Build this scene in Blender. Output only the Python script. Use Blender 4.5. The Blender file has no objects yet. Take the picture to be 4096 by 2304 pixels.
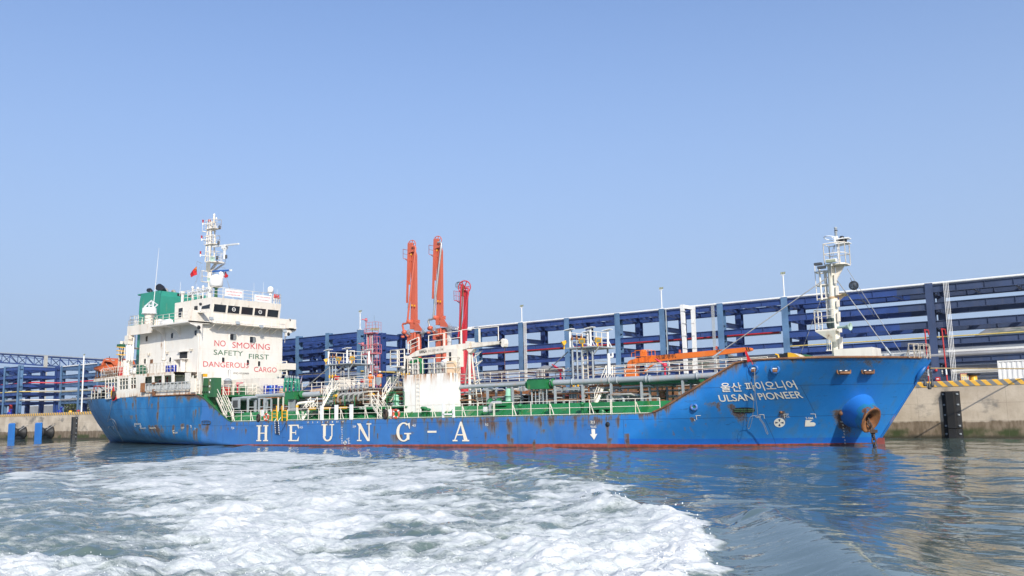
import bpy, bmesh, math, random
import numpy as np
from mathutils import Vector, Matrix, noise as mnoise
sc = bpy.context.scene
COL = sc.collection
R_ = math.radians

# ------------------------------------------------------------------ camera (solved from the photograph's vanishing points)
FPX = 3553.1                                   # focal length in pixels of the 4096 px wide photograph
CX, CY, CAMH = 2048.0, 1152.0, 2.44
def _n(v): return v / np.linalg.norm(v)
_rx = -_n(np.array([-2790 - CX, -(1758 - CY), -FPX]))
_rz = _n(np.array([1535 - CX, -(-23776 - CY), -FPX])); _rz = _n(_rz - _rx * _rx.dot(_rz))
ROT = np.array([_rx, np.cross(_rz, _rx), _rz])  # world = ROT @ camera axes
cam = bpy.data.objects.new("camera", bpy.data.cameras.new("camera"))
COL.objects.link(cam)
cam.data.sensor_width = 36.0
cam.data.lens = 36.0 * FPX / 4096.0
cam.data.clip_start, cam.data.clip_end = 0.5, 20000
_m = Matrix.Identity(4)
for i in range(3):
    for j in range(3): _m[i][j] = ROT[i][j]
_m[2][3] = CAMH
cam.matrix_world = _m
sc.camera = cam
# survey helpers: the point of a known plane (Y, X or Z) seen at a pixel of the photograph
def _ray(px, py): return ROT @ np.array([px - CX, CY - py, -FPX])
def V(px, py, Y): d = _ray(px, py); t = Y / d[1]; return Vector((d[0] * t, Y, CAMH + d[2] * t))
def VX(px, py, X): d = _ray(px, py); t = X / d[0]; return Vector((X, d[1] * t, CAMH + d[2] * t))
def VZ(px, py, Z): d = _ray(px, py); t = (Z - CAMH) / d[2]; return Vector((d[0] * t, d[1] * t, Z))
def PXM(P):                                     # pixels per metre at a point
    q = ROT.T @ (np.array(P) - np.array([0, 0, CAMH])); return FPX / -q[2]

# ------------------------------------------------------------------ sky, sun, exposure
SUN = Vector((0.655, -0.56, 0.505)).normalized()
el = math.asin(SUN.z)
w = bpy.data.worlds.new("World"); sc.world = w; w.use_nodes = True
nt = w.node_tree
sky = nt.nodes.new("ShaderNodeTexSky"); sky.sky_type = 'NISHITA'; sky.sun_disc = False
sky.sun_elevation = el; sky.sun_rotation = math.atan2(SUN.x, SUN.y)
sky.altitude = 0; sky.air_density = 1.0; sky.dust_density = 2.5; sky.ozone_density = 5.0
bg = nt.nodes["Background"]; tint = nt.nodes.new("ShaderNodeMix"); tint.data_type = 'RGBA'; tint.blend_type = 'MULTIPLY'
tint.inputs[0].default_value = 1; tint.inputs[7].default_value = (.94, 1.00, 1.13, 1)      # a slightly violet, hazy coastal sky
nt.links.new(sky.outputs[0], tint.inputs[6]); 
gc = nt.nodes.new("ShaderNodeTexCoord"); gs = nt.nodes.new("ShaderNodeSeparateXYZ"); nt.links.new(gc.outputs["Generated"], gs.inputs[0])
gr = nt.nodes.new("ShaderNodeMapRange"); gr.interpolation_type = 'SMOOTHSTEP'; nt.links.new(gs.outputs[2], gr.inputs[0])
for i_, x_ in enumerate((-0.05, 0.62, .94, .10)): gr.inputs[1+i_].default_value = x_
hz = nt.nodes.new("ShaderNodeMix"); hz.data_type = 'RGBA'; hz.inputs[7].default_value = (2.40, 3.12, 4.35, 1)   # pale sea haze towards the horizon
nt.links.new(gr.outputs[0], hz.inputs[0]); nt.links.new(tint.outputs[2], hz.inputs[6]); nt.links.new(hz.outputs[2], bg.inputs[0]); bg.inputs[1].default_value = 0.146
sl = bpy.data.lights.new("sun", 'SUN'); sl.energy = 3.8; sl.angle = R_(0.53); sl.color = (1.0, 0.93, 0.80)
so = bpy.data.objects.new("sun", sl); COL.objects.link(so)
so.rotation_euler = (-SUN).to_track_quat('-Z', 'Y').to_euler()
sc.view_settings.view_transform = 'Standard'; sc.view_settings.look = 'None'
sc.view_settings.exposure = 0.33; sc.view_settings.gamma = 1.0

# ------------------------------------------------------------------ mesh builder
class MB:
    def __init__(s): s.v = []; s.f = []; s.sm = []; s.mi = []; s.m = 0
    def add(s, vs, fs, smooth=False):
        o = len(s.v); s.v += [tuple(p) for p in vs]
        for f in fs: s.f.append([o + i for i in f]); s.sm.append(smooth); s.mi.append(s.m)
        return s
    def box(s, x0, x1, y0, y1, z0, z1):
        return s.add([(x0,y0,z0),(x1,y0,z0),(x1,y1,z0),(x0,y1,z0),(x0,y0,z1),(x1,y0,z1),(x1,y1,z1),(x0,y1,z1)],
                     [(0,3,2,1),(4,5,6,7),(0,1,5,4),(1,2,6,5),(2,3,7,6),(3,0,4,7)])
    def bx(s, c, sx, sy, sz):
        return s.box(c[0]-sx/2, c[0]+sx/2, c[1]-sy/2, c[1]+sy/2, c[2]-sz/2, c[2]+sz/2)
    def bar(s, p, q, a, b=None, up=(0,0,1)):
        b = a if b is None else b
        p, q = Vector(p), Vector(q); d = (q - p).normalized(); up = Vector(up)
        if abs(d.dot(up)) > .98: up = Vector((1,0,0))
        x = d.cross(up).normalized() * (a/2); y = x.cross(d).normalized() * (b/2)
        vs = [p-x-y, p+x-y, p+x+y, p-x+y, q-x-y, q+x-y, q+x+y, q-x+y]
        return s.add(vs, [(0,1,2,3),(7,6,5,4),(0,4,5,1),(1,5,6,2),(2,6,7,3),(3,7,4,0)])
    def tube(s, pts, r, n=8, caps=True, r2=None):
        pts = [Vector(p) for p in pts]; N = len(pts)
        rs = r if isinstance(r, (list, tuple)) else ([r + (r2 - r) * i / (N - 1) for i in range(N)] if r2 is not None else [r] * N)
        vs = []; fr = None
        for i, p in enumerate(pts):
            d = ((pts[i+1] if i < N-1 else p) - (pts[i-1] if i else p)).normalized()
            if fr is None:
                fr = d.orthogonal().normalized()
            fr = (fr - d * fr.dot(d)); fr = fr.normalized() if fr.length > 1e-6 else d.orthogonal().normalized()
            g = d.cross(fr)
            for k in range(n):
                a = 2*math.pi*k/n; vs.append(p + (fr*math.cos(a) + g*math.sin(a)) * rs[i])
        fs = [(i*n+k, i*n+(k+1)%n, (i+1)*n+(k+1)%n, (i+1)*n+k) for i in range(N-1) for k in range(n)]
        s.add(vs, fs, True)
        if caps:
            s.add(vs[:n], [tuple(reversed(range(n)))]); s.add(vs[-n:], [tuple(range(n))])
        return s
    def lathe(s, c, prof, n=16, axis=(0,0,1)):
        c = Vector(c); ax = Vector(axis).normalized(); a = ax.orthogonal().normalized(); b = ax.cross(a); vs = []
        for r, h in prof:
            for k in range(n):
                t = 2*math.pi*k/n; vs.append(c + ax*h + (a*math.cos(t) + b*math.sin(t))*max(r, 1e-4))
        N = len(prof)
        s.add(vs, [(i*n+k, i*n+(k+1)%n, (i+1)*n+(k+1)%n, (i+1)*n+k) for i in range(N-1) for k in range(n)], True)
        s.add(vs[:n], [tuple(reversed(range(n)))]); s.add(vs[-n:], [tuple(range(n))]); return s
    def sphere(s, c, r, n=12, sz=1.0):
        return s.lathe(c, [(r*math.sin(math.pi*i/n), -r*sz*math.cos(math.pi*i/n)) for i in range(n+1)], 2*n)
    def prism(s, poly, d):                      # polygon of 3-D points pushed along the vector d
        poly = [Vector(p) for p in poly]; d = Vector(d); n = len(poly)
        return s.add(poly + [p + d for p in poly], [tuple(range(n)), tuple(reversed(range(n, 2*n)))] + [(i, n+i, n+(i+1)%n, (i+1)%n) for i in range(n)])
    def ring(s, c, R, r, axis=(0,1,0), n=24, m=8, sx=1.0):
        c = Vector(c); ax = Vector(axis).normalized(); a = ax.orthogonal().normalized()
        if abs(ax.z) < .9: a = ax.cross(Vector((0,0,1))).normalized()
        b = ax.cross(a); vs = []
        for i in range(n):
            t = 2*math.pi*i/n; rd = a*math.cos(t)*sx + b*math.sin(t); p = c + rd*R; ru = rd.normalized()
            for k in range(m):
                u = 2*math.pi*k/m; vs.append(p + ru*(r*math.cos(u)) + ax*(r*math.sin(u)))
        return s.add(vs, [(i*m+k, ((i+1)%n)*m+k, ((i+1)%n)*m+(k+1)%m, i*m+(k+1)%m) for i in range(n) for k in range(m)], True)
    def ladder(s, p, q, side, wd, r=.025, step=.3):  # two stringers and rungs between p and q
        p, q, side = Vector(p), Vector(q), Vector(side).normalized()*wd/2
        s.tube([p-side, q-side], r, 6); s.tube([p+side, q+side], r, 6)
        n = max(2, int((q-p).length/step))
        for i in range(1, n): c = p.lerp(q, i/n); s.tube([c-side, c+side], r*.8, 5)
        return s
    def rail(s, pts, h=1.0, rows=3, gap=1.5, r=.028):  # posts and rails along a path
        pts = [Vector(p) for p in pts]; up = Vector((0,0,h))
        for k in range(1, rows+1): s.tube([p + up*(k/rows) for p in pts], r if k == rows else r*.8, 6)
        for a, b in zip(pts, pts[1:]):
            n = max(1, round((b-a).length/gap))
            for i in range(n+1): c = a.lerp(b, i/n); s.tube([c, c+up], r*1.1, 6)
        return s
    def build(s, name, mat, parent=None, **props):
        v = np.array(s.v, dtype=float)
        if parent is not None: org = wloc(parent)
        else:
            lo, hi = v.min(0), v.max(0); org = Vector(((lo[0]+hi[0])/2, (lo[1]+hi[1])/2, lo[2]))
        me = bpy.data.meshes.new(name)
        me.from_pydata((v - np.array(org)).tolist(), [], s.f)
        me.polygons.foreach_set("use_smooth", s.sm)
        mats = mat if isinstance(mat, (list, tuple)) else [mat]
        for m in mats: me.materials.append(m)
        if len(mats) > 1: me.polygons.foreach_set("material_index", s.mi)
        me.validate(); me.update()
        o = bpy.data.objects.new(name, me); COL.objects.link(o)
        if parent is not None: o.parent = parent
        else: o.location = org
        for k, val in props.items(): o[k] = val
        return o
def wloc(o):
    p = Vector((0,0,0))
    while o is not None: p = p + o.location; o = o.parent
    return p
def thing(name, label, cat, loc, group=None):
    o = bpy.data.objects.new(name, None); COL.objects.link(o); o.empty_display_size = .5
    o.location = loc; o["label"] = label; o["category"] = cat
    if group: o["group"] = group
    return o
def copy_tree(o, loc, label=None):
    c = o.copy(); COL.objects.link(c); c.location = loc
    if label: c["label"] = label
    for ch in list(o.children):
        d = ch.copy(); COL.objects.link(d); d.parent = c
        for g in list(ch.children):
            e = g.copy(); COL.objects.link(e); e.parent = d
    return c
def text2d(s, bold=0.0):                         # glyph outlines as a flat mesh in a unit box
    cu = bpy.data.curves.new("lettering", 'FONT'); cu.body = s; cu.offset = bold; cu.resolution_u = 4
    ob = bpy.data.objects.new("lettering", cu); COL.objects.link(ob)
    bpy.context.view_layer.update()
    me = bpy.data.meshes.new_from_object(ob.evaluated_get(bpy.context.evaluated_depsgraph_get()))
    vs = np.array([p.co[:] for p in me.vertices]); fs = [list(p.vertices) for p in me.polygons]
    bpy.data.objects.remove(ob); bpy.data.curves.remove(cu); bpy.data.meshes.remove(me)
    lo, hi = vs.min(0), vs.max(0)
    return (vs[:, :2] - lo[:2]) / np.maximum(hi - lo, 1e-6)[:2], fs
def text_mb(s, bl, br, h, up=(0,0,1), off=(0,-.02,0), fn=None, bold=0.0, mb=None):
    uv, fs = text2d(s, bold); bl, br, up, off = Vector(bl), Vector(br), Vector(up), Vector(off)
    mb = mb or MB(); vs = []
    for u, v in uv:
        p = bl + (br-bl)*float(u) + up*(h*float(v))
        vs.append(fn(p) if fn else p + off)
    # face the letters along `off`
    if fs:
        f = fs[0]; nrm = (Vector(vs[f[1]])-Vector(vs[f[0]])).cross(Vector(vs[f[2]])-Vector(vs[f[0]]))
        if nrm.dot(off) < 0: fs = [list(reversed(f)) for f in fs]
    return mb.add(vs, fs)

# ------------------------------------------------------------------ materials
MATS = {}
def newmat(name):
    m = bpy.data.materials.new(name); m.use_nodes = True; t = m.node_tree
    return m, t, t.nodes, t.links, t.nodes["Principled BSDF"]
def tex(t, scale, detail=4, vec=None, sc3=None, rough=.55):
    n = t.nodes.new("ShaderNodeTexNoise"); n.inputs["Scale"].default_value = scale; n.inputs["Detail"].default_value = detail
    n.inputs["Roughness"].default_value = rough
    if vec is not None:
        if sc3:
            mp = t.nodes.new("ShaderNodeMapping"); mp.inputs["Scale"].default_value = sc3; t.links.new(vec, mp.inputs[0]); vec = mp.outputs[0]
        t.links.new(vec, n.inputs["Vector"])
    return n.outputs["Fac"]
def ramp(t, fac, a, b, va=0., vb=1.):
    n = t.nodes.new("ShaderNodeMapRange"); n.interpolation_type = 'SMOOTHSTEP'
    t.links.new(fac, n.inputs[0])
    for i, x in enumerate((a, b, va, vb)): n.inputs[1+i].default_value = x
    return n.outputs[0]
def mixc(t, fac, a, b):
    n = t.nodes.new("ShaderNodeMix"); n.data_type = 'RGBA'
    for s_, x in ((0, fac), (6, a), (7, b)):
        if isinstance(x, (int, float)): n.inputs[s_].default_value = x
        elif isinstance(x, (tuple, list)): n.inputs[s_].default_value = (*x, 1)
        else: t.links.new(x, n.inputs[s_])
    return n.outputs[2]
def mth(t, op, a, b=0.0):
    n = t.nodes.new("ShaderNodeMath"); n.operation = op
    for i, x in enumerate((a, b)):
        if isinstance(x, (int, float)): n.inputs[i].default_value = x
        else: t.links.new(x, n.inputs[i])
    return n.outputs[0]
def bump(t, bs, h, st, dist=.02):
    n = t.nodes.new("ShaderNodeBump"); n.inputs["Strength"].default_value = st; n.inputs["Distance"].default_value = dist
    t.links.new(h, n.inputs["Height"]); t.links.new(n.outputs[0], bs.inputs["Normal"])
RUST = (.20, .075, .025)
def paint(name, col, rough=.45, rust=0.0, var=.12, metal=0.0, scale=1.0, dirt=.0, rz=None):
    """weathered paint: uneven tone, rust blooms that run downwards, faint dents"""
    if name in MATS: return MATS[name]
    m, t, N, L, b = newmat(name)
    co = N.new("ShaderNodeTexCoord").outputs["Object"]
    big = tex(t, .45*scale, 3, co); fine = tex(t, 5*scale, 4, co)
    c = mixc(t, ramp(t, big, .3, .7, 0, 1), tuple(x*(1-var) for x in col), tuple(min(1, x*(1+var*.6)) for x in col))
    c = mixc(t, ramp(t, fine, .45, .75, 0, var), c, tuple(x*.6 for x in col))
    if dirt:
        st = tex(t, 2.2*scale, 3, co, (1, 1, .12))
        c = mixc(t, ramp(t, st, .5, .75, 0, dirt), c, (.32, .24, .15))
    if rz:                                       # streaks that start at an edge (height za..zb) and thin out
        sz_ = N.new("ShaderNodeSeparateXYZ"); L.new(co, sz_.inputs[0])
        k = mth(t, 'MULTIPLY', ramp(t, sz_.outputs[2], rz[0], rz[1]), ramp(t, tex(t, 2.6, 5, co, (1, 1, .10), .7), .42, .62))
        c = mixc(t, mth(t, 'MULTIPLY', k, rz[2]), c, (.50, .24, .07)); c = mixc(t, mth(t, 'MULTIPLY', mth(t, 'POWER', k, 3.0), rz[2]), c, (.26, .10, .03))
    if rust:
        r1 = tex(t, 1.1*scale, 6, co, (1, 1, .28), .65); r2 = tex(t, 6*scale, 4, co)
        r = ramp(t, mth(t, 'ADD', mth(t, 'MULTIPLY', r1, .8), mth(t, 'MULTIPLY', r2, .2)), .66-.2*rust, .76-.2*rust)
        halo = ramp(t, r1, .58-.2*rust, .78-.2*rust, 0, .35)
        c = mixc(t, halo, c, (.55, .30, .12)); c = mixc(t, mth(t, 'MULTIPLY', r, .9), c, RUST)
    L.new(c, b.inputs["Base Color"]); b.inputs["Roughness"].default_value = rough; b.inputs["Metallic"].default_value = metal
    bump(t, b, fine, .12, .01)
    MATS[name] = m; return m
WHITE = paint("white_paint", (.74, .71, .655), .4, .12, .05, dirt=.12)
WHITER = paint("white_paint_rusty", (.76, .70, .61), .5, .32, .08, dirt=.35)
RAILW = paint("rail_white", (.80, .74, .64), .5, .25, .06)
CREAM = paint("cream_paint", (.74, .69, .61), .5, .2, .06, dirt=.2)
GREYP = paint("grey_paint", (.33, .36, .38), .45, .06, .1)
GREYR = paint("grey_paint_rusty", (.30, .30, .29), .5, .36, .12)
DGREY = paint("dark_grey", (.06, .065, .07), .55, .0)
RUSTP = paint("bright_rust", (.27, .105, .04), .8, .3, .35)
BROWN = paint("rusty_pipe", (.19, .085, .04), .7, .45, .3)
GREEN = paint("deck_green", (.018, .17, .055), .4, .10, .15)
GREEND = paint("dark_green", (.03, .12, .05), .5, .15)
MINT = paint("mint_green", (.30, .58, .42), .45)
TEAL = paint("funnel_green", (.03, .255, .18), .45, .02, .08)
BLUEC = paint("column_blue", (.095, .185, .32), .5, .0, .25, dirt=.1)
BLUEB = paint("beam_blue", (.027, .062, .215), .45, .0, .2, dirt=.06)
NAVY = paint("navy_beam", (.040, .062, .13), .5, .0, .2, dirt=.06)
ORANGE = paint("orange_arm", (.54, .115, .062), .5, .0, .08)
ORANGEC = paint("orange_crane", (.75, .17, .02), .4, .05, .08)
REDP = paint("red_arm", (.50, .028, .040), .45, .03, .15)
RED = paint("signal_red", (.46, .03, .028), .45, .05, .12)
PINK = paint("pink_tower", (.52, .16, .19), .5, .05, .1)
YELLOW = paint("yellow_paint", (.80, .42, .02), .4, .04, .08)
YELPIPE = paint("yellow_pipe", (.58, .44, .13), .5, .05)
BLACK = paint("black_rubber", (.012, .012, .013), .6, .0, .3)
BLACKP = paint("black_paint", (.015, .015, .017), .35)
SILVER = paint("silver_cladding", (.42, .41, .40), .5, .0, .15, metal=.6)
DUCT = paint("white_duct", (.72, .72, .70), .45, .0, .06)
DRUM = paint("drum_blue", (.012, .03, .30), .3, .0, .1)
DRUML = paint("drum_bright_blue", (.02, .14, .55), .3, .0, .1)
GAS = paint("gas_green", (.015, .20, .13), .35, .04, .15)
LBO = paint("lifeboat_orange", (.62, .13, .04), .45, .05, .12)
FLAGR = paint("flag_red", (.58, .01, .015), .7)
TYRE = paint("tyre", (.03, .022, .02), .8, .25, .3)
ROPE = paint("rope", (.34, .26, .14), .9, .0, .25, scale=6)
ROPEG = paint("wire_grey", (.30, .30, .30), .6, .0, .2)
SACK = paint("sack", (.66, .42, .28), .8, .0, .15)
LETW = paint("letter_white", (.82, .74, .60), .55, .30, .05)
LETWC = paint("letter_clean", (.82, .78, .70), .55, .06, .05)
LETR = paint("letter_red", (.58, .055, .07), .5, .0, .08)
LETG = paint("letter_green", (.035, .14, .07), .5, .0, .08)
LETK = paint("letter_black", (.02, .02, .022), .5)
SIGNW = paint("sign_white", (.80, .80, .78), .45)
COVER = paint("coverall_orange", (.82, .20, .02), .75, .0, .1)
SKIN = paint("skin", (.36, .20, .13), .6)
CHAIN = paint("chain_rust", (.07, .045, .035), .7, .3)
BLUEF = paint("fender_blue", (.02, .16, .50), .45, .0, .1)
def glass(name, col, rough=.08):
    m, t, N, L, b = newmat(name)
    c = mixc(t, tex(t, .8, 2, N.new("ShaderNodeTexCoord").outputs["Object"]), col, tuple(x*1.8 for x in col))
    L.new(c, b.inputs["Base Color"]); b.inputs["Roughness"].default_value = rough; b.inputs["IOR"].default_value = 1.5
    return m
GLASS = glass("dark_window", (.012, .016, .02)); LENS = glass("lamp_glass", (.22, .24, .16), .2); NAVRED = glass("lamp_red", (.30, .01, .01), .15)
# ================================================================== WATER
def vnoise(x, y, seed):                          # smooth value noise, vectorised
    xi = np.floor(x).astype(np.int64); yi = np.floor(y).astype(np.int64); fx = x - xi; fy = y - yi
    fx = fx*fx*fx*(fx*(fx*6-15)+10); fy = fy*fy*fy*(fy*(fy*6-15)+10)
    def h(a, b):
        n = (a*374761393 + b*668265263 + seed*1442695041) & 0xffffffff
        n = ((n ^ (n >> 13))*1274126177) & 0xffffffff
        return ((n ^ (n >> 16)) & 0xffff) / 65535.0
    return (h(xi,yi)*(1-fx) + h(xi+1,yi)*fx)*(1-fy) + (h(xi,yi+1)*(1-fx) + h(xi+1,yi+1)*fx)*fy
def fbm(x, y, seed, oct=4, gain=.5):
    s = 0; a = 1; t = 0
    for i in range(oct): s = s + a*vnoise(x*2.03**i, y*2.03**i, seed+i*17); t += a; a *= gain
    return s/t
def seg_dist(X, Y, pts):                         # distance to a polyline and signed side
    best = np.full(X.shape, 1e9); tt = np.zeros(X.shape); side = np.zeros(X.shape); acc = 0.0
    L = [math.dist(a, b) for a, b in zip(pts, pts[1:])]; tot = sum(L)
    for (a, b), l in zip(zip(pts, pts[1:]), L):
        dx, dy = b[0]-a[0], b[1]-a[1]; t = np.clip(((X-a[0])*dx+(Y-a[1])*dy)/(l*l), 0, 1)
        d = np.hypot(X-a[0]-t*dx, Y-a[1]-t*dy); k = d < best
        best = np.where(k, d, best); tt = np.where(k, (acc+t*l)/tot, tt); side = np.where(k, np.sign(dx*(Y-a[1])-dy*(X-a[0])), side); acc += l
    return best, tt, side
def inside(X, Y, poly):
    r = np.zeros(X.shape, bool); n = len(poly)
    for i in range(n):
        (x1, y1), (x2, y2) = poly[i], poly[(i+1) % n]
        if y1 == y2: continue
        r ^= ((y1 > Y) != (y2 > Y)) & (X < (x2-x1)*(Y-y1)/(y2-y1)+x1)
    return r
def sst(a, b, x): t = np.clip((x-a)/(b-a), 0, 1); return t*t*(3-2*t)
Fv = np.array([-.5947, .8040]); Rv = np.array([.8040, .5947])     # along the boat's track (ahead to the quay) and across it
vs_ = [-400, -120, -30, 2, 9]
v = 11.5
while v < 84: vs_.append(v); v += max(.05, v*v/2167*.5)
while v < 700: vs_.append(v); v *= 1.09
us_ = [0.0]; u = 0
while u < 60: us_.append(u := u + (.062 if u < 11 else .062+.007*(u-11)))
while u < 900: us_.append(u := u*1.12)
us_ = np.array([-a for a in us_[:0:-1]] + us_); vs_ = np.array(vs_)
U, VV = np.meshgrid(us_, vs_); X = U*Rv[0] + VV*Fv[0]; Y = U*Rv[1] + VV*Fv[1]
P2 = lambda l: [tuple(VZ(a, b, 0)[:2]) for a, b in l]
wake = P2([(0,1905),(420,1866),(760,1834),(900,1815),(1050,1807),(1250,1812),(1500,1830),(1800,1858),(2080,1878),(2190,1905),(2330,1925),(2425,1948),(2440,2000),(2560,2040),(2700,2062),(2800,2085),(2845,2112),(2835,2180),(2822,2304),(2810,2700),(1500,3600),(-900,2700),(-700,2100)])
d, _, _ = seg_dist(X, Y, wake + wake[:1]); ins = inside(X, Y, wake)
sd = np.where(ins, d, -d)
# how thick the churned foam lies, from survey points on the water
keys = [(60,1960,.48),(60,2100,.42),(250,2030,.30),(480,2130,.12),(300,2180,.30),(520,2230,.15),(380,2085,.16),(330,1985,.30),(60,2270,.95),(250,2280,.85),(480,2295,.55),(640,2000,.55),(700,1900,.55),(900,1850,.66),(1100,1830,.8),(800,2090,.62),
 (1000,1950,.92),(1000,2100,1.0),(950,2180,.95),(1150,1900,.9),(1150,2100,1.),(850,1960,.8),(900,2040,.85),(900,2250,.85),(1150,2250,.9),(1250,2000,.9),(1300,2150,.9),(1450,1900,.62),(1350,1860,.55),(1450,2080,.7),(1500,2150,.16),(1600,2125,.14),(1680,2160,.30),(1480,2210,.3),(1500,2260,.9),(1800,1920,.55),(1900,1960,.48),(2050,1900,.55),(2150,1940,.42),(2200,1990,.42),(2330,1960,.6),
 (2050,2020,.58),(2450,2050,.6),(1750,2060,.66),(2000,2120,.85),(1900,2250,.95),(2350,2090,.75),(2200,2170,.88),(2300,2270,1.),(2600,2120,.98),(2750,2200,1.05),(2650,2290,1.05),(2750,2110,.95)]
lat = lambda x, y: (1.6*(x*Rv[0]+y*Rv[1])/np.maximum(x*Fv[0]+y*Fv[1], 5), 1.9*np.log(np.maximum(x*Fv[0]+y*Fv[1], 5)))
A, B = lat(X, Y); num = 0; den = 1e-9
for px, py, val in keys:
    q = VZ(px, py, 0); a, b = lat(np.float64(q.x), np.float64(q.y)); wgt = 1/((A-a)**2 + (B-b)**2 + .004)**1.6; num = num + wgt*val; den = den + wgt
dens = num/den
wob = (fbm(X*.9, Y*.9, 5, 4)-.5)*2.4 + (fbm(X*3.5, Y*3.5, 9, 3)-.5)*.6
edge = sst(-.40, .30, sd + wob*np.clip(VV/22-.25, .08, 1.6))
near = np.clip(1.25-VV/50, .25, 1)
foam = dens*edge
# surface: ripples, the wake's turbulence, the breaking right edge and the boat's smooth side wave
rng = random.Random(4); H = 0
for i in range(14):
    th = rng.uniform(-.7, .7)+.6; lam = rng.uniform(1.2, 6.5); k = 2*math.pi/lam; H = H + .0055*lam**.8*np.sin(k*(X*math.cos(th)+Y*math.sin(th)) + rng.uniform(0, 6) + 1.5*fbm(X*.12, Y*.12, i+40, 2))
H = H*(.55 + .6*fbm(X*.06, Y*.06, 71, 2)) + (fbm(X*.9, Y*1.5, 3, 4)-.5)*.045
bil = np.abs(fbm(X*.75, Y*.75, 21, 5, .56)-.5)*2; bil2 = np.abs(fbm(X*2.3+7, Y*2.3, 33, 4, .6)-.5)*2
turb = edge*near*((bil-.18)*(.16+.36*dens) + (bil2-.2)*.10*dens) + edge*(fbm(X*.32, Y*.32, 8, 3)-.5)*.26*near
H = H + turb
right = P2([(2425,1948),(2440,2000),(2560,2040),(2700,2062),(2800,2085),(2845,2112),(2835,2180),(2822,2304),(2810,2700)])
dr, tr, sr = seg_dist(X, Y, right)
jag = (fbm(X*2.6, Y*2.6, 51, 4, .65)-.35)
H = H + np.exp(-((sd-.45)/.55)**2)*np.exp(-(dr/1.6)**2)*(.16+.40*np.clip(jag, 0, 1))*sst(0, .25, tr)
foam = foam + np.exp(-(dr/.9)**2)*.35*edge
sw = P2([(2860,2098),(3010,2096),(3120,2112),(3230,2180),(3340,2255),(3500,2370),(3700,2520)])
dw, tw, ss = seg_dist(X, Y, sw)
H = H*(1-.75*np.exp(-(dw/2.2)**2)) + np.where(ss > 0, np.exp(-(dw/1.7)**2), np.exp(-(dw/.85)**2))*.40*sst(0, .12, tw)
s2 = P2([(1990,1874),(2090,1868),(2240,1885),(2420,1936)]); d2, t2, _ = seg_dist(X, Y, s2); H = H + .22*np.exp(-(d2/1.6)**2)*np.sin(np.pi*np.clip(t2, .05, .95))
lace = P2([(2880,2120),(3000,2150),(3060,2200),(3200,2290)]); dl, _, _ = seg_dist(X, Y, lace)
foam = foam + np.where(ss > 0, .36*np.exp(-(dl/.8)**2), 0)*(VV < 22)
lace_ = 1-np.abs(fbm(X*.85+wob*.15, Y*.85, 65, 4, .55)-.5)*5.5
detail = (fbm((X*Rv[0]+Y*Rv[1])*.75, (X*Fv[0]+Y*Fv[1])*1.9, 61, 5, .62)-.5)*.85 + (bil-.25)*.4 + (fbm(X*.28, Y*.28, 67, 3)-.5)*.5 + np.clip(lace_, -.6, 1)*.14
foamv = np.clip(np.where(foam > .02, foam*.92 + detail*1.7*np.clip(foam*2.2, 0, 1)*np.clip(1.45-foam, .45, 1), 0), 0, 1.3)
nr, nc = X.shape; me = bpy.data.meshes.new("water")
co = np.stack([X, Y, H], -1).reshape(-1, 3)
me.vertices.add(nr*nc); me.vertices.foreach_set("co", co.ravel())
ii = (np.arange(nr-1)[:, None]*nc + np.arange(nc-1)[None]).ravel()
fc = np.stack([ii, ii+1, ii+nc+1, ii+nc], -1)
me.loops.add(fc.size); me.loops.foreach_set("vertex_index", fc.ravel().astype(np.int32))
me.polygons.add(len(fc)); me.polygons.foreach_set("loop_start", (np.arange(len(fc))*4).astype(np.int32)); me.polygons.foreach_set("loop_total", np.full(len(fc), 4, np.int32))
me.polygons.foreach_set("use_smooth", np.ones(len(fc), bool)); me.update()
at = me.attributes.new("foam", 'FLOAT', 'POINT'); at.data.foreach_set("value", foamv.ravel().astype(np.float32))
at = me.attributes.new("churn", 'FLOAT', 'POINT'); at.data.foreach_set("value", np.clip(edge*dens*1.1 + np.where(ss > 0, .9, .3)*np.exp(-(dw/1.6)**2), 0, 1).ravel().astype(np.float32))
water = bpy.data.objects.new("water", me); COL.objects.link(water); water["kind"] = "structure"; water["label"] = "grey green harbour water with a churned white boat wake"
m, t, N, L, b = newmat("sea_water")
co_ = N.new("ShaderNodeTexCoord").outputs["Object"]
fa = N.new("ShaderNodeAttribute"); fa.attribute_name = "foam"; ca = N.new("ShaderNodeAttribute"); ca.attribute_name = "churn"
n1 = tex(t, 4.5, 5, co_, (.8, 1.2, 1), .68); n2 = tex(t, 19, 4, co_, None, .65)
fx = mth(t, 'ADD', fa.outputs["Fac"], mth(t, 'ADD', mth(t, 'MULTIPLY', mth(t, 'SUBTRACT', n1, .5), .75), mth(t, 'MULTIPLY', mth(t, 'SUBTRACT', n2, .5), .35)))
ff = ramp(t, fx, .24, .70)
base = mixc(t, ca.outputs["Fac"], (.095, .135, .118), (.15, .20, .18))
col = mixc(t, ff, base, mixc(t, ramp(t, mth(t, 'ADD', fx, mth(t, 'MULTIPLY', mth(t, 'SUBTRACT', n1, .5), 1.2)), .55, 1.25), (.52, .56, .55), (.71, .72, .70)))
L.new(col, b.inputs["Base Color"])
L.new(ramp(t, ff, 0, 1, .025, .9), b.inputs["Roughness"]); b.inputs["IOR"].default_value = 1.33
L.new(ramp(t, ff, 0, 1, .5, .15), b.inputs["Specular IOR Level"])
r1 = tex(t, .9, 2.5, co_, (1, 1.35, 1), .45); r2 = tex(t, 4.0, 2, co_, (1, 1.3, 1), .5)
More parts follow.
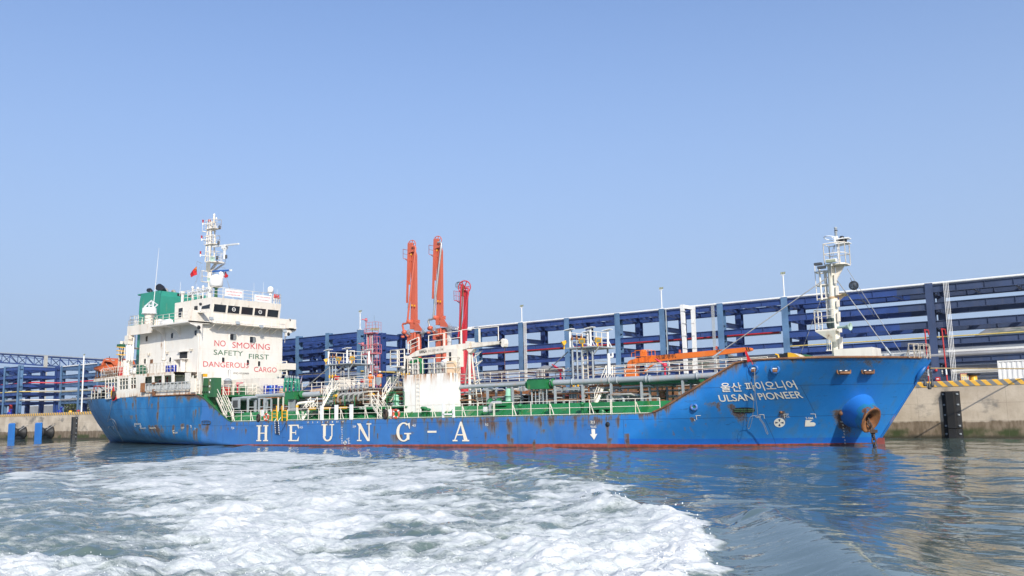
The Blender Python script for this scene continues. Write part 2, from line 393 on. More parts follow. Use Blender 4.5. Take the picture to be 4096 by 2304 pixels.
bh = mth(t, 'ADD', mth(t, 'MULTIPLY', r1, .05), mth(t, 'ADD', mth(t, 'MULTIPLY', r2, .006), mth(t, 'MULTIPLY', mth(t, 'MULTIPLY', mth(t, 'ADD', n1, mth(t, 'MULTIPLY', n2, .35)), ff), .075)))
bump(t, b, bh, .75, 1.0)
me.materials.append(m)

# spray: fine droplets and foam gobs thrown up along the breaking edge and over the dense wash
rs = np.random.default_rng(7); mb_v, mb_f = [], []
cand = np.argwhere((VV < 34) & (foamv > .55) & (edge > .6)); pick = cand[rs.integers(0, len(cand), 2600)]
oct_v = np.array([(1,0,0),(-1,0,0),(0,1,0),(0,-1,0),(0,0,1),(0,0,-1)], float); oct_f = [(0,2,4),(2,1,4),(1,3,4),(3,0,4),(2,0,5),(1,2,5),(3,1,5),(0,3,5)]
for (i, j) in pick:
    crest = math.exp(-(dr[i, j]/1.0)**2); r_ = rs.uniform(.004, .012)*(1+.6*crest); hgt = rs.exponential(.03+.06*crest)
    c_ = np.array([X[i, j]+rs.normal(0, .05), Y[i, j]+rs.normal(0, .05), H[i, j]+hgt]); o_ = len(mb_v)
    mb_v += [tuple(c_+p*r_*rs.uniform(.7, 1.4, 3)) for p in oct_v]; mb_f += [tuple(o_+k for k in f) for f in oct_f]
sme = bpy.data.meshes.new("spray"); sme.from_pydata(mb_v, [], mb_f); sme.update()
sm_, t, N, L, b = newmat("spray_white"); b.inputs["Base Color"].default_value = (.84, .85, .84, 1); b.inputs["Roughness"].default_value = .7; sme.materials.append(sm_)
spr = bpy.data.objects.new("spray", sme); COL.objects.link(spr); spr["kind"] = "stuff"; spr["label"] = "white droplets of spray over the boat wake"

# ================================================================== QUAY, GROUND, HILLS
m, t, N, L, b = newmat("quay_concrete")
co_ = N.new("ShaderNodeTexCoord").outputs["Object"]; sep = N.new("ShaderNodeSeparateXYZ"); L.new(co_, sep.inputs[0]); zz = sep.outputs[2]
a1 = tex(t, .35, 5, co_, None, .6); a2 = tex(t, 2.5, 5, co_, (1, 1, .35), .6); a3 = tex(t, 9, 4, co_)
c = mixc(t, ramp(t, a1, .3, .7), (.40, .33, .25), (.58, .50, .40)); c = mixc(t, ramp(t, a2, .5, .78, 0, .5), c, (.30, .24, .18))
c = mixc(t, ramp(t, tex(t, .30, 5, co_, (1, 1, 1.6), .62), .54, .66, 0, .85), c, (.16, .15, .135))
c = mixc(t, ramp(t, a3, .5, .8, 0, .3), c, (.25, .2, .16))
zw = mth(t, 'ADD', zz, mth(t, 'ADD', mth(t, 'MULTIPLY', mth(t, 'SUBTRACT', a1, .5), .5), mth(t, 'MULTIPLY', mth(t, 'SUBTRACT', a2, .5), .22)))
wet = ramp(t, zw, 1.32, 1.18); c = mixc(t, wet, c, mixc(t, ramp(t, a2, .4, .6), (.13, .095, .06), (.22, .17, .12)))
alg = mth(t, 'MULTIPLY', ramp(t, zw, .95, .55), ramp(t, a1, .42, .58)); c = mixc(t, alg, c, (.035, .05, .012))
c = mixc(t, ramp(t, zw, .35, .05), c, (.04, .035, .02))
bri = N.new("ShaderNodeTexBrick"); bri.inputs["Scale"].default_value = 1; bri.inputs["Brick Width"].default_value = 6.0; bri.inputs["Row Height"].default_value = 1.3
bri.inputs["Mortar Size"].default_value = .012; bri.offset = .0
cb = N.new("ShaderNodeCombineXYZ"); L.new(sep.outputs[0], cb.inputs[0]); L.new(zz, cb.inputs[1]); L.new(cb.outputs[0], bri.inputs[0])
c = mixc(t, mth(t, 'MULTIPLY', bri.outputs["Fac"], .45), c, (.12, .1, .08))
L.new(c, b.inputs["Base Color"]); b.inputs["Roughness"].default_value = .85; bump(t, b, a2, .3, .05); CONC = m
m, t, N, L, b = newmat("kerb_stripes")
co_ = N.new("ShaderNodeTexCoord").outputs["Object"]; sep = N.new("ShaderNodeSeparateXYZ"); L.new(co_, sep.inputs[0])
s_ = mth(t, 'FRACT', mth(t, 'DIVIDE', mth(t, 'ADD', sep.outputs[0], mth(t, 'MULTIPLY', sep.outputs[2], .95)), .74))
st = mth(t, 'LESS_THAN', s_, .49); wn = tex(t, 5, 5, co_, None, .65)
c = mixc(t, st, mixc(t, wn, (.12, .12, .115), (.26, .26, .25)), mixc(t, ramp(t, wn, .4, .7), (.76, .42, .05), (.66, .36, .06)))
c = mixc(t, ramp(t, wn, .66, .74, 0, .7), c, (.2, .19, .17))
L.new(c, b.inputs["Base Color"]); b.inputs["Roughness"].default_value = .7; KERB = m
QT = 3.86
quay = thing("quay_wall", "long pale concrete quay wall with green weed along its foot", "quay wall", (-100, 73.4, 0))
MB().box(-700, 160, 73.4, 76, -4, QT).build("wall_face", CONC, quay)
mb = MB(); mb.prism([(-700, 73.36, QT), (-700, 73.36, QT+.34), (-700, 73.46, QT+.42), (-700, 73.9, QT+.42), (-700, 73.9, QT)], (860, 0, 0))
mb.build("kerb", KERB, quay, label="yellow and grey striped kerb along the quay edge")
m, t, N, L, b = newmat("ground_concrete"); co_ = N.new("ShaderNodeTexCoord").outputs["Object"]
L.new(mixc(t, tex(t, .2, 5, co_), (.25, .24, .22), (.4, .38, .34)), b.inputs["Base Color"]); b.inputs["Roughness"].default_value = .9
g = MB().add([(-4000, 75.9, QT+.004), (4000, 75.9, QT+.004), (4000, 6000, QT+.004), (-4000, 6000, QT+.004)], [(0, 1, 2, 3)]).build("pavement", m); g["kind"] = "structure"
# hills beyond the terminal
m, t, N, L, b = newmat("hillside"); co_ = N.new("ShaderNodeTexCoord").outputs["Object"]
h1 = tex(t, .02, 6, co_, None, .65)
L.new(mixc(t, ramp(t, h1, .42, .6), (.05, .07, .03), (.30, .26, .22)), b.inputs["Base Color"]); b.inputs["Roughness"].default_value = .95
HY = 1500.; hx = np.linspace(-1600, 1400, 220); hyv = np.linspace(1200, 2100, 50); HX, HYY = np.meshgrid(hx, hyv)
HZ = np.zeros(HX.shape)
for px, py, wx in ((2870, 1424, 75), (2960, 1452, 60), (4075, 1309, 150), (4330, 1290, 220), (3900, 1420, 160), (1500, 1490, 300)):
    q = V(px, py, HY); HZ = np.maximum(HZ, q.z*np.exp(-((HX-q.x)/wx)**2)*np.exp(-((HYY-HY)/260)**2))
HZ = HZ*(.86 + .3*fbm(HX*.012, HYY*.012, 90, 5)) + 4
mb = MB(); n = HX.shape[1]
mb.add(np.stack([HX, HYY, HZ], -1).reshape(-1, 3).tolist(), [(r*n+c, r*n+c+1, (r+1)*n+c+1, (r+1)*n+c) for r in range(HX.shape[0]-1) for c in range(n-1)], True)
hl = mb.build("hills", m); hl["kind"] = "structure"

# ================================================================== PIPE RACKS (blue steel)
LEV = [(12.76, 12.14), (11.27, 10.64), (9.70, 9.08), (8.15, 7.60), (6.50, 6.06)]
def column_mb(x, y, z0, z1, w=.62, d=.7):        # H section, flanges to front and back, stiffener plates in the web
    mb = MB(); mb.box(x-w/2, x+w/2, y-d/2, y-d/2+.05, z0, z1); mb.box(x-w/2, x+w/2, y+d/2-.05, y+d/2, z0, z1)
    mb.box(x-.03, x+.03, y-d/2+.05, y+d/2-.05, z0, z1)
    z = z0+.7
    while z < z1-.2: mb.box(x-w/2+.02, x+w/2-.02, y-d/2+.05, y+d/2-.05, z, z+.04); z += 1.55
    return mb
def ibeam(mb, p, q, z1, z0, w=.26, stiff=2.0):    # level I-beam between plan points p and q
    p, q = Vector((*p, 0)), Vector((*q, 0)); d = (q-p); ln = d.length; d.normalize(); s = Vector((-d.y, d.x, 0)); h = z1-z0
    mb.bar(p+Vector((0, 0, z1-.02)), q+Vector((0, 0, z1-.02)), w, .04); mb.bar(p+Vector((0, 0, z0+.02)), q+Vector((0, 0, z0+.02)), w, .04)
    mb.bar(p+Vector((0, 0, (z0+z1)/2)), q+Vector((0, 0, (z0+z1)/2)), .03, h-.08)
    n = int(ln/stiff)
    for i in range(1, n): c = p+d*(ln*i/n); mb.bar(c+Vector((0, 0, z0+.04)), c+Vector((0, 0, z1-.04)), w*.9, .03, up=d)
    return mb
def rack(root, xs, ys, levels, z0, colm, beamm, navy_from=None, cols=None, cross=None, cross_mid=True, top=12.97, inner=None):
    for x in (xs if cols is None else cols):
        for k, y in enumerate(ys):
            nv = navy_from is not None and x > navy_from
            column_mb(x, y, z0, top-.14 if k else top).build("column", NAVY if nv else (colm if k == 0 else BLUEB), root)
    for k, y in enumerate(ys):
        for zt, zb in (levels if k == 0 or inner is None else inner):
            for a, c in zip(xs, xs[1:]):
                cuts = [a+.04, c-.04]
                if navy_from is not None and a < navy_from < c: cuts = [a+.04, navy_from, c-.04]
                for i in range(len(cuts)-1):
                    nv = navy_from is not None and (cuts[i]+cuts[i+1])/2 > navy_from
                    yy = y-.18 if k == 0 else y+.18
                    ibeam(MB(), (cuts[i], yy), (cuts[i+1], yy), zt, zb).build("long_beam" if k == 0 else "inner_beam", NAVY if nv else beamm, root)
    for zt, zb in (cross or levels):
        for x in (xs if cols is None else cols):
            for y0, y1 in zip(ys, ys[1:]):
                ibeam(MB(), (x, y0+.3), (x, y1-.3), zt-.03, zb+.03, .24, 9).build("cross_beam", NAVY if navy_from is not None and x > navy_from else beamm, root)
    if cross_mid:
        zt, zb = levels[0]
        for a, c in zip(xs, xs[1:]):
            mb = MB(); n = 3 if c-a > 8 else 2
            for i in range(1, n+1):
                x = a+(c-a)*i/(n+1); ibeam(mb, (x, ys[0]+.1), (x, ys[-1]-.1), zt-.1, zb+.1, .2, 9)
            mb.build("roof_joist", NAVY if navy_from is not None and (a+c)/2 > navy_from else beamm, root)
YF, YR = 83.0, 87.5
xr = [-79.4, -72.9, -66.6, -60.1, -53.75, -47.3, -42.0, -35.6, -29.1, -16.35, -3.4, 9.6]
rk = thing("pipe_rack", "long open blue steel pipe rack behind the ship, five beam levels under a white pipe", "pipe rack", (-35, YF, QT))
LEVM = [(12.76, 12.26), (10.28, 9.76), (8.68, 8.20), (6.45, 6.0)]
rack(rk, xr[:9], (YF, YR), LEVM, QT, BLUEC, BLUEB, cols=xr[:8], cross=[(12.76, 12.26), (11.15, 10.6), (9.3, 8.75), (7.35, 6.85)], inner=[(12.76, 12.2), (9.05, 8.6), (6.45, 6.0)])
rack(rk, xr[8:], (YF, YR), LEV, QT, BLUEC, BLUEB, navy_from=-19.0)
mb = MB(); mb.tube([(-79.6, YF-.15, 12.93), (12, YF-.15, 12.93)], .11, 10); mb.box(-79.6, 12, YF-.05, YF+.35, 12.80, 12.98)
x = -78
while x < 12: mb.tube([(x, YF-.15, 12.93), (x+.06, YF-.15, 12.93)], .125, 10); x += 1.9
mb.build("top_pipe", DUCT, rk, label="white clad pipe along the rack's top edge")
mb = MB()
for y0 in (84.1, 85.3, 86.4): mb.box(-79, 12, y0, y0+.55, 12.84, 12.9)
mb.build("cable_tray", DUCT, rk)
def hpipe(x0, x1, y, z, r, mat, name="pipe_run", root=None, n=10): MB().tube([(x0, y, z), (x1, y, z)], r, n).build(name, mat, root or rk)
hpipe(-79, 12, YF-.1, 8.28, .06, YELPIPE, "yellow_pipe")
hpipe(-78, -30.2, YF+1.0, 9.80, .12, REDP, "red_pipe"); hpipe(-78, -30.2, YF+1.4, 9.76, .13, SILVER)
for k in range(3): hpipe(-79, -30, YF+.7+.45*k, 7.55-.02*k, .16, SILVER)
hpipe(-30, 12, YF-.15, 6.72, .23, SILVER, "silver_pipe", n=14)
hpipe(-30, 12, YF+.6, 7.18, .17, DUCT, "white_pipe"); mb = MB().box(-30, 12, YF+.2, YF+.24, 6.9, 7.32); mb.build("pipe_tray", DUCT, rk)
for x0 in (-60.0, -15.6):
    for k in range(4): MB().tube([(x0+.46+.12*k, YF-.45, QT), (x0+.46+.12*k, YF-.45, 12.9)], .026, 6).build("conduit", DUCT, rk)
for k in range(5): MB().tube([(-36.15-.07*k, YF-.45, QT), (-36.15-.07*k, YF-.45, 12.8)], .025, 6).build("conduit", GREYP, rk)
MB().tube([(-42.0+.55, YF-.45, QT), (-42.0+.55, YF-.45, 12.9)], .06, 8).build("conduit", GREYP, rk)

# projecting bays of the rack that come forward to the quay edge
YB = 75.4
mid = thing("pipe_rack", "dense blue steel rack block standing between the wheelhouse and the pink tower", "pipe rack", (-90, YB, QT))
rack(mid, [-78.78-5.65*k for k in range(5)], (YB, 79.1, 82.6), LEV[:4]+[(6.5, 6.05)], QT, BLUEC, BLUEB, top=13.0)
hpipe(-103, -78.5, YB-.1, 8.0, .10, YELPIPE, "yellow_pipe", mid); MB().tube([(-78.6, YB, 8.0), (-78.6, 83, 8.0)], .10, 10).build("yellow_pipe", YELPIPE, mid)
for k in range(4): hpipe(-102, -78.8, YB+1.1+.9*k, 8.2, .16, GREYP, "pipe_run", mid)
for k in range(3): hpipe(-102, -80, YB+1.5+1.2*k, 11.5, .2, BLUEB, "pipe_run", mid)
lft = thing("pipe_rack", "blue steel rack block at the left edge, seen behind the two blue fenders", "pipe rack", (-180, YB, QT))
rack(lft, [-165.39-5.45*k for k in range(8)], (YB, 81.95), LEV, QT, BLUEC, BLUEB, top=12.97)
rack_m = MB()
for zt, zb in LEV: 
    for k in range(1, 4): ibeam(rack_m, (-204, YB+1.65*k), (-165.6, YB+1.65*k), zt-.2, zb+.05, .2, 3)
rack_m.build("inner_beam", BLUEB, lft)
for yy, zz_, r, mt in ((YB+.2, 6.78, .19, SILVER), (YB-.05, 8.28, .09, YELPIPE), (YB+1.4, 6.75, .17, GREYP), (YB+2.6, 8.4, .15, GREYP), (YB+2, 9.9, .12, REDP)):
    MB().tube([(-204, yy, zz_), (-165.2, yy, zz_), (-164.6, yy+.5, zz_), (-164.6, 82, zz_), (-164, 82.4, zz_), (-112, 82.4, zz_)], r, 10).build("pipe_run", mt, lft)
spn = thing("pipe_rack", "greyer blue pipe rack between the tall lamp pole and the orange lifeboat", "pipe rack", (-140, 82.5, QT))
rack(spn, [-160.2-4.2+6.4*k for k in range(8)], (82.5, 86.8), LEV, QT, BLUEC, paint("beam_grey_blue", (.07, .13, .24), .5, 0, .15))
MB().box(-165, -118, 82.2, 82.6, 12.82, 12.98).build("top_pipe", DUCT, spn)

# covered conveyor truss bridge far left
cb_ = thing("conveyor_bridge", "raised blue lattice truss bridge with a pale roof above the left racks", "truss bridge", (-240, 135, QT))
pa, pb = V(-200, 1402, 150), V(620, 1452, 165)
def cpt(f, dz): return pa.lerp(pb, f) + Vector((0, 0, dz))
dep = 3.4; mb = MB(); mb.bar(cpt(0, 0), cpt(1, 0), .35); mb.bar(cpt(0, -dep), cpt(1, -dep), .4); mb.bar(cpt(0, -.9), cpt(1, -.9), .22)
mb.bar(cpt(0, -dep)+Vector((0, 3, 0)), cpt(1, -dep)+Vector((0, 3, 0)), .4); mb.bar(cpt(0, -.3)+Vector((0, 3, 0)), cpt(1, -.3)+Vector((0, 3, 0)), .4)
nb = 24
for i in range(nb):
    mb.bar(cpt(i/nb, 0), cpt(i/nb, -dep), .2)
    mb.bar(cpt(i/nb, -dep if i % 2 else -.9), cpt((i+1)/nb, -.9 if i % 2 else -dep), .2)
    mb.bar(cpt(i/nb, -.4)+Vector((0, 3, 0)), cpt((i+1)/nb, -dep)+Vector((0, 3, 0)), .2)
mb.build("truss", BLUEB, cb_)
mb = MB(); mb.bar(cpt(0, .35), cpt(1, .35), .7, .3); mb.bar(cpt(0, .25)+Vector((0, 2, 0)), cpt(1, .25)+Vector((0, 2, 0)), 4, .12); mb.build("roof", GREYP, cb_)
pc = V(187, 1470, 156)
MB().box(pc.x-.45, pc.x+.45, 155, 156, QT, V(187, 1424, 156).z).build("pier", paint("pier_concrete", (.42, .41, .37), .85), cb_)
MB().box(pb.x-.45, pb.x+.45, 164, 165, QT, pb.z).build("pier", paint("pier_concrete", (.42, .41, .37), .85), cb_)

# low terminal buildings behind the racks
def low_wall(name, label, cat, x0, x1, y, h, mat, cap=None):
    r = thing(name, label, cat, ((x0+x1)/2, y, QT))
    MB().box(x0, x1, y, y+.4, QT, QT+h).build("wall", mat, r)
    mb = MB(); mb.box(x0-.05, x1+.05, y-.06, y+.46, QT+h, QT+h+.12); mb.build("coping", cap or DUCT, r)
    mb = MB(); x = x0+2
    while x < x1-1: mb.box(x, x+.18, y-.1, y, QT, QT+h); x += 6
    mb.build("pilaster", mat, r)
WALLW = paint("rendered_wall", (.55, .50, .46), .85, 0, .1, dirt=.2); WALLG = paint("grey_wall", (.26, .27, .28), .85)
low_wall("boundary_wall", "pale rendered wall low under the right hand pipe rack", "wall", -70, 20, 93, 2.3, WALLW)
low_wall("boundary_wall", "grey wall beneath the left pipe racks, behind the columns", "wall", -210, -112, 97, 2.6, WALLG)
pw = thing("ground_pipes", "bundle of white clad pipes running low beyond the sign board", "pipes", (-20, 89.5, QT))
for k in range(4): MB().tube([(-75, 89.4+.1*k, 4.65+.30*k), (14, 89.4+.1*k, 4.65+.30*k)], .14, 8).build("pipe", DUCT, pw)
mb = MB()
for k in range(16): mb.box(-74+5.6*k, -73.8+5.6*k, 89.7, 89.9, QT, 5.6)
mb.build("support", GREYP, pw)

# goalpost ducts that rise over the rack
def duct_loop(label, pts, r, mat=DUCT):
    mb = MB()
    for a, c in zip(pts, pts[1:]): mb.bar(a, c, r*2, r*1.8)
    for p in pts[1:-1]: mb.bx(p, r*2.02, r*2.02, r*2.02)
    o = thing("insulated_duct", label, "duct", (pts[0][0], pts[0][1], QT)); mb.build("duct", mat, o)
    mb = MB()
    for a, c in ((pts[0], pts[1]), (pts[-1], pts[-2])):
        z = QT+1
        while z < c[2]-.4: mb.bx((a[0], a[1], z), r*2.1, r*2.0, .05); z += 1.25
    mb.build("clad_band", GREYP, o)
duct_loop("tall pale square duct looping over the rack behind the orange crane jib", [Vector((-39.0, 81.6, QT)), Vector((-39.1, 81.6, 12.85)), Vector((-38.3, 83.6, 12.85)), Vector((-39.2, 85.3, 12.85)), Vector((-37.6, 82.4, 12.3)), Vector((-37.65, 82.4, QT))][:2]+[Vector((-38.3, 82.3, 12.7)), Vector((-38.35, 82.3, QT))], .185)
a1 = V(1797, 1312, 80); duct_loop("pale duct elbow behind the two orange loading arms", [Vector((a1.x, 80, QT)), a1, Vector((a1.x+1.2, 83.5, a1.z))], .2)

# floodlight masts
def lamp(label, p, h, r=.062, big=False):
    o = thing("flood_light", label, "lamp post", p, "floodlight masts on the quay and rack")
    mb = MB(); mb.tube([p, p+Vector((0, 0, h))], r, 10); mb.bx(p+Vector((0, 0, .06)), .3, .3, .1); mb.box(p.x-.2, p.x+.2, p.y-.06, p.y+.06, p.z+h, p.z+h+.06); mb.build("pole", DUCT, o)
    for s in (-.115, .115):
        c = p+Vector((s, -.06, h+.2)); mb = MB(); mb.prism([c+Vector((-.105, .0, -.11)), c+Vector((.105, .0, -.11)), c+Vector((.105, .1, .11)), c+Vector((-.105, .1, .11))], (0, .06, .01)); hd = mb.build("lamp_head", paint("lamp_case", (.16, .15, .07), .4), o)
        mb = MB(); mb.prism([c+Vector((-.08, -.012, -.08)), c+Vector((.08, -.012, -.08)), c+Vector((.08, .062, .085)), c+Vector((-.08, .062, .085))], (0, .008, .004)); mb.build("lens", LENS, hd)
    return o
lamp("floodlight mast above the corner column, left of the pink tower", Vector((-78.9, YB, 13.0)), 2.1)
lamp("floodlight mast on the rack, next after the white hose crane's tip", Vector((-60.1, YF, 12.97)), 1.75)
lamp("floodlight mast on the rack beside the tall square duct", Vector((-42.1, YF, 12.97)), 2.0)
lamp("floodlight mast on the rack nearest to the white foremast", Vector((-29.15, YF, 12.97)), 2.15)
pL = VZ(326, 1645, QT); pL = V(326, 1640, 75.3); lamp("tall floodlight pole standing on the quay left of the lifeboat", Vector((pL.x, 75.3, QT)), V(334, 1424, 75.3).z-QT, .12)

# ================================================================== LOADING ARMS
def zz3(x, y): return (1580+x/3.018, 920+y/3.018)
def loading_arm(label, ox, oy, k, Yp, mat, pipe_mat, cat="loading arm", fold=True):
    z3 = lambda x, y, dy=0.0: V(*zz3(ox+(x-200)*k, oy+(y-180)*k), Yp+dy)
    base = z3(285, 1400); m_ = 1/PXM(z3(200, 700))/3.018*k   # metres per unit
    root = thing("loading_arm", label, cat, (base.x, Yp, QT), "marine loading arms on the quay")
    mb = MB(); c = z3(287, 1230); mb.tube([(c.x, Yp, QT), (c.x, Yp, c.z)], 31*m_, 18)
    for f in (.2, .5, .8): mb.tube([(c.x, Yp, QT+(c.z-QT)*f-.05), (c.x, Yp, QT+(c.z-QT)*f+.05)], 34*m_, 18)
    mb.tube([(c.x, Yp, QT), (c.x, Yp, QT+.15)], 60*m_, 18); mb.build("riser", mat, root)
    mb = MB(); c2 = z3(225, 1240, .5); mb.box(c2.x-36*m_, c2.x+22*m_, Yp+.2, Yp+.9, QT, c2.z); mb.build("support_column", mat, root)
    mb = MB()                                        # slewing head: triangular brackets, swivels, cylinders
    for dy in (-.55, .45):
        P = [z3(230, 1215, dy), z3(232, 1130, dy), z3(262, 1110, dy), z3(322, 1195, dy), z3(322, 1225, dy)]; mb.prism(P, (0, .08, 0))
    a = z3(190, 1110); mb.lathe(a+Vector((0, -.5, 0)), [(0, 0), (26*m_, 0), (26*m_, 1.0), (0, 1.0)], 16, (0, 1, 0))
    a = z3(300, 1125); mb.ring(a+Vector((0, -.4, 0)), 24*m_, 4*m_, (.5, -1, 0)); mb.tube([z3(180, 1130), z3(250, 1115)], 15*m_, 10)
    mb.bx(z3(225, 1160), 50*m_, .8, 75*m_); mb.bx(z3(262, 1105), 36*m_, .7, 40*m_); mb.tube([z3(240, 1230, -.3), z3(240, 1320, -.3)], 14*m_, 10)
    mb.bx(z3(215, 1290, -.2), 40*m_, .5, 90*m_); mb.prism([z3(150, 1270, -.3), z3(185, 1260, -.3), z3(178, 1375, -.3), z3(142, 1370, -.3)], (0, .5, 0))
    mb.build("slewing_head", mat, root)
    mb = MB(); mb.tube([z3(287, 1238, -.03), z3(287, 1252, -.03)], 33*m_, 18); mb.build("swivel_joint", DGREY, root)
    mb = MB()                                        # inboard arm, a long box that tapers upwards
    A = [(185, 1105), (246, 1105), (240, 300), (212, 200), (180, 200), (195, 640)]
    mb.prism([z3(x, y, .15) for x, y in A], (0, .42, 0)); mb.build("inboard_arm", mat, root)
    mb = MB(); mb.bar(z3(166, 160, -.1), z3(146, 880, -.1), 17*m_, .22); mb.bar(z3(188, 170, -.05), z3(176, 660, -.05), 12*m_, .16)
    for y in (260, 360, 560): mb.bar(z3(166, y, -.1), z3(205, y+10, .1), 9*m_)
    mb.build("counterweight_link", mat, root)
    mb = MB(); mb.tube([z3(205, 200, -.35), z3(240, 197, -.35), z3(248, 215, -.35), z3(240, 300, -.4), z3(152, 1085, -.45), z3(147, 1118, -.45), z3(128, 1130, -.45), z3(98, 1132, -.45), z3(90, 1150, -.45), z3(105, 1215, -.45)], 12*m_, 12); mb.build("outboard_pipe", pipe_mat, root)
    mb = MB(); mb.lathe(z3(112, 1235, -.5), [(0, -.3), (24*m_, -.3), (28*m_, 0), (24*m_, .3), (0, .3)], 14, (1, -.4, 0)); mb.lathe(z3(95, 1290, -.5), [(0, -.12), (22*m_, -.12), (22*m_, .12), (0, .12)], 14); mb.tube([z3(120, 1240, -.45), z3(160, 1290, -.3)], 14*m_, 10)
    mb.build("coupler", mat, root)
    mb = MB(); rr = random.Random(int(ox)); q = z3(175, 1245, -.5)
    for i in range(16): a, c = rr.uniform(0, 6.3), rr.uniform(.3, 1); mb.tube([q, q+Vector((math.cos(a)*.55*c, -.1, math.sin(a)*.5*c)), q+Vector((math.cos(a+.5)*.7*c, -.1, math.sin(a+.5)*.6*c-.12))], .022, 5)
    mb.build("hydraulic_hoses", ROPEG, root); mb = MB()
    q = z3(332, 1235, -.4); mb.ring(q, 30*m_, .03); mb.ring(q+Vector((.1, -.15, .05)), 22*m_, .03)
    for i in range(10): a = rr.uniform(0, 6.3); mb.tube([q, q+Vector((math.cos(a)*.6, 0, math.sin(a)*.55))], .02, 5)
    mb.build("hydraulic_hoses", ROPEG, root)
    mb = MB(); w = z3(204, 175, .1)                  # pulley wheel with spokes
    mb.ring(w, 52*m_, 5*m_, (.25, -1, 0), 28, 8); mb.lathe(w-Vector((0, .2, 0)), [(0, 0), (13*m_, 0), (13*m_, .4), (0, .4)], 12, (0, 1, 0))
    for i in range(6): a = i*math.pi/3+.3; mb.bar(w, w+Vector((math.cos(a)*50*m_, 0, math.sin(a)*50*m_)), 7*m_)
    mb.prism([z3(155, 165, -.2), z3(205, 150, -.2), z3(215, 260, -.2), z3(160, 280, -.2)], (0, .16, 0)); mb.build("pulley_wheel", mat, root)
    mb = MB(); p = [z3(98, 340, 0), z3(158, 352, 0), z3(158, 352, 1.0), z3(98, 340, 1.0)]
    mb.prism(p, (0, 0, -.07)); mb.rail([p[1], p[0], p[3], p[2]], 112*m_, 2, 3, .025); mb.bar(z3(120, 348, .4), z3(165, 385, .4), .06)
    mb.build("service_platform", mat, root)
    mb = MB(); mb.ladder(z3(236, 450, .4), z3(243, 1090, .4), (1, .2, 0), 14*m_, .02, .33); mb.build("ladder", mat, root)
    mb = MB(); mb.tube([z3(251, 200, .4), z3(262, 1090, .4)], .022, 5); mb.tube([z3(157, 380, -.1), z3(155, 1080, -.1)], .022, 5); mb.build("wire", DGREY, root)
    mb = MB()
    for x, y in ((194, 296), (205, 910), (236, 914)): mb.bx(z3(x, y, -.05), 12*m_, .1, 22*m_)
    mb.build("marker", YELLOW, root)
    return root
loading_arm("orange loading arm left of its twin, with an orange outboard pipe", 200, 180, 1.0, 76, ORANGE, ORANGE)
loading_arm("orange loading arm with a silver outboard pipe, the tallest of the arms", 512, 130, 1.0, 76, ORANGE, SILVER)
# the shorter red arm
r0 = lambda x, y, dy=0.: V(*zz3(x, y), 76.5+dy)
ra = thing("loading_arm", "shorter crimson loading arm right of the two orange ones", "loading arm", (r0(850, 1400).x, 76.5, QT), "marine loading arms on the quay")
c = r0(835, 1500); mb = MB(); mb.tube([(c.x, 76.5, QT), (c.x, 76.5, c.z+1)], .62, 16); mb.prism([r0(755, 1450, -.4), r0(900, 1450, -.4), r0(880, 1560, -.4), r0(920, 1800, -.4), r0(740, 1800, -.4)], (0, .9, 0)); mb.build("riser", REDP, ra)
mb = MB(); mb.prism([r0(812, 1440, -.2), r0(838, 1440, -.2), r0(862, 740, -.2), r0(838, 720, -.2), r0(830, 740, -.2)], (0, .4, 0)); mb.build("inboard_arm", REDP, ra)
mb = MB(); mb.tube([r0(840, 705, -.5), r0(882, 702, -.5), r0(885, 760, -.5), r0(812, 1180, -.5), r0(795, 1320, -.5)], .10, 10); mb.tube([r0(800, 680, -.5), r0(780, 1180, -.5), r0(762, 1310, -.5)], .10, 10); mb.build("outboard_pipe", REDP, ra)
mb = MB(); mb.bar(r0(828, 660, -.7), r0(778, 1420, -.7), .10); mb.build("rusty_link", BROWN, ra)
mb = MB(); q = r0(838, 690, 0); mb.ring(q, .72, .07, (.35, -1, 0), 28, 8)
for i in range(6): a = i*math.pi/3; mb.bar(q, q+Vector((math.cos(a)*.7, 0, math.sin(a)*.7)), .09)
mb.prism([r0(785, 650, -.3), r0(812, 655, -.3), r0(835, 800, -.3), r0(800, 800, -.3)], (0, .2, 0)); mb.build("pulley_wheel", REDP, ra)
mb = MB(); p = [r0(712, 845, -.4), r0(790, 860, -.4), r0(790, 860, .7), r0(712, 845, .7)]; mb.prism(p, (0, 0, -.08)); mb.rail([p[1], p[0], p[3]], 1.05, 2, .35, .025); mb.bar(r0(740, 850, 0), r0(800, 900, 0), .07); mb.build("service_platform", REDP, ra)
mb = MB(); mb.ladder(r0(858, 800, .3), r0(850, 1330, .3), (1, .2, 0), .28, .02, .33); mb.build("ladder", REDP, ra)
mb = MB(); mb.tube([r0(886, 740, 0), r0(877, 1180, 0)], .022, 5); mb.tube([r0(782, 740, 0), r0(775, 1200, 0)], .02, 5); mb.build("wire", DGREY, ra)
mb = MB(); q = r0(765, 655, -.2)
for i in range(5): mb.ring(q+Vector((.02*i, 0, -.03*i)), .22+.05*i, .015, (.3*i-.5, -1, .2), 16, 5)
mb.build("hydraulic_hoses", DGREY, ra)

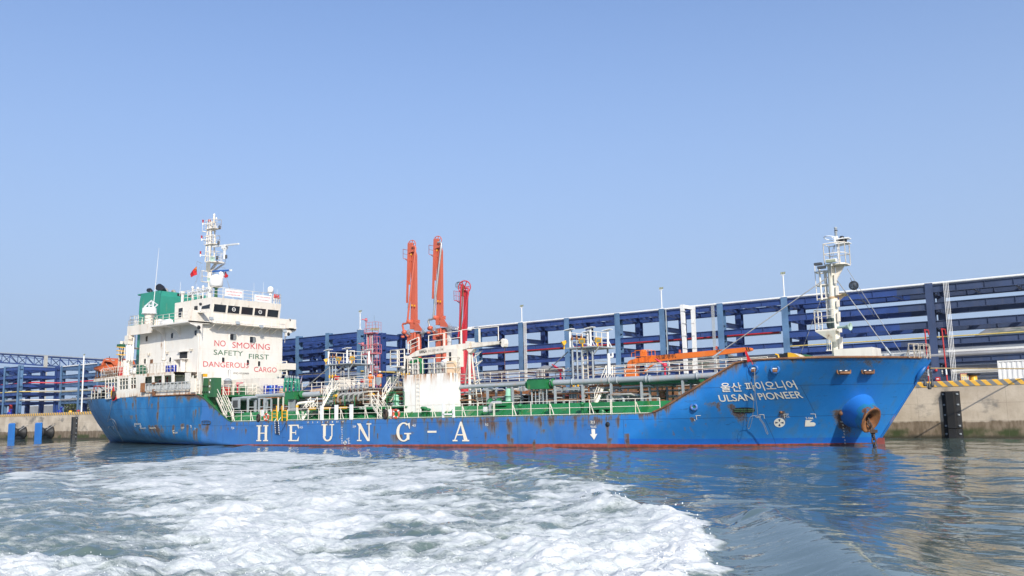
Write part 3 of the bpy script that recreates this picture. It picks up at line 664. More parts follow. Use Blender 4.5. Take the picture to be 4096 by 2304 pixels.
# ================================================================== PINK FIRE-MONITOR TOWER
q5 = lambda x, y, Y: V(1150+x/4.14, 1250+y/4.14, Y)
tw_ = thing("monitor_tower", "slim pink steel tower with grey pipes and a caged ladder on the quay", "tower", (q5(1390, 1100, 76).x, 76, QT))
def vert(mb, x0, y0, x1, y1, Y, r): a, b_ = q5(x0, y0, Y), q5(x1, y1, Y); mb.tube([(b_.x, Y, QT), b_, a], r, 8)
mb = MB()
for x, Y in ((1330, 75.6), (1385, 75.6), (1345, 76.1), (1400, 76.1)): vert(mb, x, 345, x+5, 1100, Y, .17)
for y in (350, 620, 690, 850, 1000): mb.bar(q5(1320, y, 75.5), q5(1420, y, 75.5), .12)
mb.build("tower_frame", PINK, tw_)
mb = MB()
for x in (1312, 1365, 1400, 1408): vert(mb, x, 190 if x == 1312 else 380, x+4, 1100, 75.25, .055)
vert(mb, 1255, 560, 1255, 750, 75.2, .07) if False else mb.tube([q5(1252, 560, 75.2), q5(1252, 750, 75.2), q5(1290, 790, 75.2), q5(1290, 1300, 75.2)], .08, 8)
mb.build("riser_pipe", GREYP, tw_)
for y, x0, x1 in ((340, 1270, 1440), (690, 1200, 1490)):
    mb = MB(); a, c = q5(x0, y, 75.1), q5(x1, y, 75.1); mb.box(a.x, c.x-.35, 75.1, 76.1, a.z-.1, a.z+.02); mb.rail([(a.x, 75.1, a.z), (c.x-.35, 75.1, a.z), (c.x-.35, 76.1, a.z)], 1.05 if y > 500 else .5, 2, 1, .03); mb.build("platform", PINK, tw_)
mb = MB(); a, c = q5(1355, 270, 75.2), q5(1500, 200, 75.2); mb.rail([(a.x-.6, 75.2, q5(1300, 320, 75.2).z), (c.x-.4, 75.2, q5(1300, 320, 75.2).z), (c.x-.4, 76.1, q5(1300, 320, 75.2).z)], 1.1, 3, .6, .022); mb.build("top_railing", PINK, tw_)
mb = MB(); lx = q5(1455, 800, 75.6); mb.ladder((lx.x, 75.7, QT), (lx.x, 75.7, q5(1455, 330, 75.6).z), (1, 0, 0), .4, .03, .33)
z = QT+1.5
while z < q5(1455, 330, 75.6).z: mb.bx((lx.x+.1, 75.4, z), .75, .06, .06); mb.bx((lx.x+.45, 75.6, z), .06, .6, .06); z += .95
for dx, y in ((-.25, 75.4), (.45, 75.4), (.45, 75.9)): mb.tube([(lx.x+dx, y, QT+1.5), (lx.x+dx, y, z-.9)], .03, 5)
mb.build("caged_ladder", PINK, tw_)
for nm, x, y in (("fire_monitor", 1300, 125), ("fire_monitor", 1245, 525)):
    p = q5(x, y, 75.2); mb = MB(); mb.tube([p+Vector((0, 0, -.9)), p], .06, 8); mb.lathe(p, [(0, -.14), (.13, -.14), (.15, 0), (.13, .14), (0, .14)], 12, (1, -.3, .1)); mb.tube([p, p+Vector((-.5, -.2, .12))], .06, 10); mb.tube([p, p+Vector((.3, -.1, -.15))], .08, 10); mb.box(p.x-.12, p.x+.12, p.y-.1, p.y+.1, p.z+.1, p.z+.22); mb.build(nm, PINK, tw_)
for i in range(5):
    p = q5(1375+29*i, 278, 74.9); mb = MB(); mb.prism([p+Vector((-.08, 0, -.12)), p+Vector((.08, 0, -.12)), p+Vector((.08, .12, .14)), p+Vector((-.08, .12, .14))], (0, .08, .02)); mb.build("flood_lamp", paint("lamp_gold", (.35, .30, .12), .3), tw_)
MB().tube([q5(1437, 200, 76), q5(1435, 50, 76)], .012, 5).build("whip_aerial", DGREY, tw_)

# ================================================================== ORANGE QUAY CRANE
q3 = lambda x, y, Y: V(2500+x/4.14, 1150+y/4.14, Y)
YC = 75.2
oc = thing("quay_crane", "small bright orange jib crane standing on the quay, lettered jib lowered level", "crane", (q3(110, 1400, YC).x, YC, QT))
c = q3(112, 1400, YC); mb = MB(); mb.box(c.x-.55, c.x+.55, YC-.5, YC+.5, QT, q3(110, 1330, YC).z); mb.tube([(c.x, YC, QT), (c.x, YC, QT+.4)], .8, 16); mb.build("pedestal", ORANGEC, oc)
mb = MB(); mb.prism([q3(x, y, YC-.35) for x, y in ((38, 1380), (38, 1265), (52, 1225), (90, 1200), (200, 1170), (420, 1130), (440, 1120), (440, 1225), (280, 1235), (190, 1255), (180, 1380))], (0, .7, 0)); mb.build("crane_house", ORANGEC, oc)
mb = MB(); mb.prism([q3(x, y, YC-.28) for x, y in ((415, 1135), (2010, 988), (2080, 1000), (2085, 1040), (2020, 1060), (1600, 1110), (440, 1235))], (0, .56, 0))
jib = mb.build("jib", ORANGEC, oc)
TA = "\u8fdc\u671b\u6e2f\u673a"
text_mb(TA, q3(540, 1195, YC), q3(868, 1166, YC), .42, off=(0, -.30, 0), bold=0).build("lettering", LETK, jib)
text_mb("\u9650\u540a2t", q3(1530, 1082, YC), q3(1642, 1072, YC), .24, off=(0, -.30, 0), bold=0).build("lettering", LETK, jib)
mb = MB(); mb.m = 0
for x in (1995, 2030): mb.prism([q3(x, 990, YC-.295), q3(x+16, 988, YC-.295), q3(x+40, 1045, YC-.295), q3(x+22, 1050, YC-.295)], (0, .01, 0))
mb.build("band", BLACKP, jib)
mb = MB(); p = [q3(190, 1245, YC-.7), q3(405, 1230, YC-.7)]; mb.box(p[0].x, p[1].x, YC-.9, YC-.36, p[1].z-.05, p[1].z+.03); zf = p[1].z
mb.rail([(p[0].x, YC-.9, zf), (p[1].x, YC-.9, zf), (p[1].x, YC+.5, zf)], 1.1, 2, .8, .03); mb.rail([(p[0].x-.55, YC-.6, zf+.55), (p[0].x, YC-.9, zf+.55)], .4, 1, 1, .03); mb.build("operator_platform", ORANGEC, oc)
mb = MB(); a = q3(310, 1100, YC); mb.bx(a, .5, .5, .5); mb.lathe(a+Vector((0, 0, .2)), [(.3, 0), (.25, .18), (.05, .22)], 12); mb.build("control_stand", ORANGEC, oc)
mb = MB(); mb.tube([q3(300, 1420, YC), q3(450, 1285, YC), q3(530, 1235, YC)], .11, 10); mb.build("lift_cylinder", ORANGEC, oc)
mb = MB()
for x, y in ((905, 1080), (1512, 1020)): mb.prism([q3(x-14, y, YC), q3(x+14, y-2, YC), q3(x+14, y-50, YC), q3(x-14, y-48, YC)], (0, .08, 0))
mb.build("sheave_bracket", ORANGE, oc)
fl = MB(); a = q3(1990, 1035, YC-.4); fl.add([a+Vector((dx, dy, dz)) for dx, dy, dz in ((-.02, 0, 0), (.08, 0, -.05), (.20, .03, -.45), (.42, -.02, -.75), (.60, .04, -1.0), (.30, -.02, -1.05), (.14, .02, -.7), (.0, -.03, -.35))], [(0, 1, 2, 7), (7, 2, 3, 6), (6, 3, 4, 5)])
fl.v += [(x, y+.015, z) for x, y, z in fl.v]; fl.f += [[i+8 for i in reversed(f)] for f in fl.f[:3]]; fl.sm += [False]*3; fl.mi += [0]*3
o = fl.build("flag", FLAGR); o["label"] = "small red flag hanging from the tip of the orange jib"; o["category"] = "flag"; o["group"] = "red flags"

# ================================================================== QUAY FURNITURE
def fender_v(label, x, w=1.27):
    o = thing("rubber_fender", label, "fender", (x, 73.4, 0), "black V-section fenders on the quay wall")
    mb = MB(); y = 73.39
    for z0, z1 in ((-.6, .72), (.78, 3.5)):
        mb.prism([(x-w/2, y, z0), (x-w/2+.06, y-.10, z0), (x-w/2+.28, y-.14, z0), (x-.26, y-.5, z0), (x+.26, y-.5, z0), (x+w/2-.28, y-.14, z0), (x+w/2-.06, y-.10, z0), (x+w/2, y, z0)], (0, 0, z1-z0))
    mb.build("fender_body", BLACK, o)
    mb = MB()
    for s in (-1, 1):
        for z in (.35, .95, 1.75, 2.5, 3.28): mb.bx((x+s*(w/2-.16), y-.15, z), .15, .05, .12); mb.tube([(x+s*(w/2-.16), y-.17, z), (x+s*(w/2-.16), y-.22, z)], .045, 8)
    mb.build("bolt_plate", GREYP, o)
fender_v("black V-section rubber fender on the quay wall right of the bow", -13.65)
fender_v("black V-section rubber fender on the quay wall left of the ship's stern", -141.6, 1.7)
fender_v("black rubber fender half hidden behind the ship's stern", -124.0, 1.7)
def fender_panel(label, x):
    o = thing("panel_fender", label, "fender", (x, 71.5, 0), "blue panel fenders on the quay wall")
    mb = MB(); mb.prism([(x-.9, 71.2, -.8), (x-.9, 71.5, -.8), (x-.9, 71.5, 2.72), (x-.9, 71.35, 2.72), (x-.9, 71.2, 2.5)], (1.85, 0, 0)); mb.build("panel", BLUEF, o)
    mb = MB(); mb.box(x-.8, x+.85, 71.5, 71.62, -.7, 2.6)
    mb.build("panel_frame", BLACK, o)
    mb = MB(); mb.lathe((x+.25, 73.38, 1.15), [(0, 0), (1.02, 0), (1.02, -.25), (.72, -.5), (.62, -1.2), (.85, -1.6), (.85, -1.77), (0, -1.77)], 24, (0, 1, 0)); mb.build("rubber_cone", BLACK, o)
    mb = MB()
    for dx in (-.3, .9): mb.tube([(x+dx*.6, 71.65, .9), (x+dx*.9, 72.4, 1.6), (x+dx+.3, 73.38, 2.35)], .05, 6)
    mb.build("chain", ROPEG, o)
fender_panel("blue faced panel fender nearest the left edge", -158.6)
fender_panel("blue faced panel fender between its twin and the black fender", -149.3)
def bollard(label, x, y=74.6):
    o = thing("bollard", label, "bollard", (x, y, QT), "yellow mooring bollards")
    MB().lathe((x, y, QT), [(.42, 0), (.42, .08), (.26, .1), (.26, .78)], 20).build("post", YELLOW, o)
    MB().lathe((x, y, QT+.78), [(.05, 0), (.4, .0), (.5, .06), (.5, .14), (.42, .19), (0, .2)], 20).build("cap", BLACK, o)
bollard("yellow bollard with black cap beside the red sign board", -12.2); b2 = V(282, 1648, 74.6); bollard("yellow bollard with black cap near the tall lamp pole on the left", b2.x)
ct = thing("container", "white corrugated container on the quay at the right edge", "container", (-8, 79.5, QT))
x0 = V(3992, 1480, 78.6).x; zt = V(3992, 1443, 78.6).z; mb = MB(); prof = []
x = x0+.12
while x < x0+6.0: prof += [(x, 78.66), (x+.12, 78.66), (x+.17, 78.62), (x+.30, 78.62)]; x += .35
mb.prism([(a, b_, QT+.15) for a, b_ in prof]+[(prof[-1][0], 81, QT+.15), (prof[0][0], 81, QT+.15)], (0, 0, zt-QT-.25)); mb.build("corrugated_wall", DUCT, ct)
mb = MB(); mb.box(x0, x0+6.2, 78.58, 81.05, zt-.1, zt); mb.box(x0, x0+6.2, 78.58, 81.05, QT, QT+.15); mb.box(x0, x0+.12, 78.58, 78.72, QT+.15, zt-.1); mb.build("corner_frame", DUCT, ct)
# notice board
sb = V(3860, 1512, 74.3); sg = thing("notice_board", "red and cream notice board with small pictures, beside the yellow bollard", "sign", (sb.x, 74.3, QT))
mb = MB(); wd, ht = .62, .68; zb = QT+.28; mb.box(sb.x-wd/2, sb.x+wd/2, 74.3, 74.34, zb, zb+ht)
for s in (-1, 1): mb.box(sb.x+s*wd*.4-.02, sb.x+s*wd*.4+.02, 74.34, 74.38, QT, zb+ht)
mb.build("board", RED, sg)
mb = MB(); mb.box(sb.x-wd/2+.04, sb.x+wd/2-.04, 74.29, 74.296, zb+.17, zb+ht-.04); fc_ = mb.build("panel", paint("sign_cream", (.80, .68, .30), .5), sg)
rr = random.Random(3)
for i in range(6):
    mb = MB(); cx, cz = sb.x-.17+.17*(i % 3), zb+.38-.13*(i//3); mb.box(cx-.055, cx+.055, 74.284, 74.289, cz-.05, cz+.05); pc_ = mb.build("picture", SIGNW, fc_)
    mb = MB(); mb.box(cx-.03+.01*(i % 3), cx+.005, 74.279, 74.283, cz-.03, cz+.03); mb.box(cx+.01, cx+.035, 74.279, 74.283, cz-.035, cz-.01); mb.build("pictogram", DRUM, fc_)
text_mb("\u5b89\u5168\u987b\u77e5\u724c", (sb.x-.2, 74.285, zb+.53), (sb.x+.2, 74.285, zb+.53), .08, off=(0, 0, 0), bold=0).build("lettering", RED, sg)
for dz, s_ in ((.1, "\u672a\u7ecf\u8bb8\u53ef \u7981\u6b62 \u8fdb\u5165"), (.04, "\u6ce8\u610f\u5b89\u5168")): text_mb(s_, (sb.x-.24, 74.295, zb+dz-.01), (sb.x+.24, 74.295, zb+dz-.01), .045, off=(0, 0, 0), bold=0).build("lettering", SIGNW, sg)
# red davit poles, hydrants
def red_pole(label, top, Y, base_x):
    o = thing("red_pole", label, "pole", (base_x, Y, QT)); tp = V(*top, Y)
    mb = MB(); mb.tube([(base_x, Y, QT), tp], .055, 10); mb.tube([tp, tp+Vector((-.05, .1, .2)), tp+Vector((.12, .6, .18)), tp+Vector((.14, .7, -.2))], .055, 10); mb.build("pole", RED, o)
    b0 = Vector((base_x, Y, QT)); mb = MB(); mb.tube([b0.lerp(tp, .23), b0.lerp(tp, .34)], .06, 10); mb.build("white_band", SIGNW, o)
red_pole("thin red pole right of the navy column", (3768, 1325), 78.5, V(3790, 1528, 78.5).x)
red_pole("thin red pole half behind the bow railing, left of the navy column", (3700, 1328), 80.5, V(3716, 1530, 80.5).x)
hy = thing("fire_call_box", "small red box fixed low on the navy rack column", "call box", (-16.4, YF-.5, QT)); hp = V(3752, 1516, YF-.5)
MB().box(hp.x-.16, hp.x+.16, YF-.6, YF-.37, hp.z-.16, hp.z+.16).build("box", RED, hy); MB().lathe((hp.x-.1, YF-.45, hp.z+.75), [(0, -.1), (.12, -.08), (.12, .08), (0, .1)], 10, (0, 1, 0)).build("bell", RED, hy); MB().box(hp.x-.1, hp.x+.1, YF-.605, YF-.602, hp.z-.03, hp.z+.05).build("label_plate", SIGNW, hy)
# motors / hose reels on the left quay
for label, px, py in (("blue pump motor on the quay in front of the left rack's corner column", 690/2.9, 1644), ("blue pump motor on the quay by the leftmost rack columns", 110/2.9, 1651)):
    p = V(px, py, 75.0); o = thing("pump_motor", label, "motor", (p.x, 75.0, QT), "blue pump motors on the quay")
    MB().box(p.x-1.3, p.x+.9, 74.8, 75.4, QT, QT+.28).build("base_frame", DGREY, o)
    MB().lathe((p.x-.5, 75.1, QT+.6), [(0, -.1), (.3, -.1), (.32, .1), (.32, .8), (.22, .9), (0, .95)], 14, (1, 0, 0)).build("motor", DRUM, o)
    MB().lathe((p.x+.35, 75.1, QT+.75), [(.15, 0), (.15, .4), (.3, .45), (.3, .6), (0, .62)], 12).build("valve", DRUM, o)
for label, px in (("red fire hydrant behind the leftmost columns", 42), ("red hydrant at the foot of the tall lamp pole", 314)):
    p = V(px, 1640, 76.2); o = thing("hydrant", label, "hydrant", (p.x, 76.2, QT), "red hydrants on the quay"); h = 2.2 if px < 100 else .6
    MB().tube([(p.x, 76.2, QT), (p.x, 76.2, QT+h)], .3 if px < 100 else .14, 12).build("pillar", RED, o); MB().lathe((p.x, 76.2, QT+h), [(.36 if px < 100 else .3, 0), (.36 if px < 100 else .3, .12), (.1, .2), (0, .22)], 12).build("cap", RED, o)
wb = V(445, 1600, 78); o = thing("white_cabin", "plain white cabin on the quay close behind the ship's stern", "cabin", (wb.x, 78, QT)); xa, xb, zc = V(415, 1640, 78).x, V(470, 1640, 78).x+4, V(440, 1612, 78).z
MB().prism([(xa, 78, QT), (xb, 78, QT), (xb, 78, zc), (xa+.9, 78, zc)], (0, 3, 0)).build("wall", SIGNW, o); MB().box(xa+.8, xb+.1, 77.9, 81.1, zc, zc+.1).build("roof", SIGNW, o)
# bushes seen under the left rack
LEAF = paint("leaf", (.05, .075, .02), .8, 0, .4, scale=3)
def bush(label, px, py, Y, w, h, n):
    c = V(px, py, Y); rr = random.Random(int(px)); o = thing("shrub", label, "shrub", (c.x, Y, QT)); mb = MB()
    for i in range(n):
        a, r, z = rr.uniform(0, 6.28), w*math.sqrt(rr.random())*.5, rr.random()
        p = Vector((c.x+math.cos(a)*r, Y+math.sin(a)*r, QT+h*(.15+.85*z*(1-.4*(r/w)))))
        d = Vector((rr.uniform(-1, 1), rr.uniform(-1, 1), rr.uniform(-.5, 1))).normalized()*.22; e = d.orthogonal().normalized()*.1
        mb.add([p-d, p+e, p+d, p-e], [(0, 1, 2, 3)])
    mb.build("foliage", LEAF, o); mb = MB()
    for i in range(7): mb.tube([(c.x, Y, QT), (c.x+rr.uniform(-.4, .4)*w, Y+rr.uniform(-.3, .3)*w, QT+h*rr.uniform(.6, .9))], .06, 5, r2=.02)
    mb.build("stem", BROWN, o)
bush("loose dry shrub seen under the rack by the left lamp pole", 292, 1630, 93, 5, 3.6, 900)
bush("loose dry shrub seen under the rack behind the ship's stern rail", 350, 1600, 93, 6, 4.4, 900)
# ================================================================== THE TANKER
CL, HB = 62.6, 8.6
ship = thing("tanker_ship", "blue and white chemical tanker with a rust streaked hull, moored along the quay", "ship", (-64, CL, 0))
def lerp(a, b, t): return a + (b-a)*t
def hull_hb(x, z):
    x = np.asarray(x, float); zt = np.clip(np.asarray(z, float)/5.5, 0, 1); w = zt**1.25
    xf = lerp(-16.4, -12.6, zt); u = np.clip((xf-x)/lerp(15., 7.6, w), 0, 1); fb = 1-(1-u)**lerp(1.5, 2.28, w)
    wa = zt**.5; xa = lerp(-111.6, -115.6, 1-(1-zt)**2.4); u = np.clip((x-xa)/lerp(40., 25., wa), 0, 1); fa = 1-(1-u)**lerp(1.45, 2.7, wa)
    return HB*fb*fa
def hull_y(x, z): return CL - hull_hb(x, z)
def sheer(x):
    x = np.asarray(x, float)
    s = np.interp(x, [-116, -95, -80.0, -79.3, -74.9, -74.4, -29.3, -28.3, -27.4, -22.4, -21.4, -12], [5.36, 5.22, 5.12, 4.85, 2.42, 2.31, 2.31, 2.40, 2.75, 5.38, 5.5, 5.5])
    return s
def hit(px, py, off=0.0):
    Yg = 54.
    for _ in range(60):
        p = V(px, py, Yg); Yg = .6*Yg + .4*(float(hull_y(p.x, p.z))-off)
    return V(px, py, Yg)
zr_px = [(700,1770),(800,1772.5),(1000,1775),(1500,1775.8),(2200,1772.7),(2440,1772),(2755,1775),(3200,1771),(3380,1769),(3527,1769)]
zr = [(hit(*p).x, hit(*p).z) for p in zr_px]; zr[0] = (-95, -.25); zr[1] = (-84, -.02); zr = [(-120, -.6)] + zr + [(-10, zr[-1][1])]
zr.sort(); zr = [(a, c-.05) for a, c in zr]
rr = random.Random(11); streaks = []
def streak(px, py, w, l, s=1.0):
    p = hit(px, py); k = PXM(p); streaks.append((p.x, p.z, max(.06, w/k), l/k, s))
for a in ((783,1640,7,36,1.2),(773,1643,5,60,.9),(797,1630,4,60,1.1),(632,1610,5,75,1.1),(630,1650,8,50,1.1),(543,1600,5,60,1.2),(544,1660,6,30,1.2),(531,1612,8,30,1.),(607,1615,9,24,.9),(596,1700,10,50,1.2),(624,1700,12,55,1.3),(610,1700,7,30,.9),
          (693,1700,7,40,1.1),(730,1696,13,26,1.3),(750,1700,8,60,1.1),(776,1722,9,45,1.5),(787,1715,6,70,1.4),(830,1693,11,34,1.3),(826,1708,7,40,1.),(800,1697,12,30,.8),(815,1690,6,40,.8),(505,1610,7,30,.8),(440,1705,7,34,1.1),(525,1662,16,20,.9),(420,1665,5,18,.8),(437,1665,5,20,.8),(484,1662,14,12,.7),(760,1580,36,16,1.),(800,1582,30,14,1.3),
          (1045,1690,8,60,.8),(1087,1700,6,100,1.),(1180,1690,4,40,.6),(1370,1740,5,18,.8),(1496,1706,6,60,.9),(1511,1735,5,30,1.1),(1590,1735,10,35,1.3),(1604,1740,8,30,1.2),(1565,1735,5,30,.8),(1577,1740,14,40,1.),(1710,1688,6,90,.8),(1972,1690,22,60,.9),(2040,1690,14,90,1.1),(1942,1730,6,45,1.3),(2033,1740,8,45,1.1),(2050,1755,8,25,1.2),(2135,1770,6,20,1.6),
          (2137,1760,4,25,1.2),(2165,1690,6,40,.7),(2175,1720,8,15,1.),(2300,1690,7,60,1.),(2430,1700,6,100,1.4),(2470,1673,10,34,1.3),(2508,1737,10,40,1.6),(2508,1760,7,20,1.2),(2440,1755,7,22,1.3),(2200,1678,8,30,.8),(2250,1680,9,22,.8),(2395,1680,10,18,.8),(2365,1685,12,25,.8),
          (2767,1672,8,22,1.3),(2852,1612,34,14,1.1),(2870,1620,6,40,1.),(2924,1620,14,50,1.4),(2942,1645,8,50,1.1),(2965,1650,14,40,1.2),(3005,1632,10,10,1.2),(3056,1628,4,6,1.),(3127,1645,10,24,1.6),(3126,1660,12,30,.8),(3362,1645,24,22,2.0),(3352,1660,14,80,1.5),(3372,1660,10,80,.9),(3366,1700,9,14,1.3),(3098,1540,5,16,.9),(3017,1500,18,26,.6),(3060,1470,4,25,.8)): streak(*a)
for i in range(130):
    x = rr.uniform(-52, -30); streaks.append((x, float(sheer(x))-rr.uniform(.08, .3), rr.uniform(.05, .16), rr.uniform(.25, 1.1), rr.uniform(.18, .5)))
for i in range(150):                                   # runs from the deck edge
    x = rr.uniform(-112, -14); streaks.append((x, float(sheer(x))-rr.uniform(0, .22), rr.uniform(.04, .22), rr.uniform(.15, 1.0)*(1.6 if x < -80 else 1), rr.uniform(.3, .9)))
for i in range(110): streaks.append((rr.uniform(-96, -72), rr.uniform(1.5, 2.1), rr.uniform(.04, .16), rr.uniform(.2, .9), rr.uniform(.3, .8)))
for i in range(90): streaks.append((rr.uniform(-110, -76), rr.uniform(1.0, 4.6), rr.uniform(.03, .14), rr.uniform(.1, .6), rr.uniform(.3, .8)))
for i in range(90): streaks.append((rr.uniform(-60, -16), rr.uniform(.6, 2.0), rr.uniform(.03, .10), rr.uniform(.1, .5), rr.uniform(.2, .7)))
def hull_side(sgn, n, nz):
    s0 = np.concatenate([-85-np.linspace(1, 0, int(n*.26))[:-1]*31, np.linspace(-85, -30, int(n*.5)), -30+np.linspace(0, 1, int(n*.24))[1:]*17.5]); v_ = np.linspace(0, 1, nz)
    S, Vv = np.meshgrid(s0, v_); zt_ = sheer(S); Z = -1.4 + (zt_+1.4)*Vv; zn = np.clip(Z/5.5, 0, 1)
    xf = lerp(-16.4, -12.6, zn)+np.minimum(Z, 0)*.1; xa = lerp(-111.6, -115.6, 1-(1-zn)**2.4)
    Xh = np.where(S > -30, -30+(S+30)/17.5*(xf+30), np.where(S < -85, -85+(S+85)/31*(-85-xa)*1.0, S))
    return Xh, CL + sgn*hull_hb(Xh, Z), Z
mb = MB(); attrs = []
for sgn, n, nz in ((-1, 900, 56), (1, 120, 14)):
    Xh, Yh, Zh = hull_side(sgn, n, nz); nc = Xh.shape[1]
    fs = [(r*nc+c, r*nc+c+1, (r+1)*nc+c+1, (r+1)*nc+c) for r in range(nz-1) for c in range(nc-1)]
    if sgn > 0: fs = [tuple(reversed(f)) for f in fs]
    if sgn < 0:                                        # faint dents between the frames
        Yh = Yh + .012*np.abs(np.sin(Xh*math.pi/2.4))*np.clip((Zh+.2)/2, 0, 1) + (fbm(Xh*.8, Zh*.8, 77, 3)-.5)*.05
    mb.add(np.stack([Xh, Yh, Zh], -1).reshape(-1, 3).tolist(), fs, True)
    ru = np.zeros(Xh.shape)
    if sgn < 0:
        for x0, z0, w_, l_, s_ in streaks:
            k = (np.abs(Xh-x0) < 3*w_+.2); dz = np.where(Zh < z0, (z0-Zh)/l_, (Zh-z0)/.05)
            ru = ru + np.where(k, s_*np.exp(-((Xh-x0)/w_)**2)*np.exp(-(dz*1.15)**2), 0)
        ed = sheer(Xh)-Zh; ru = ru + np.exp(-ed/.09)*.75*(Xh < 0)
        slope = ((Xh > -29.5) & (Xh < -21)).astype(float); ru = ru + slope*np.exp(-ed/.28)*(.25+.9*fbm(Xh*1.5, Zh*.6, 5, 4)) + ((Xh < -77) & (Xh > -84))*np.exp(-ed/.35)*(.2+.8*fbm(Xh*1.5, Zh*.6, 6, 4))
    tone = sst(-31.3, -31.05, Xh) + sst(-79.3, -79.5, Xh - (fbm(Xh*0+3, Zh*2, 12, 3)-.5)*.6) if sgn < 0 else np.zeros(Xh.shape)
    zred = Zh - np.interp(Xh, [a for a, _ in zr], [c for _, c in zr])
    attrs.append((np.clip(ru, 0, 2).ravel(), tone.ravel(), zred.ravel()))
m, t, N, L, b = newmat("hull_paint")
co_ = N.new("ShaderNodeTexCoord").outputs["Object"]
def attr(n): a = N.new("ShaderNodeAttribute"); a.attribute_name = n; return a.outputs["Fac"]
big = tex(t, .25, 4, co_, None, .6); vst = tex(t, 1.3, 4, co_, (1, 1, .10), .6); fin = tex(t, 7, 5, co_, None, .7); scr = tex(t, 2.2, 5, co_, (.22, 1, 2.6), .7)
mid_ = mixc(t, ramp(t, big, .3, .7), (.033, .138, .39), (.046, .178, .46)); end_ = mixc(t, ramp(t, big, .3, .7), (.010, .165, .50), (.022, .20, .56))
sp0 = N.new("ShaderNodeSeparateXYZ"); L.new(co_, sp0.inputs[0]); aft_ = mixc(t, ramp(t, tex(t, .5, 4, co_, (1, 1, .5), .6), .35, .65), (.010, .115, .30), (.022, .175, .42)); end_ = mixc(t, ramp(t, sp0.outputs[0], -4, -8), end_, aft_)
c = mixc(t, attr("tone"), mid_, end_)
c = mixc(t, mth(t, 'MULTIPLY', mth(t, 'MULTIPLY', attr("tone"), ramp(t, attr("zred"), .40, .36)), .75), c, (.008, .12, .55))
c = mixc(t, ramp(t, vst, .50, .72, 0, .42), c, (.07, .15, .21))
c = mixc(t, ramp(t, scr, .62, .70, 0, .6), c, (.015, .04, .08)); c = mixc(t, ramp(t, scr, .25, .32, .25, 0), c, (.12, .28, .52))
zrd = attr("zred"); wl = tex(t, 3, 4, co_)
red = mixc(t, ramp(t, wl, .4, .7), (.26, .050, .030), (.36, .085, .055))
c = mixc(t, ramp(t, zrd, .008, -.008), c, red)
sepz = N.new("ShaderNodeSeparateXYZ"); L.new(co_, sepz.inputs[0])
c = mixc(t, ramp(t, mth(t, 'ADD', sepz.outputs[2], mth(t, 'MULTIPLY', wl, .25)), .26, .14, 0, .75), c, (.035, .035, .03))
ra_ = attr("rust"); rf = mth(t, 'ADD', mth(t, 'MULTIPLY', ra_, .78), mth(t, 'MULTIPLY', mth(t, 'SUBTRACT', fin, .5), .7)); rf = mth(t, 'ADD', rf, mth(t, 'MULTIPLY', mth(t, 'SUBTRACT', tex(t, 6.5, 5, co_, (1.8, 1, .10), .7), .5), 2.9))
c = mixc(t, ramp(t, mth(t, 'ADD', mth(t, 'MULTIPLY', rf, .5), mth(t, 'MULTIPLY', ra_, .5)), .18, .62, 0, .55), c, (.15, .14, .07))
c = mixc(t, ramp(t, rf, .42, .95, 0, .86), c, mixc(t, ramp(t, fin, .35, .7), (.060, .036, .022), (.17, .075, .032)))
pl = N.new("ShaderNodeTexBrick"); pl.offset = .3; pl.inputs["Scale"].default_value = 1; pl.inputs["Brick Width"].default_value = 9; pl.inputs["Row Height"].default_value = 1.95; pl.inputs["Mortar Size"].default_value = .022
cb2 = N.new("ShaderNodeCombineXYZ"); L.new(sepz.outputs[0], cb2.inputs[0]); L.new(sepz.outputs[2], cb2.inputs[1]); L.new(cb2.outputs[0], pl.inputs[0])
c = mixc(t, mth(t, 'MULTIPLY', pl.outputs["Fac"], .5), c, (.01, .04, .12))
L.new(c, b.inputs["Base Color"]); L.new(ramp(t, mth(t, 'ADD', rf, mth(t, 'MULTIPLY', vst, .5)), .3, 1.0, .42, .85), b.inputs["Roughness"])
bump(t, b, mth(t, 'ADD', mth(t, 'MULTIPLY', big, .6), mth(t, 'MULTIPLY', rf, .02)), .35, .12)
hull = mb.build("hull", m, ship)
for i, nme in enumerate(("rust", "tone", "zred")):
    a = hull.data.attributes.new(nme, 'FLOAT', 'POINT'); a.data.foreach_set("value", np.concatenate([q[i] for q in attrs]).astype(np.float32))
def hullmap(p): return Vector((p.x, float(hull_y(p.x, p.z))-.035, p.z))
def strip(mbx, x0, x1, z, n=40, inset=.05):
    xs = np.linspace(x0, x1, n); y = hull_hb(xs, np.full(n, z))-inset
    mbx.add([(x, CL-q, z) for x, q in zip(xs, y)]+[(x, CL+q, z) for x, q in zip(xs, y)], [(i, i+1, n+i+1, n+i) for i in range(n-1)])
mb = MB(); strip(mb, -79, -26, 2.26); strip(mb, -115.4, -79.2, 5.06); strip(mb, -24, -12.9, 4.75)
mb.add([(-79.2, CL-8.5, 2.2), (-79.2, CL+8.5, 2.2), (-79.2, CL+8.5, 5.06), (-79.2, CL-8.5, 5.06)], [(0, 1, 2, 3)]); mb.add([(-24, CL-5.6, 2.2), (-24, CL+5.6, 2.2), (-24, CL+5.6, 4.75), (-24, CL-5.6, 4.75)], [(0, 1, 2, 3)])
mb.build("deck", GREEN, ship)
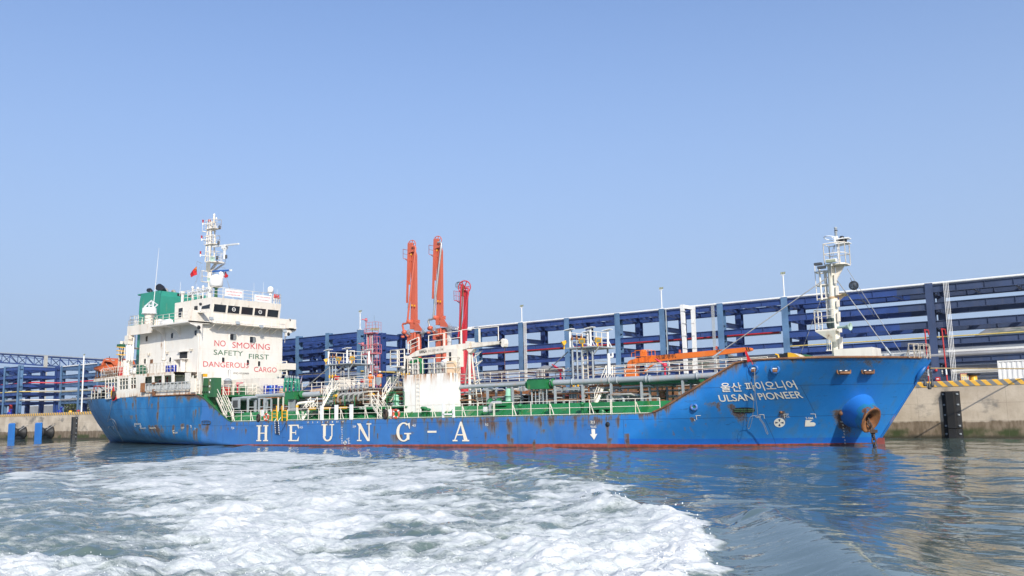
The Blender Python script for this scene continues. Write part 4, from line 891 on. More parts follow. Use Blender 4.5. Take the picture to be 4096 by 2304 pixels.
# raised trunk with sloping sides and stiffeners
mb = MB(); ty0, ty1, tz = 55.2, 56.3, 3.2
mb.prism([(-76.5, ty0, 2.3), (-76.5, ty1, tz), (-76.5, 2*CL-ty1, tz), (-76.5, 2*CL-ty0, 2.3)], (46.3, 0, 0)); mb.prism([(-30.2, ty1+.1, 2.3), (-30.2, ty1+1, tz), (-30.2, 66, tz), (-30.2, 66, 2.3)], (1.6, .7, 0))
x = -75.5
while x < -30.4: mb.prism([(x, ty0-.35, 2.3), (x, ty1, tz+.02), (x, ty1+.3, tz+.02), (x, ty0+.1, 2.3)], (.10, 0, 0)); x += 1.95
x = -46
while x < -31.5: mb.prism([(x, ty0-.3, 2.3), (x, ty1, tz-.02), (x, ty1, 2.3)], (.8, 0, 0)); x += 4.6
mb.build("cargo_trunk", GREEN, ship)

# ---- lettering and marks on the shell
def arc(cx, cy, rx, ry, a0, a1, tx, ty, n=14):
    o = [(cx+rx*math.cos(a0+(a1-a0)*i/n), cy+ry*math.sin(a0+(a1-a0)*i/n)) for i in range(n+1)]; q = [(cx+(rx-tx)*math.cos(a0+(a1-a0)*i/n), cy+(ry-ty)*math.sin(a0+(a1-a0)*i/n)) for i in range(n+1)]
    return [[o[i], o[i+1], q[i+1], q[i]] for i in range(n)]
R4 = lambda a, b_, c_, d_: [(a, c_), (b_, c_), (b_, d_), (a, d_)]
s1 = .07
SER = {'H': [R4(.12, .32, s1, 1-s1), R4(.70, .90, s1, 1-s1), R4(.32, .70, .47, .53)] + [R4(a, a+.42, c_, c_+s1) for a in (0., .58) for c_ in (0, 1-s1)],
 'E': [R4(.12, .34, 0, 1), R4(0, .95, 0, s1), R4(0, .95, 1-s1, 1), R4(.34, .70, .49, .55), [(.95, 0), (1, .30), (.93, .22), (.80, s1)], [(.95, 1), (.98, .72), (.92, .78), (.80, 1-s1)], R4(.66, .72, .38, .66)],
 'U': [R4(.12, .34, .3, 1-s1), R4(.78, .87, .3, 1-s1), R4(0, .46, 1-s1, 1), R4(.64, 1, 1-s1, 1)] + arc(.495, .3, .375, .3, math.pi, 2*math.pi, .16, .09),
 'N': [R4(.12, .20, s1, 1), R4(.80, .88, 0, 1-s1), [(0, 1), (.26, 1), (.88, 0), (.72, 0)], R4(0, .32, 0, s1), R4(.66, 1, 1-s1, 1)],
 'G': arc(.5, .5, .5, .5, .28*math.pi, 1.80*math.pi, .20, .07, 22) + [R4(.72, .90, .10, .42), R4(.55, 1.02, .38, .42+s1*.4), [(.78, .93), (.90, .66), (.93, .66), (.93, .98)]],
 'A': [[(.10, s1), (.17, s1), (.52, .86), (.47, 1)], [(.46, 1), (.56, 1), (.90, s1), (.68, s1)], R4(.25, .70, .30, .36), R4(0, .30, 0, s1), R4(.58, 1, 0, s1)], '-': [R4(0, 1, 0, 1)]}
for ch, x0, x1, y0, y1 in (('H',1026.5,1075,1700.5,1764.5),('E',1154.5,1198.5,1698.5,1764.5),('U',1287,1338,1696,1765.5),('N',1429,1487,1693,1764.5),('G',1587.5,1646,1689,1766),('-',1711,1747,1723,1731),('A',1811.5,1877.5,1686,1765)):
    bl, tr = V(x0, y1, 54), V(x1, y0, 54); mb = MB()
    for ip, poly in enumerate(SER[ch]):
        vs = [hullmap(Vector((lerp(bl.x, tr.x, u), 54, lerp(bl.z, tr.z, v))))+Vector((0, -.0022*ip, 0)) for u, v in poly]
        ar = sum(vs[i].x*vs[(i+1) % len(vs)].z-vs[(i+1) % len(vs)].x*vs[i].z for i in range(len(vs))); mb.add(vs if ar > 0 else vs[::-1], [tuple(range(len(vs)))])
    mb.build("lettering", LETW, hull)
def htext(s, bl, br, hpx, mat=LETWC, bold=.01):
    a, c = hit(*bl), hit(*br); k = 1/PXM(a)
    return text_mb(s, a, c, hpx*k, off=(0, -1, 0), fn=hullmap, bold=bold).build("lettering", mat, hull)
h5 = lambda x, y: (2700+x/2.414, 1200+y/2.414)
htext("\uc6b8\uc0b0", h5(452, 888), h5(660, 884), 36, bold=.012); htext("\ud30c\uc774\uc624\ub2c8\uc5b4", h5(697, 882), h5(1192, 864), 36, bold=.012)
htext("ULSAN", h5(436, 984), h5(770, 971), 27, bold=.012); htext("PIONEER", h5(822, 966), h5(1245, 946), 27, bold=.012)
htext("3.0M", h5(1268, 1152), h5(1338, 1152), 8.5); htext("CHT", h5(785, 1138), h5(838, 1136), 8); htext("CL", h5(1076, 1134), h5(1110, 1132), 7.5)
htext("TUG", (2362.5, 1713), (2386, 1712), 9); htext("2|1", (2363, 1697), (2380, 1697), 14)
for s_, x, y in (("7|6",931.5,1714),("6|5",1206,1711),("5|4",1418.5,1708),("4|3",1657,1704),("3|2",1948,1700.5)): htext(s_, (x-6.5, y+4.5), (x+6.5, y+4.5), 11)
for s_, x, y in (("VP",1233,1690),("5",1252,1690),("4",1271,1689.5),("3",1291,1689),("2",1311,1688.5),("1",1331,1688),("S1",1350,1687.5),("VP",1372,1687)): htext(s_, (x-2.2-2*(len(s_) > 1), y+2.5), (x+2.2+2*(len(s_) > 1), y+2.5), 6, LETW)
for i, s_ in enumerate(("7M","8","6","4","2","6M","8","6")): htext(s_, (1369-2.2-2.2*(len(s_) > 1), 1713+8.8*i), (1369+2.2, 1713+8.8*i), 5.5)
d7 = lambda x, y: (3200+x/4.262, 1500+y/4.262)
for s_, x, y in (("7M",716,812),("8",740,866),("6",747,920),("4",754,972),("2",761,1022),("6M",748,1074),("8",772,1126),("6",776,1174)): htext(s_, d7(x-13-12*(len(s_) > 1), y), d7(x+13+6*(len(s_) > 1), y), 6.5, bold=.01)
for s_, x0, x1, y in (("ENGINE",541,563,1697),("MALLATE",566,586,1714),("MALLATE",601,625,1713),("COT",726,738,1712),("MCCBT",694,713,1732),("7",779,783,1716)): htext(s_, (x0, y+2), (x1, y+2), 6, LETW)
def hpoly(pts, mat=LETWC, name="hull_mark"):
    mb = MB(); vs = [hullmap(hit(*p)) for p in pts]; ar = sum(vs[i].x*vs[(i+1) % len(vs)].z-vs[(i+1) % len(vs)].x*vs[i].z for i in range(len(vs))); mb.add(vs if ar > 0 else vs[::-1], [tuple(range(len(vs)))]); return mb
def marks(polys, mat=LETWC):
    mb = MB()
    for p in polys: q = hpoly(p); mb.add(q.v, q.f)
    mb.build("hull_mark", mat, hull)
marks([[(2366.5,1716),(2381,1716),(2382,1736),(2390,1735),(2377.5,1759),(2361,1737),(2367.5,1736.5)]])                      # tug arrow
def corner(x, y, sx, sy, l=20, w=2.2): return [[(x, y), (x+sx*l, y-.3), (x+sx*l, y+w-.3), (x, y+w)], [(x, y), (x+sx*w, y), (x+sx*(w+3*sx), y+sy*l*.85), (x+3*1, y+sy*l*.85)]]
marks(corner(*h5(862, 1104), -1, 1)+corner(*h5(1050, 1100), 1, 1)+corner(*h5(1358, 1098), -1, 1)+corner(*h5(203, 1114), 1, 1)+[[h5(188, 1152), h5(194, 1152), h5(199, 1168), h5(193, 1168)]])
marks([[(539,1692),(540.5,1692),(541.5,1704),(546,1704),(546,1705.5),(540,1705.5)], [(558,1704),(569,1703.5),(569,1705),(558,1705.5)], [(562.5,1694),(564,1694),(564,1714),(562.5,1714)], [(761,1701),(766,1700.5),(766,1711),(764.5,1711),(764.5,1702),(761,1702.3)], [(692,1721),(700,1720.5),(700,1722),(694,1722),(694,1731),(692.5,1731)], [(433,1706),(440,1706),(440,1707.3),(435,1707.3),(435,1714),(433.5,1714)], [(449,1706),(456,1706),(457,1716),(455.5,1716),(454.8,1707.3),(449,1707.3)]])
dash = []
for i in range(14):
    f0 = i/14; f1 = f0+.045; P = lambda f: (452+41*f+2*f*f, 1687+82*f); a, c = P(f0), P(f1); dash.append([(a[0]-1, a[1]), (a[0]+1, a[1]), (c[0]+1, c[1]), (c[0]-1, c[1])])
marks(dash)
marks([[h5(1262,1160),h5(1330,1158),h5(1300,1180),h5(1340,1180),h5(1358,1190),h5(1360,1205),h5(1345,1219),h5(1256,1222)]])   # bulbous bow mark
cc = h5(1011, 1185); circ = [(cc[0]+22*math.cos(i*math.pi/16), cc[1]+18.5*math.sin(i*math.pi/16)) for i in range(32)]; marks([circ])
mb = MB()
for k in range(4):                                             # thruster propeller blades
    a0 = k*math.pi/2+math.pi/2; pts = [(cc[0]+3*math.cos(a0), cc[1]+2.5*math.sin(a0)), (cc[0]+17*math.cos(a0-.28), cc[1]+14.5*math.sin(a0-.28)), (cc[0]+17*math.cos(a0+.28), cc[1]+14.5*math.sin(a0+.28))]
    vs = [hullmap(hit(*p))+Vector((0, -.012, 0)) for p in pts]; mb.add(vs, [(0, 1, 2)]); mb.add(vs[::-1], [(0, 1, 2)])
mb.build("hull_mark", BLUEB, hull)
def circle_mark(px, py, r, bits):
    mb = MB(); c = hit(px, py); mb.ring(Vector((c.x, c.y-.03, c.z)), r, .025, (0, 1, 0), 24, 5)
    for x0, x1, z0, z1 in bits: mb.box(c.x+x0, c.x+x1, c.y-.045, c.y-.03, c.z+z0, c.z+z1)
    mb.build("load_line_mark", LETWC, hull)
circle_mark(1381, 1771, .15, ((-.26, .26, -.015, .015), (.40, .42, -.1, .42), (.42, .58, .38, .41), (.42, .62, .2, .23), (.42, .62, .05, .08), (.42, .66, -.08, -.05), (.16, .40, .3, .33)))

# fairleads, mooring openings and the anchor pocket
HOLE_SHADE = paint("hole_shade", (.02, .022, .025), .8); BLUEH = paint("hull_trim_blue", (.012, .13, .40), .4, .30)  # dark colour stands for the shade inside openings, drawn as flat plates
def fairlead(px, py, rx, rz, th, back):
    c = hit(px, py); k = 1/PXM(c); nx = (float(hull_y(c.x+.4, c.z))-float(hull_y(c.x-.4, c.z)))/.8; nrm = Vector((nx, -1, 0)).normalized(); sd_ = Vector((-nrm.y, nrm.x, 0)); sd_ = sd_ if sd_.x > 0 else -sd_
    c = c+nrm*.03; mb = MB(); n = 28; vs = []
    ex = 2/ (2.0 if rx < 26 else 4.5)
    P = lambda t, g: c+sd_*(g*rx*k*math.copysign(abs(math.cos(t))**ex, math.cos(t)))+Vector((0, 0, g*rz*k*math.copysign(abs(math.sin(t))**ex, math.sin(t))))
    for i in range(n):
        for u in range(8):
            a = 2*math.pi*i/n; q = P(a, 1.0); d = (q-c).normalized(); vs.append(q+d*(th*k*math.cos(u*math.pi/4))+nrm*(th*k*math.sin(u*math.pi/4)))
    mb.add(vs, [(i*8+u, ((i+1) % n)*8+u, ((i+1) % n)*8+(u+1) % 8, i*8+(u+1) % 8) for i in range(n) for u in range(8)], True)
    fr = mb.build("fairlead", BLUEH if rx < 26 else BROWN, hull)
    mb = MB(); mb.add([P(2*math.pi*i/n, 1.0)+nrm*.005 for i in range(n)], [tuple(range(n))]); mb.build("fairlead_opening", HOLE_SHADE, hull)
    return c, k, sd_, nrm
for px, py in ((3016, 1476.5), (3100, 1477)):
    c, k, sd_, nrm = fairlead(px, py, 15, 14, 5.5, 1); mb = MB(); mb.add([c+nrm*.012+sd_*(k*a)+Vector((0, 0, k*z)) for a, z in ((-9, 6), (9, 7), (11, 2), (-11, 1))], [(0, 1, 2, 3)]); mb.build("opening_view_patch", SIGNW, hull)  # pale patch painted on the dark disc as bright sky seen through
    mb = MB(); mb.tube([c+nrm*.012+sd_*(k*-9)+Vector((0, 0, -k*7)), c+nrm*.012+sd_*(k*9)+Vector((0, 0, -k*7))], .12, 8); mb.build("roller", BROWN, hull)
c, k, sd_, nrm = fairlead(2777, 1628, 11, 10, 6, 1); mb = MB(); mb.add([c+nrm*.012+sd_*(k*a)+Vector((0, 0, k*z)) for a, z in ((-8, 2), (6, 4), (9, -3), (-8, -3))], [(0, 1, 2, 3)]); mb.build("opening_view_patch", GREEN, hull)
for px, py in ((3374, 1484), (3470, 1483.5)):
    c, k, sd_, nrm = fairlead(px, py, 30, 13, 3, 0); mb = MB()
    mb.prism([c+nrm*.05+sd_*(k*a)+Vector((0, 0, k*z)) for a, z in ((-22, -3), (22, -3), (24, -11), (-24, -11))], nrm*.12); mb.build("roller", BROWN, hull)
    mb = MB()
    for a in (-14, 10): mb.add([c+nrm*.02+sd_*(k*(a+da))+Vector((0, 0, k*z)) for da, z in ((-6, 7), (7, 7), (6, 1), (-5, 0))], [(0, 1, 2, 3)])
    mb.build("opening_view_patch", SIGNW, hull)  # painted brightness of the sky behind the opening
for px, py, w_, h_ in ((2978, 1641, 42, 11), (826, 1690, 17, 6.5)):
    c = hit(px, py); mb = MB(); pts = []
    for i in range(24): t_ = 2*math.pi*i/24; pts.append(hullmap(hit(px+w_*math.copysign(abs(math.cos(t_))**.45, math.cos(t_)), py-h_*math.copysign(abs(math.sin(t_))**.45, math.sin(t_)))))
    mb.add(pts, [(i, i+1, 11-i-1+12-12, 11-i) for i in ()]); tb = [(hullmap(hit(px+w_*math.cos(a), py-h_*abs(math.sin(a))**.45)), hullmap(hit(px+w_*math.cos(a), py+h_*abs(math.sin(a))**.45))) for a in np.linspace(math.pi-.02, .02, 14)]; mb = MB(); mb.add([p for q in tb for p in q], [(2*i+1, 2*i+3, 2*i+2, 2*i) for i in range(13)]); mb.build("freeing_port", HOLE_SHADE if w_ > 20 else BLUEH, hull)
    mb = MB()
    for f in ((-.35, 0, .35) if w_ > 20 else (-.33, .33)): mb.tube([hullmap(hit(px+w_*f, py-h_))+Vector((0, -.02, 0)), hullmap(hit(px+w_*f, py+h_))+Vector((0, -.02, 0))], .016, 5)
    for g in ((-.3, .35) if w_ > 20 else (0,)): mb.tube([hullmap(hit(px-w_*.95, py+h_*g))+Vector((0, -.02, 0)), hullmap(hit(px+w_*.95, py+h_*g))+Vector((0, -.02, 0))], .016, 5)
    if w_ < 20: mb.tube([p+Vector((0, -.02, 0)) for p in pts+pts[:1]], .04, 5)
    mb.build("freeing_port_bars", GREEND if w_ > 20 else DGREY, hull)
c = hit(2431, 1697); mb = MB(); mb.lathe((c.x, c.y-.03, c.z), [(0, 0), (.17, 0), (.17, .03), (0, .03)], 14, (0, 1, 0)); mb.build("overboard_outlet", HOLE_SHADE, hull)
for px, py, l in ((3125, 1649, 5), (3364, 1653, 9)):
    c = hit(px, py); MB().lathe((c.x, c.y-.12, c.z), [(0, 0), (l/PXM(c), 0), (l/PXM(c), .2), (0, .2)], 12, (0, 1, 0)).build("rusty_lug", BROWN, hull)
# anchor pocket: flared bolster with an open rusty mouth
bc = hit(*d7(985, 585)); tc = V(*d7(1212, 770), bc.y-1.5); ax = (tc-bc).normalized(); Lb = (tc-bc).length
up_ = Vector((0, 0, 1)); s_ = ax.cross(up_).normalized(); up2 = s_.cross(ax).normalized(); n = 36; rows = []
kk = 1/PXM(tc)
for f in np.linspace(-.55, 1, 16):
    c = bc+ax*(Lb*f); w_ = lerp(1.12, .78, sst(-.3, 1.0, f))+.10*float(sst(.25, -.15, f)); h_ = lerp(1.28, .92, sst(-.3, 1.0, f))+.10*float(sst(.25, -.15, f)); rows.append([c+s_*(w_*math.cos(2*math.pi*i/n))+up2*(h_*math.sin(2*math.pi*i/n))+ax*(sst(.2, 1, f)*(.42*math.cos(2*math.pi*i/n)+.28*math.sin(2*math.pi*i/n))) for i in range(n)])
# mouth is cut vertical: shift the last rows so the face leans back
vs = [p for r in rows for p in r]; mb = MB(); mb.add(vs, [(r*n+i, r*n+(i+1) % n, (r+1)*n+(i+1) % n, (r+1)*n+i) for r in range(len(rows)-1) for i in range(n)], True)
m, t, N, L, b = newmat("anchor_bolster_paint"); co_ = N.new("ShaderNodeTexCoord").outputs["Object"]; wn = tex(t, 2.2, 5, co_, (1, 1, .5), .65); a_ = attr("wear") if False else None
aa = N.new("ShaderNodeAttribute"); aa.attribute_name = "wear"; rf = mth(t, 'ADD', aa.outputs["Fac"], mth(t, 'SUBTRACT', wn, .5))
c = mixc(t, ramp(t, rf, .42, .5), (.02, .17, .55), (.02, .19, .36)); c = mixc(t, ramp(t, rf, .66, .72), c, (.22, .085, .03)); c = mixc(t, ramp(t, mth(t, 'ADD', rf, mth(t, 'MULTIPLY', wn, .4)), .98, 1.05), c, (.05, .03, .02))
L.new(c, b.inputs["Base Color"]); b.inputs["Roughness"].default_value = .42
pk = mb.build("anchor_bolster", m, ship); a = pk.data.attributes.new("wear", 'FLOAT', 'POINT'); wv = []
for r, f in enumerate(np.linspace(-.55, 1, 16)): wv += [float(.68*sst(.40, .85, f))]*n
a.data.foreach_set("value", wv)
ORST = paint("orange_rust", (.24, .095, .035), .8, .35, .45, scale=2)
mb = MB(); last = rows[-1]; prof = [(1.0, 0), (.95, .06), (.84, .03), (.40, -.30), (.33, -.36), (.28, -.55)]
vs = [tc+(p-tc)*g+ax*d_ for g, d_ in prof for p in last]; mb.add(vs, [(r*n+i, r*n+(i+1) % n, (r+1)*n+(i+1) % n, (r+1)*n+i) for r in range(len(prof)-1) for i in range(n)], True)
mb.add([tc+(p-tc)*.28-ax*.55 for p in last], [tuple(range(n))]); hm_ = mb.build("hawse_mouth", [ORST, HOLE_SHADE], pk); hm_.data.polygons[len(hm_.data.polygons)-1].material_index = 1
def chain(pts, r, name, parent, lk=.36):
    mb = MB(); tot = [0]
    for a, c in zip(pts, pts[1:]): tot.append(tot[-1]+(Vector(c)-Vector(a)).length)
    s_ = 0; i = 0; alt = 0
    while s_ < tot[-1]-lk*.5:
        while tot[i+1] < s_: i += 1
        a, c = Vector(pts[i]), Vector(pts[i+1]); d = (c-a).normalized(); p = a+d*(s_-tot[i]); sd_ = d.orthogonal().normalized(); sd_ = sd_ if alt else d.cross(sd_)
        L_ = [p+d*(lk*.5*math.cos(q))+sd_*(lk*.3*math.sin(q)) for q in np.linspace(0, 2*math.pi, 13)]; mb.tube(L_, r, 6, False); s_ += lk*.72; alt ^= 1
    return mb.build(name, CHAIN, parent)
cp = [tc-ax*.5+Vector((0, 0, -.2)), tc+ax*.12+Vector((0, 0, -.62))]; cp += [Vector((cp[1].x+.03, cp[1].y-.08, cp[1].z-.25)), Vector((cp[1].x+.12, cp[1].y-.1, -.6))]
chain(cp, .055, "anchor_chain", ship, .42)
MB().bx((cp[2].x+.06, cp[2].y-.05, .95), .42, .25, .2).build("chain_shackle", CHAIN, ship)
# stem bar and rusty cutwater
mb = MB(); P = []
for z in np.linspace(-.5, 5.4, 20): P.append(Vector((lerp(-16.4, -12.6, min(max(z/5.5, 0), 1))+.0, CL, z)))
mb.tube(P, .09, 10); mb.build("stem_bar", BLUEH, ship)
mb = MB(); mb.box(-16.35, -15.9, CL-.12, CL+.12, -.8, .42); mb.build("bulb_top", paint("boot_red", (.25, .06, .05), .6, .2), ship)
mb = MB(); mb.tube([(-13.55, CL-.25, 4.1), (-13.35, CL-.35, 4.4), (-13.1, CL-.3, 4.75), (-12.95, CL-.2, 4.95)], [.05, .14, .15, .06], 10); mb.build("bow_chock", BLUEH, ship)
# ================================================================== SUPERSTRUCTURE
def mk(ox, oy, s): return lambda x, y, Y=None: (ox+x/s, oy+y/s) if Y is None else V(ox+x/s, oy+y/s, Y)
A1 = mk(300, 800, 1.449); A4 = mk(520, 1100, 4.83); A5 = mk(680, 1100, 4.83); A6 = mk(900, 1120, 4.83); AM = mk(760, 840, 4.529); AP = mk(360, 1320, 4.83); AD = mk(860, 1440, 5.175)
HX0, HX1, HY0, HY1 = -96.2, -84.5, 57.0, 68.2
zb, zw = 5.06, 12.95                                  # poop deck, wing deck
mb = MB(); mb.box(HX0, HX1, HY0, HY1, zb, zw)
house = mb.build("deckhouse", WHITE, ship)
mb = MB()
for z in (7.65, 10.2): mb.box(HX0-.01, HX1+.012, HY0-.012, HY1+.01, z, z+.03)
mb.build("deck_seam", CREAM, house)
mb = MB(); mb.tube([(HX1-.05, HY0-.07, zb), (HX1-.05, HY0-.07, 12.4)], .06, 8); mb.tube([(-91.0, HY0-.07, zb+2.6), (-91.0, HY0-.07, 12.3), (-91.6, HY0-.07, 12.7)], .05, 8); mb.build("drain_pipe", WHITE, house)
def front_pt(px, py): return VX(px, py, HX1)
def win_box(c, sx, sz, face, frame=WHITE, gl=GLASS, parent=None, curtain=False):
    """window with a raised frame and recessed pane on the -Y ('s') or +X ('f') face"""
    mb = MB(); w_, h_, tf = sx/2, sz/2, .04
    for a0, a1, b0, b1 in ((-w_-tf, w_+tf, h_, h_+tf), (-w_-tf, w_+tf, -h_-tf, -h_), (-w_-tf, -w_, -h_, h_), (w_, w_+tf, -h_, h_)):
        if face == 's': mb.box(c.x+a0, c.x+a1, c.y-.05, c.y+.005, c.z+b0, c.z+b1)
        else: mb.box(c.x-.005, c.x+.05, c.y+a0, c.y+a1, c.z+b0, c.z+b1)
    o = mb.build("window", frame, parent or house); mb = MB(); cr = min(.12, w_*.5)
    pts = [(-w_+cr, -h_), (w_-cr, -h_), (w_, -h_+cr), (w_, h_-cr), (w_-cr, h_), (-w_+cr, h_), (-w_, h_-cr), (-w_, -h_+cr)]
    mb.add([(c.x+a, c.y-.012, c.z+z) if face == 's' else (c.x+.012, c.y+a, c.z+z) for a, z in pts], [tuple(range(8))]); mb.build("pane", gl, o)
    if curtain:
        mb = MB()
        for i in range(4): mb.box(c.x+.014, c.x+.018, c.y+w_*(.1+.2*i), c.y+w_*(.22+.2*i), c.z-h_*.9, c.z+h_*.9)
        mb.build("curtain", GREYP, o)
    return o
for x, y, wd, ht in ((327, 1233, 46, 100), (818, 1172, 46, 105), (1274, 1117, 38, 105)):
    c = A4(x, y, HY0); win_box(c, .46, .60, 's')
for x, y in ((1066, 605), (1554, 580)): win_box(AP(x, y, HY0), .44, .58, 's')
for x, y in ((1219, 1200), (1344+253, 1157+100)): pass
for px, py in (A5(1219, 1200), A6(534, 1157)): c = front_pt(px, py); win_box(c, .86, .70, 'f', curtain=True)
for px, py in (A1(858, 928), A1(1001, 942), A1(1066, 949), AD(688, 555), A1(1001, 1080)): c = front_pt(px, py); win_box(c, .34, .58, 'f')
# open store: flat dark plate painted as the shade of its cavity, and its shelf
c = AP(1807, 490, HY0); mb = MB(); mb.box(c.x-.72, c.x+.72, HY0-.02, HY0-.004, c.z-.36, c.z+.36); mb.build("store_opening", HOLE_SHADE, house)
mb = MB(); mb.box(c.x-.95, c.x+1.0, HY0-.8, HY0, c.z-.48, c.z-.40); mb.box(c.x-.9, c.x+1.0, HY0-.35, HY0, c.z+.38, c.z+.43)
for dx in (-.7, .5): mb.box(c.x+dx, c.x+dx+.16, HY0-.7, HY0-.2, 7.75, c.z-.48)
mb.build("store_shelf", WHITE, house)
for x, y in ((1485, 440), (1950, 385), (1130, 470)):
    p = AP(x, y, HY0-.15); MB().lathe(p, [(.05, -.15), (.13, -.08), (.13, .08), (.18, .1), (.02, .16)], 10).build("wall_lamp", WHITER, house)
p = AP(1186, 610, HY0-.02); MB().box(p.x-.25, p.x+.3, HY0-.03, HY0-.01, p.z-.25, p.z+.25).build("notice", BROWN, house)
# front lettering
def ftext(s_, bl, br, hz, mat, bold=.03):
    a, c = front_pt(*bl), front_pt(*br); text_mb(s_, a, Vector((a.x, c.y, a.z)), hz, off=(.018, 0, 0), bold=bold).build("lettering", mat, house)
for s_, bl, br, hz, mt in (("NO", (807, 846), (872, 853), .66, LETR), ("SMOKING", (911, 857), (1128, 885), .67, LETR), ("SAFETY", (803, 897), (972, 917), .56, LETG), ("FIRST", (1007, 920), (1123, 935), .57, LETG), ("DANGEROUS", (742, 966), (1005, 991), .60, LETR), ("CARGO", (1037, 996), (1168, 1008), .58, LETR), ("IMO 9730989", (918, 1009), (1007, 1018), .20, LETK)):
    ftext(s_, A1(*bl), A1(*br), hz, mt, 0)
# wing deck with gussets and bulwarks
WX, WY0, WY1 = -84.0, 55.3, 69.8
mb = MB(); mb.box(-91.4, WX, WY0, WY1, zw, zw+.16); mb.box(-97.0, -91.4, 55.9, 69.4, zw, zw+.16); wing = mb.build("bridge_deck", WHITE, ship)
mb = MB(); mb.box(-97.0, -92.0, 55.85, 56.0, zw-.55, zw+.55); mb.build("bulwark", WHITER, wing)
mb = MB()
mb.prism([(WX, WY0, zw-.06), (WX, WY0+2.95, zw-.06), (WX, WY0+2.95, zw+1.25), (WX, WY0, zw+1.38)], (-.08, 0, 0)); mb.build("bulwark", CREAM, wing); mb = MB(); mb.prism([(WX, WY1, zw-.06), (WX, WY1-2.4, zw-.06), (WX, WY1-2.4, zw+1.25), (WX, WY1, zw+1.30)], (-.08, 0, 0))
mb.build("bulwark", CREAM, wing)
for y0, y1 in ((WY0, HY0), (WY1, HY1)):
    for x in (WX-.1, -88.2, -91.3):
        pts = [(x, y0, zw), (x, y1, zw)]; nn = 8
        pts = [(x, y0+(y1-y0)*.02, zw)] + [(x, lerp(y0, y1, .15+.85*(1-(1-i/nn)**2.2)), zw-.2-1.35*(i/nn)**1.4) for i in range(nn+1)] + [(x, y1, zw)]
        mb = MB(); mb.prism(pts, (.07, 0, 0)); mb.build("gusset", WHITE, wing)
mb = MB(); p = (WX+.012, WY0+1.35, zw-.42)                    # lightening hole in the front gusset
mb.lathe((WX-.02, WY0+1.25, zw-.50), [(0, 0), (.22, 0), (.22, .012), (0, .012)], 14, (1, 0, 0)); mb.lathe((WX-.02, WY1-1.1, zw-.5), [(0, 0), (.22, 0), (.22, .012), (0, .012)], 14, (1, 0, 0)); mb.build("gusset_hole", HOLE_SHADE, wing)
mb = MB(); mb.rail([(WX-.2, WY0+.04, zw+.16), (-91.3, WY0+.04, zw+.16), (-91.4, 55.95, zw+.16), (-96.9, 55.95, zw+.16), (-96.9, 58, zw+.16)], 1.02, 3, 1.25, .03); mb.build("railing", RAILW, wing)
# wheelhouse
WHY0, WHY1, WHX = 58.2, 67.6, -84.35
zt = V(852, 1187, WHY0).z; zr_ = zw+.16
xa = V(700, 1207, WHY0).x
wl = MB(); fx = lambda z: WHX + .28*(z-zr_-1.1)/(zt-zr_-1.1) if z > zr_+1.1 else WHX
wl.prism([(xa, WHY0, zr_), (WHX, WHY0, zr_), (WHX, WHY0, zr_+1.1), (WHX+.28, WHY0, zt), (xa, WHY0, zt-.05)], (0, WHY1-WHY0, 0)); bridge = wl.build("wheelhouse", CREAM, ship)
zwin0, zwin1 = V(*A5(845, 705), WHY0+.3).z, V(*A5(850, 560), WHY0+.3).z
ys = [WHY0+.18+i*(WHY1-WHY0-.36)/5 for i in range(6)]
for a, c in zip(ys, ys[1:]):
    a, c = a+.12, c-.12; q = lambda y, z, d: Vector((fx(z)+d, y, z)); mb = MB()
    P = [q(a, zwin0, 0), q(c, zwin0, 0), q(c, zwin1, 0), q(a, zwin1, 0)]; C_ = sum(P, Vector())/4
    for i in range(4): e = (P[i]-C_)*1.07+C_; f = (P[(i+1) % 4]-C_)*1.07+C_; mb.prism([P[i], P[(i+1) % 4], f, e], (.05, 0, 0))
    wn_ = mb.build("window", CREAM, bridge); mb = MB(); mb.add([p+Vector((.03, 0, 0)) for p in P], [(0, 1, 2, 3)]); mb.build("pane", GLASS, wn_)
    if ys.index(a-.12) in (1, 3): mb = MB(); mb.ring((C_+Vector((.06, 0, .02))), .2, .035, (1, 0, 0), 20, 6); mb.lathe(C_+Vector((.05, 0, .02)), [(0, 0), (.05, 0), (.05, .04), (0, .04)], 10, (1, 0, 0)); mb.build("clear_view_screen", SIGNW, wn_)
    mb = MB(); mb.tube([q((a+c)/2, zwin1+.1, .06), q((a+c)/2, zwin1+.3, .2), q((a+c)/2+.1, zwin1+.3, .05)], .025, 5); mb.build("wiper", CREAM, bridge)
for x0, x1, y0, y1 in ((608, 780, 560, 668),):
    a, c = A5(x0, y1, WHY0), A5(x1, y0, WHY0); mb = MB(); mb.add([(a.x, WHY0-.02, a.z+.06), (c.x-.1, WHY0-.02, a.z-.02), (c.x, WHY0-.02, c.z), (a.x+.1, WHY0-.02, c.z-.12)], [(0, 1, 2, 3)]); mb.build("window", GLASS, bridge)
a = A5(208, 728, WHY0); win_box(a, .9, 1.05, 's', parent=bridge, frame=CREAM)
a = A5(510, 615, WHY0); MB().box(a.x-.4, a.x+.25, WHY0-.015, WHY0+.01, zr_, a.z+.1).build("doorway", HOLE_SHADE, bridge)
a = A5(445, 650, WHY0-.1); MB().box(a.x-1.0, a.x+.1, WHY0-.12, WHY0-.04, zr_, a.z+.15).build("sliding_door", CREAM, bridge)
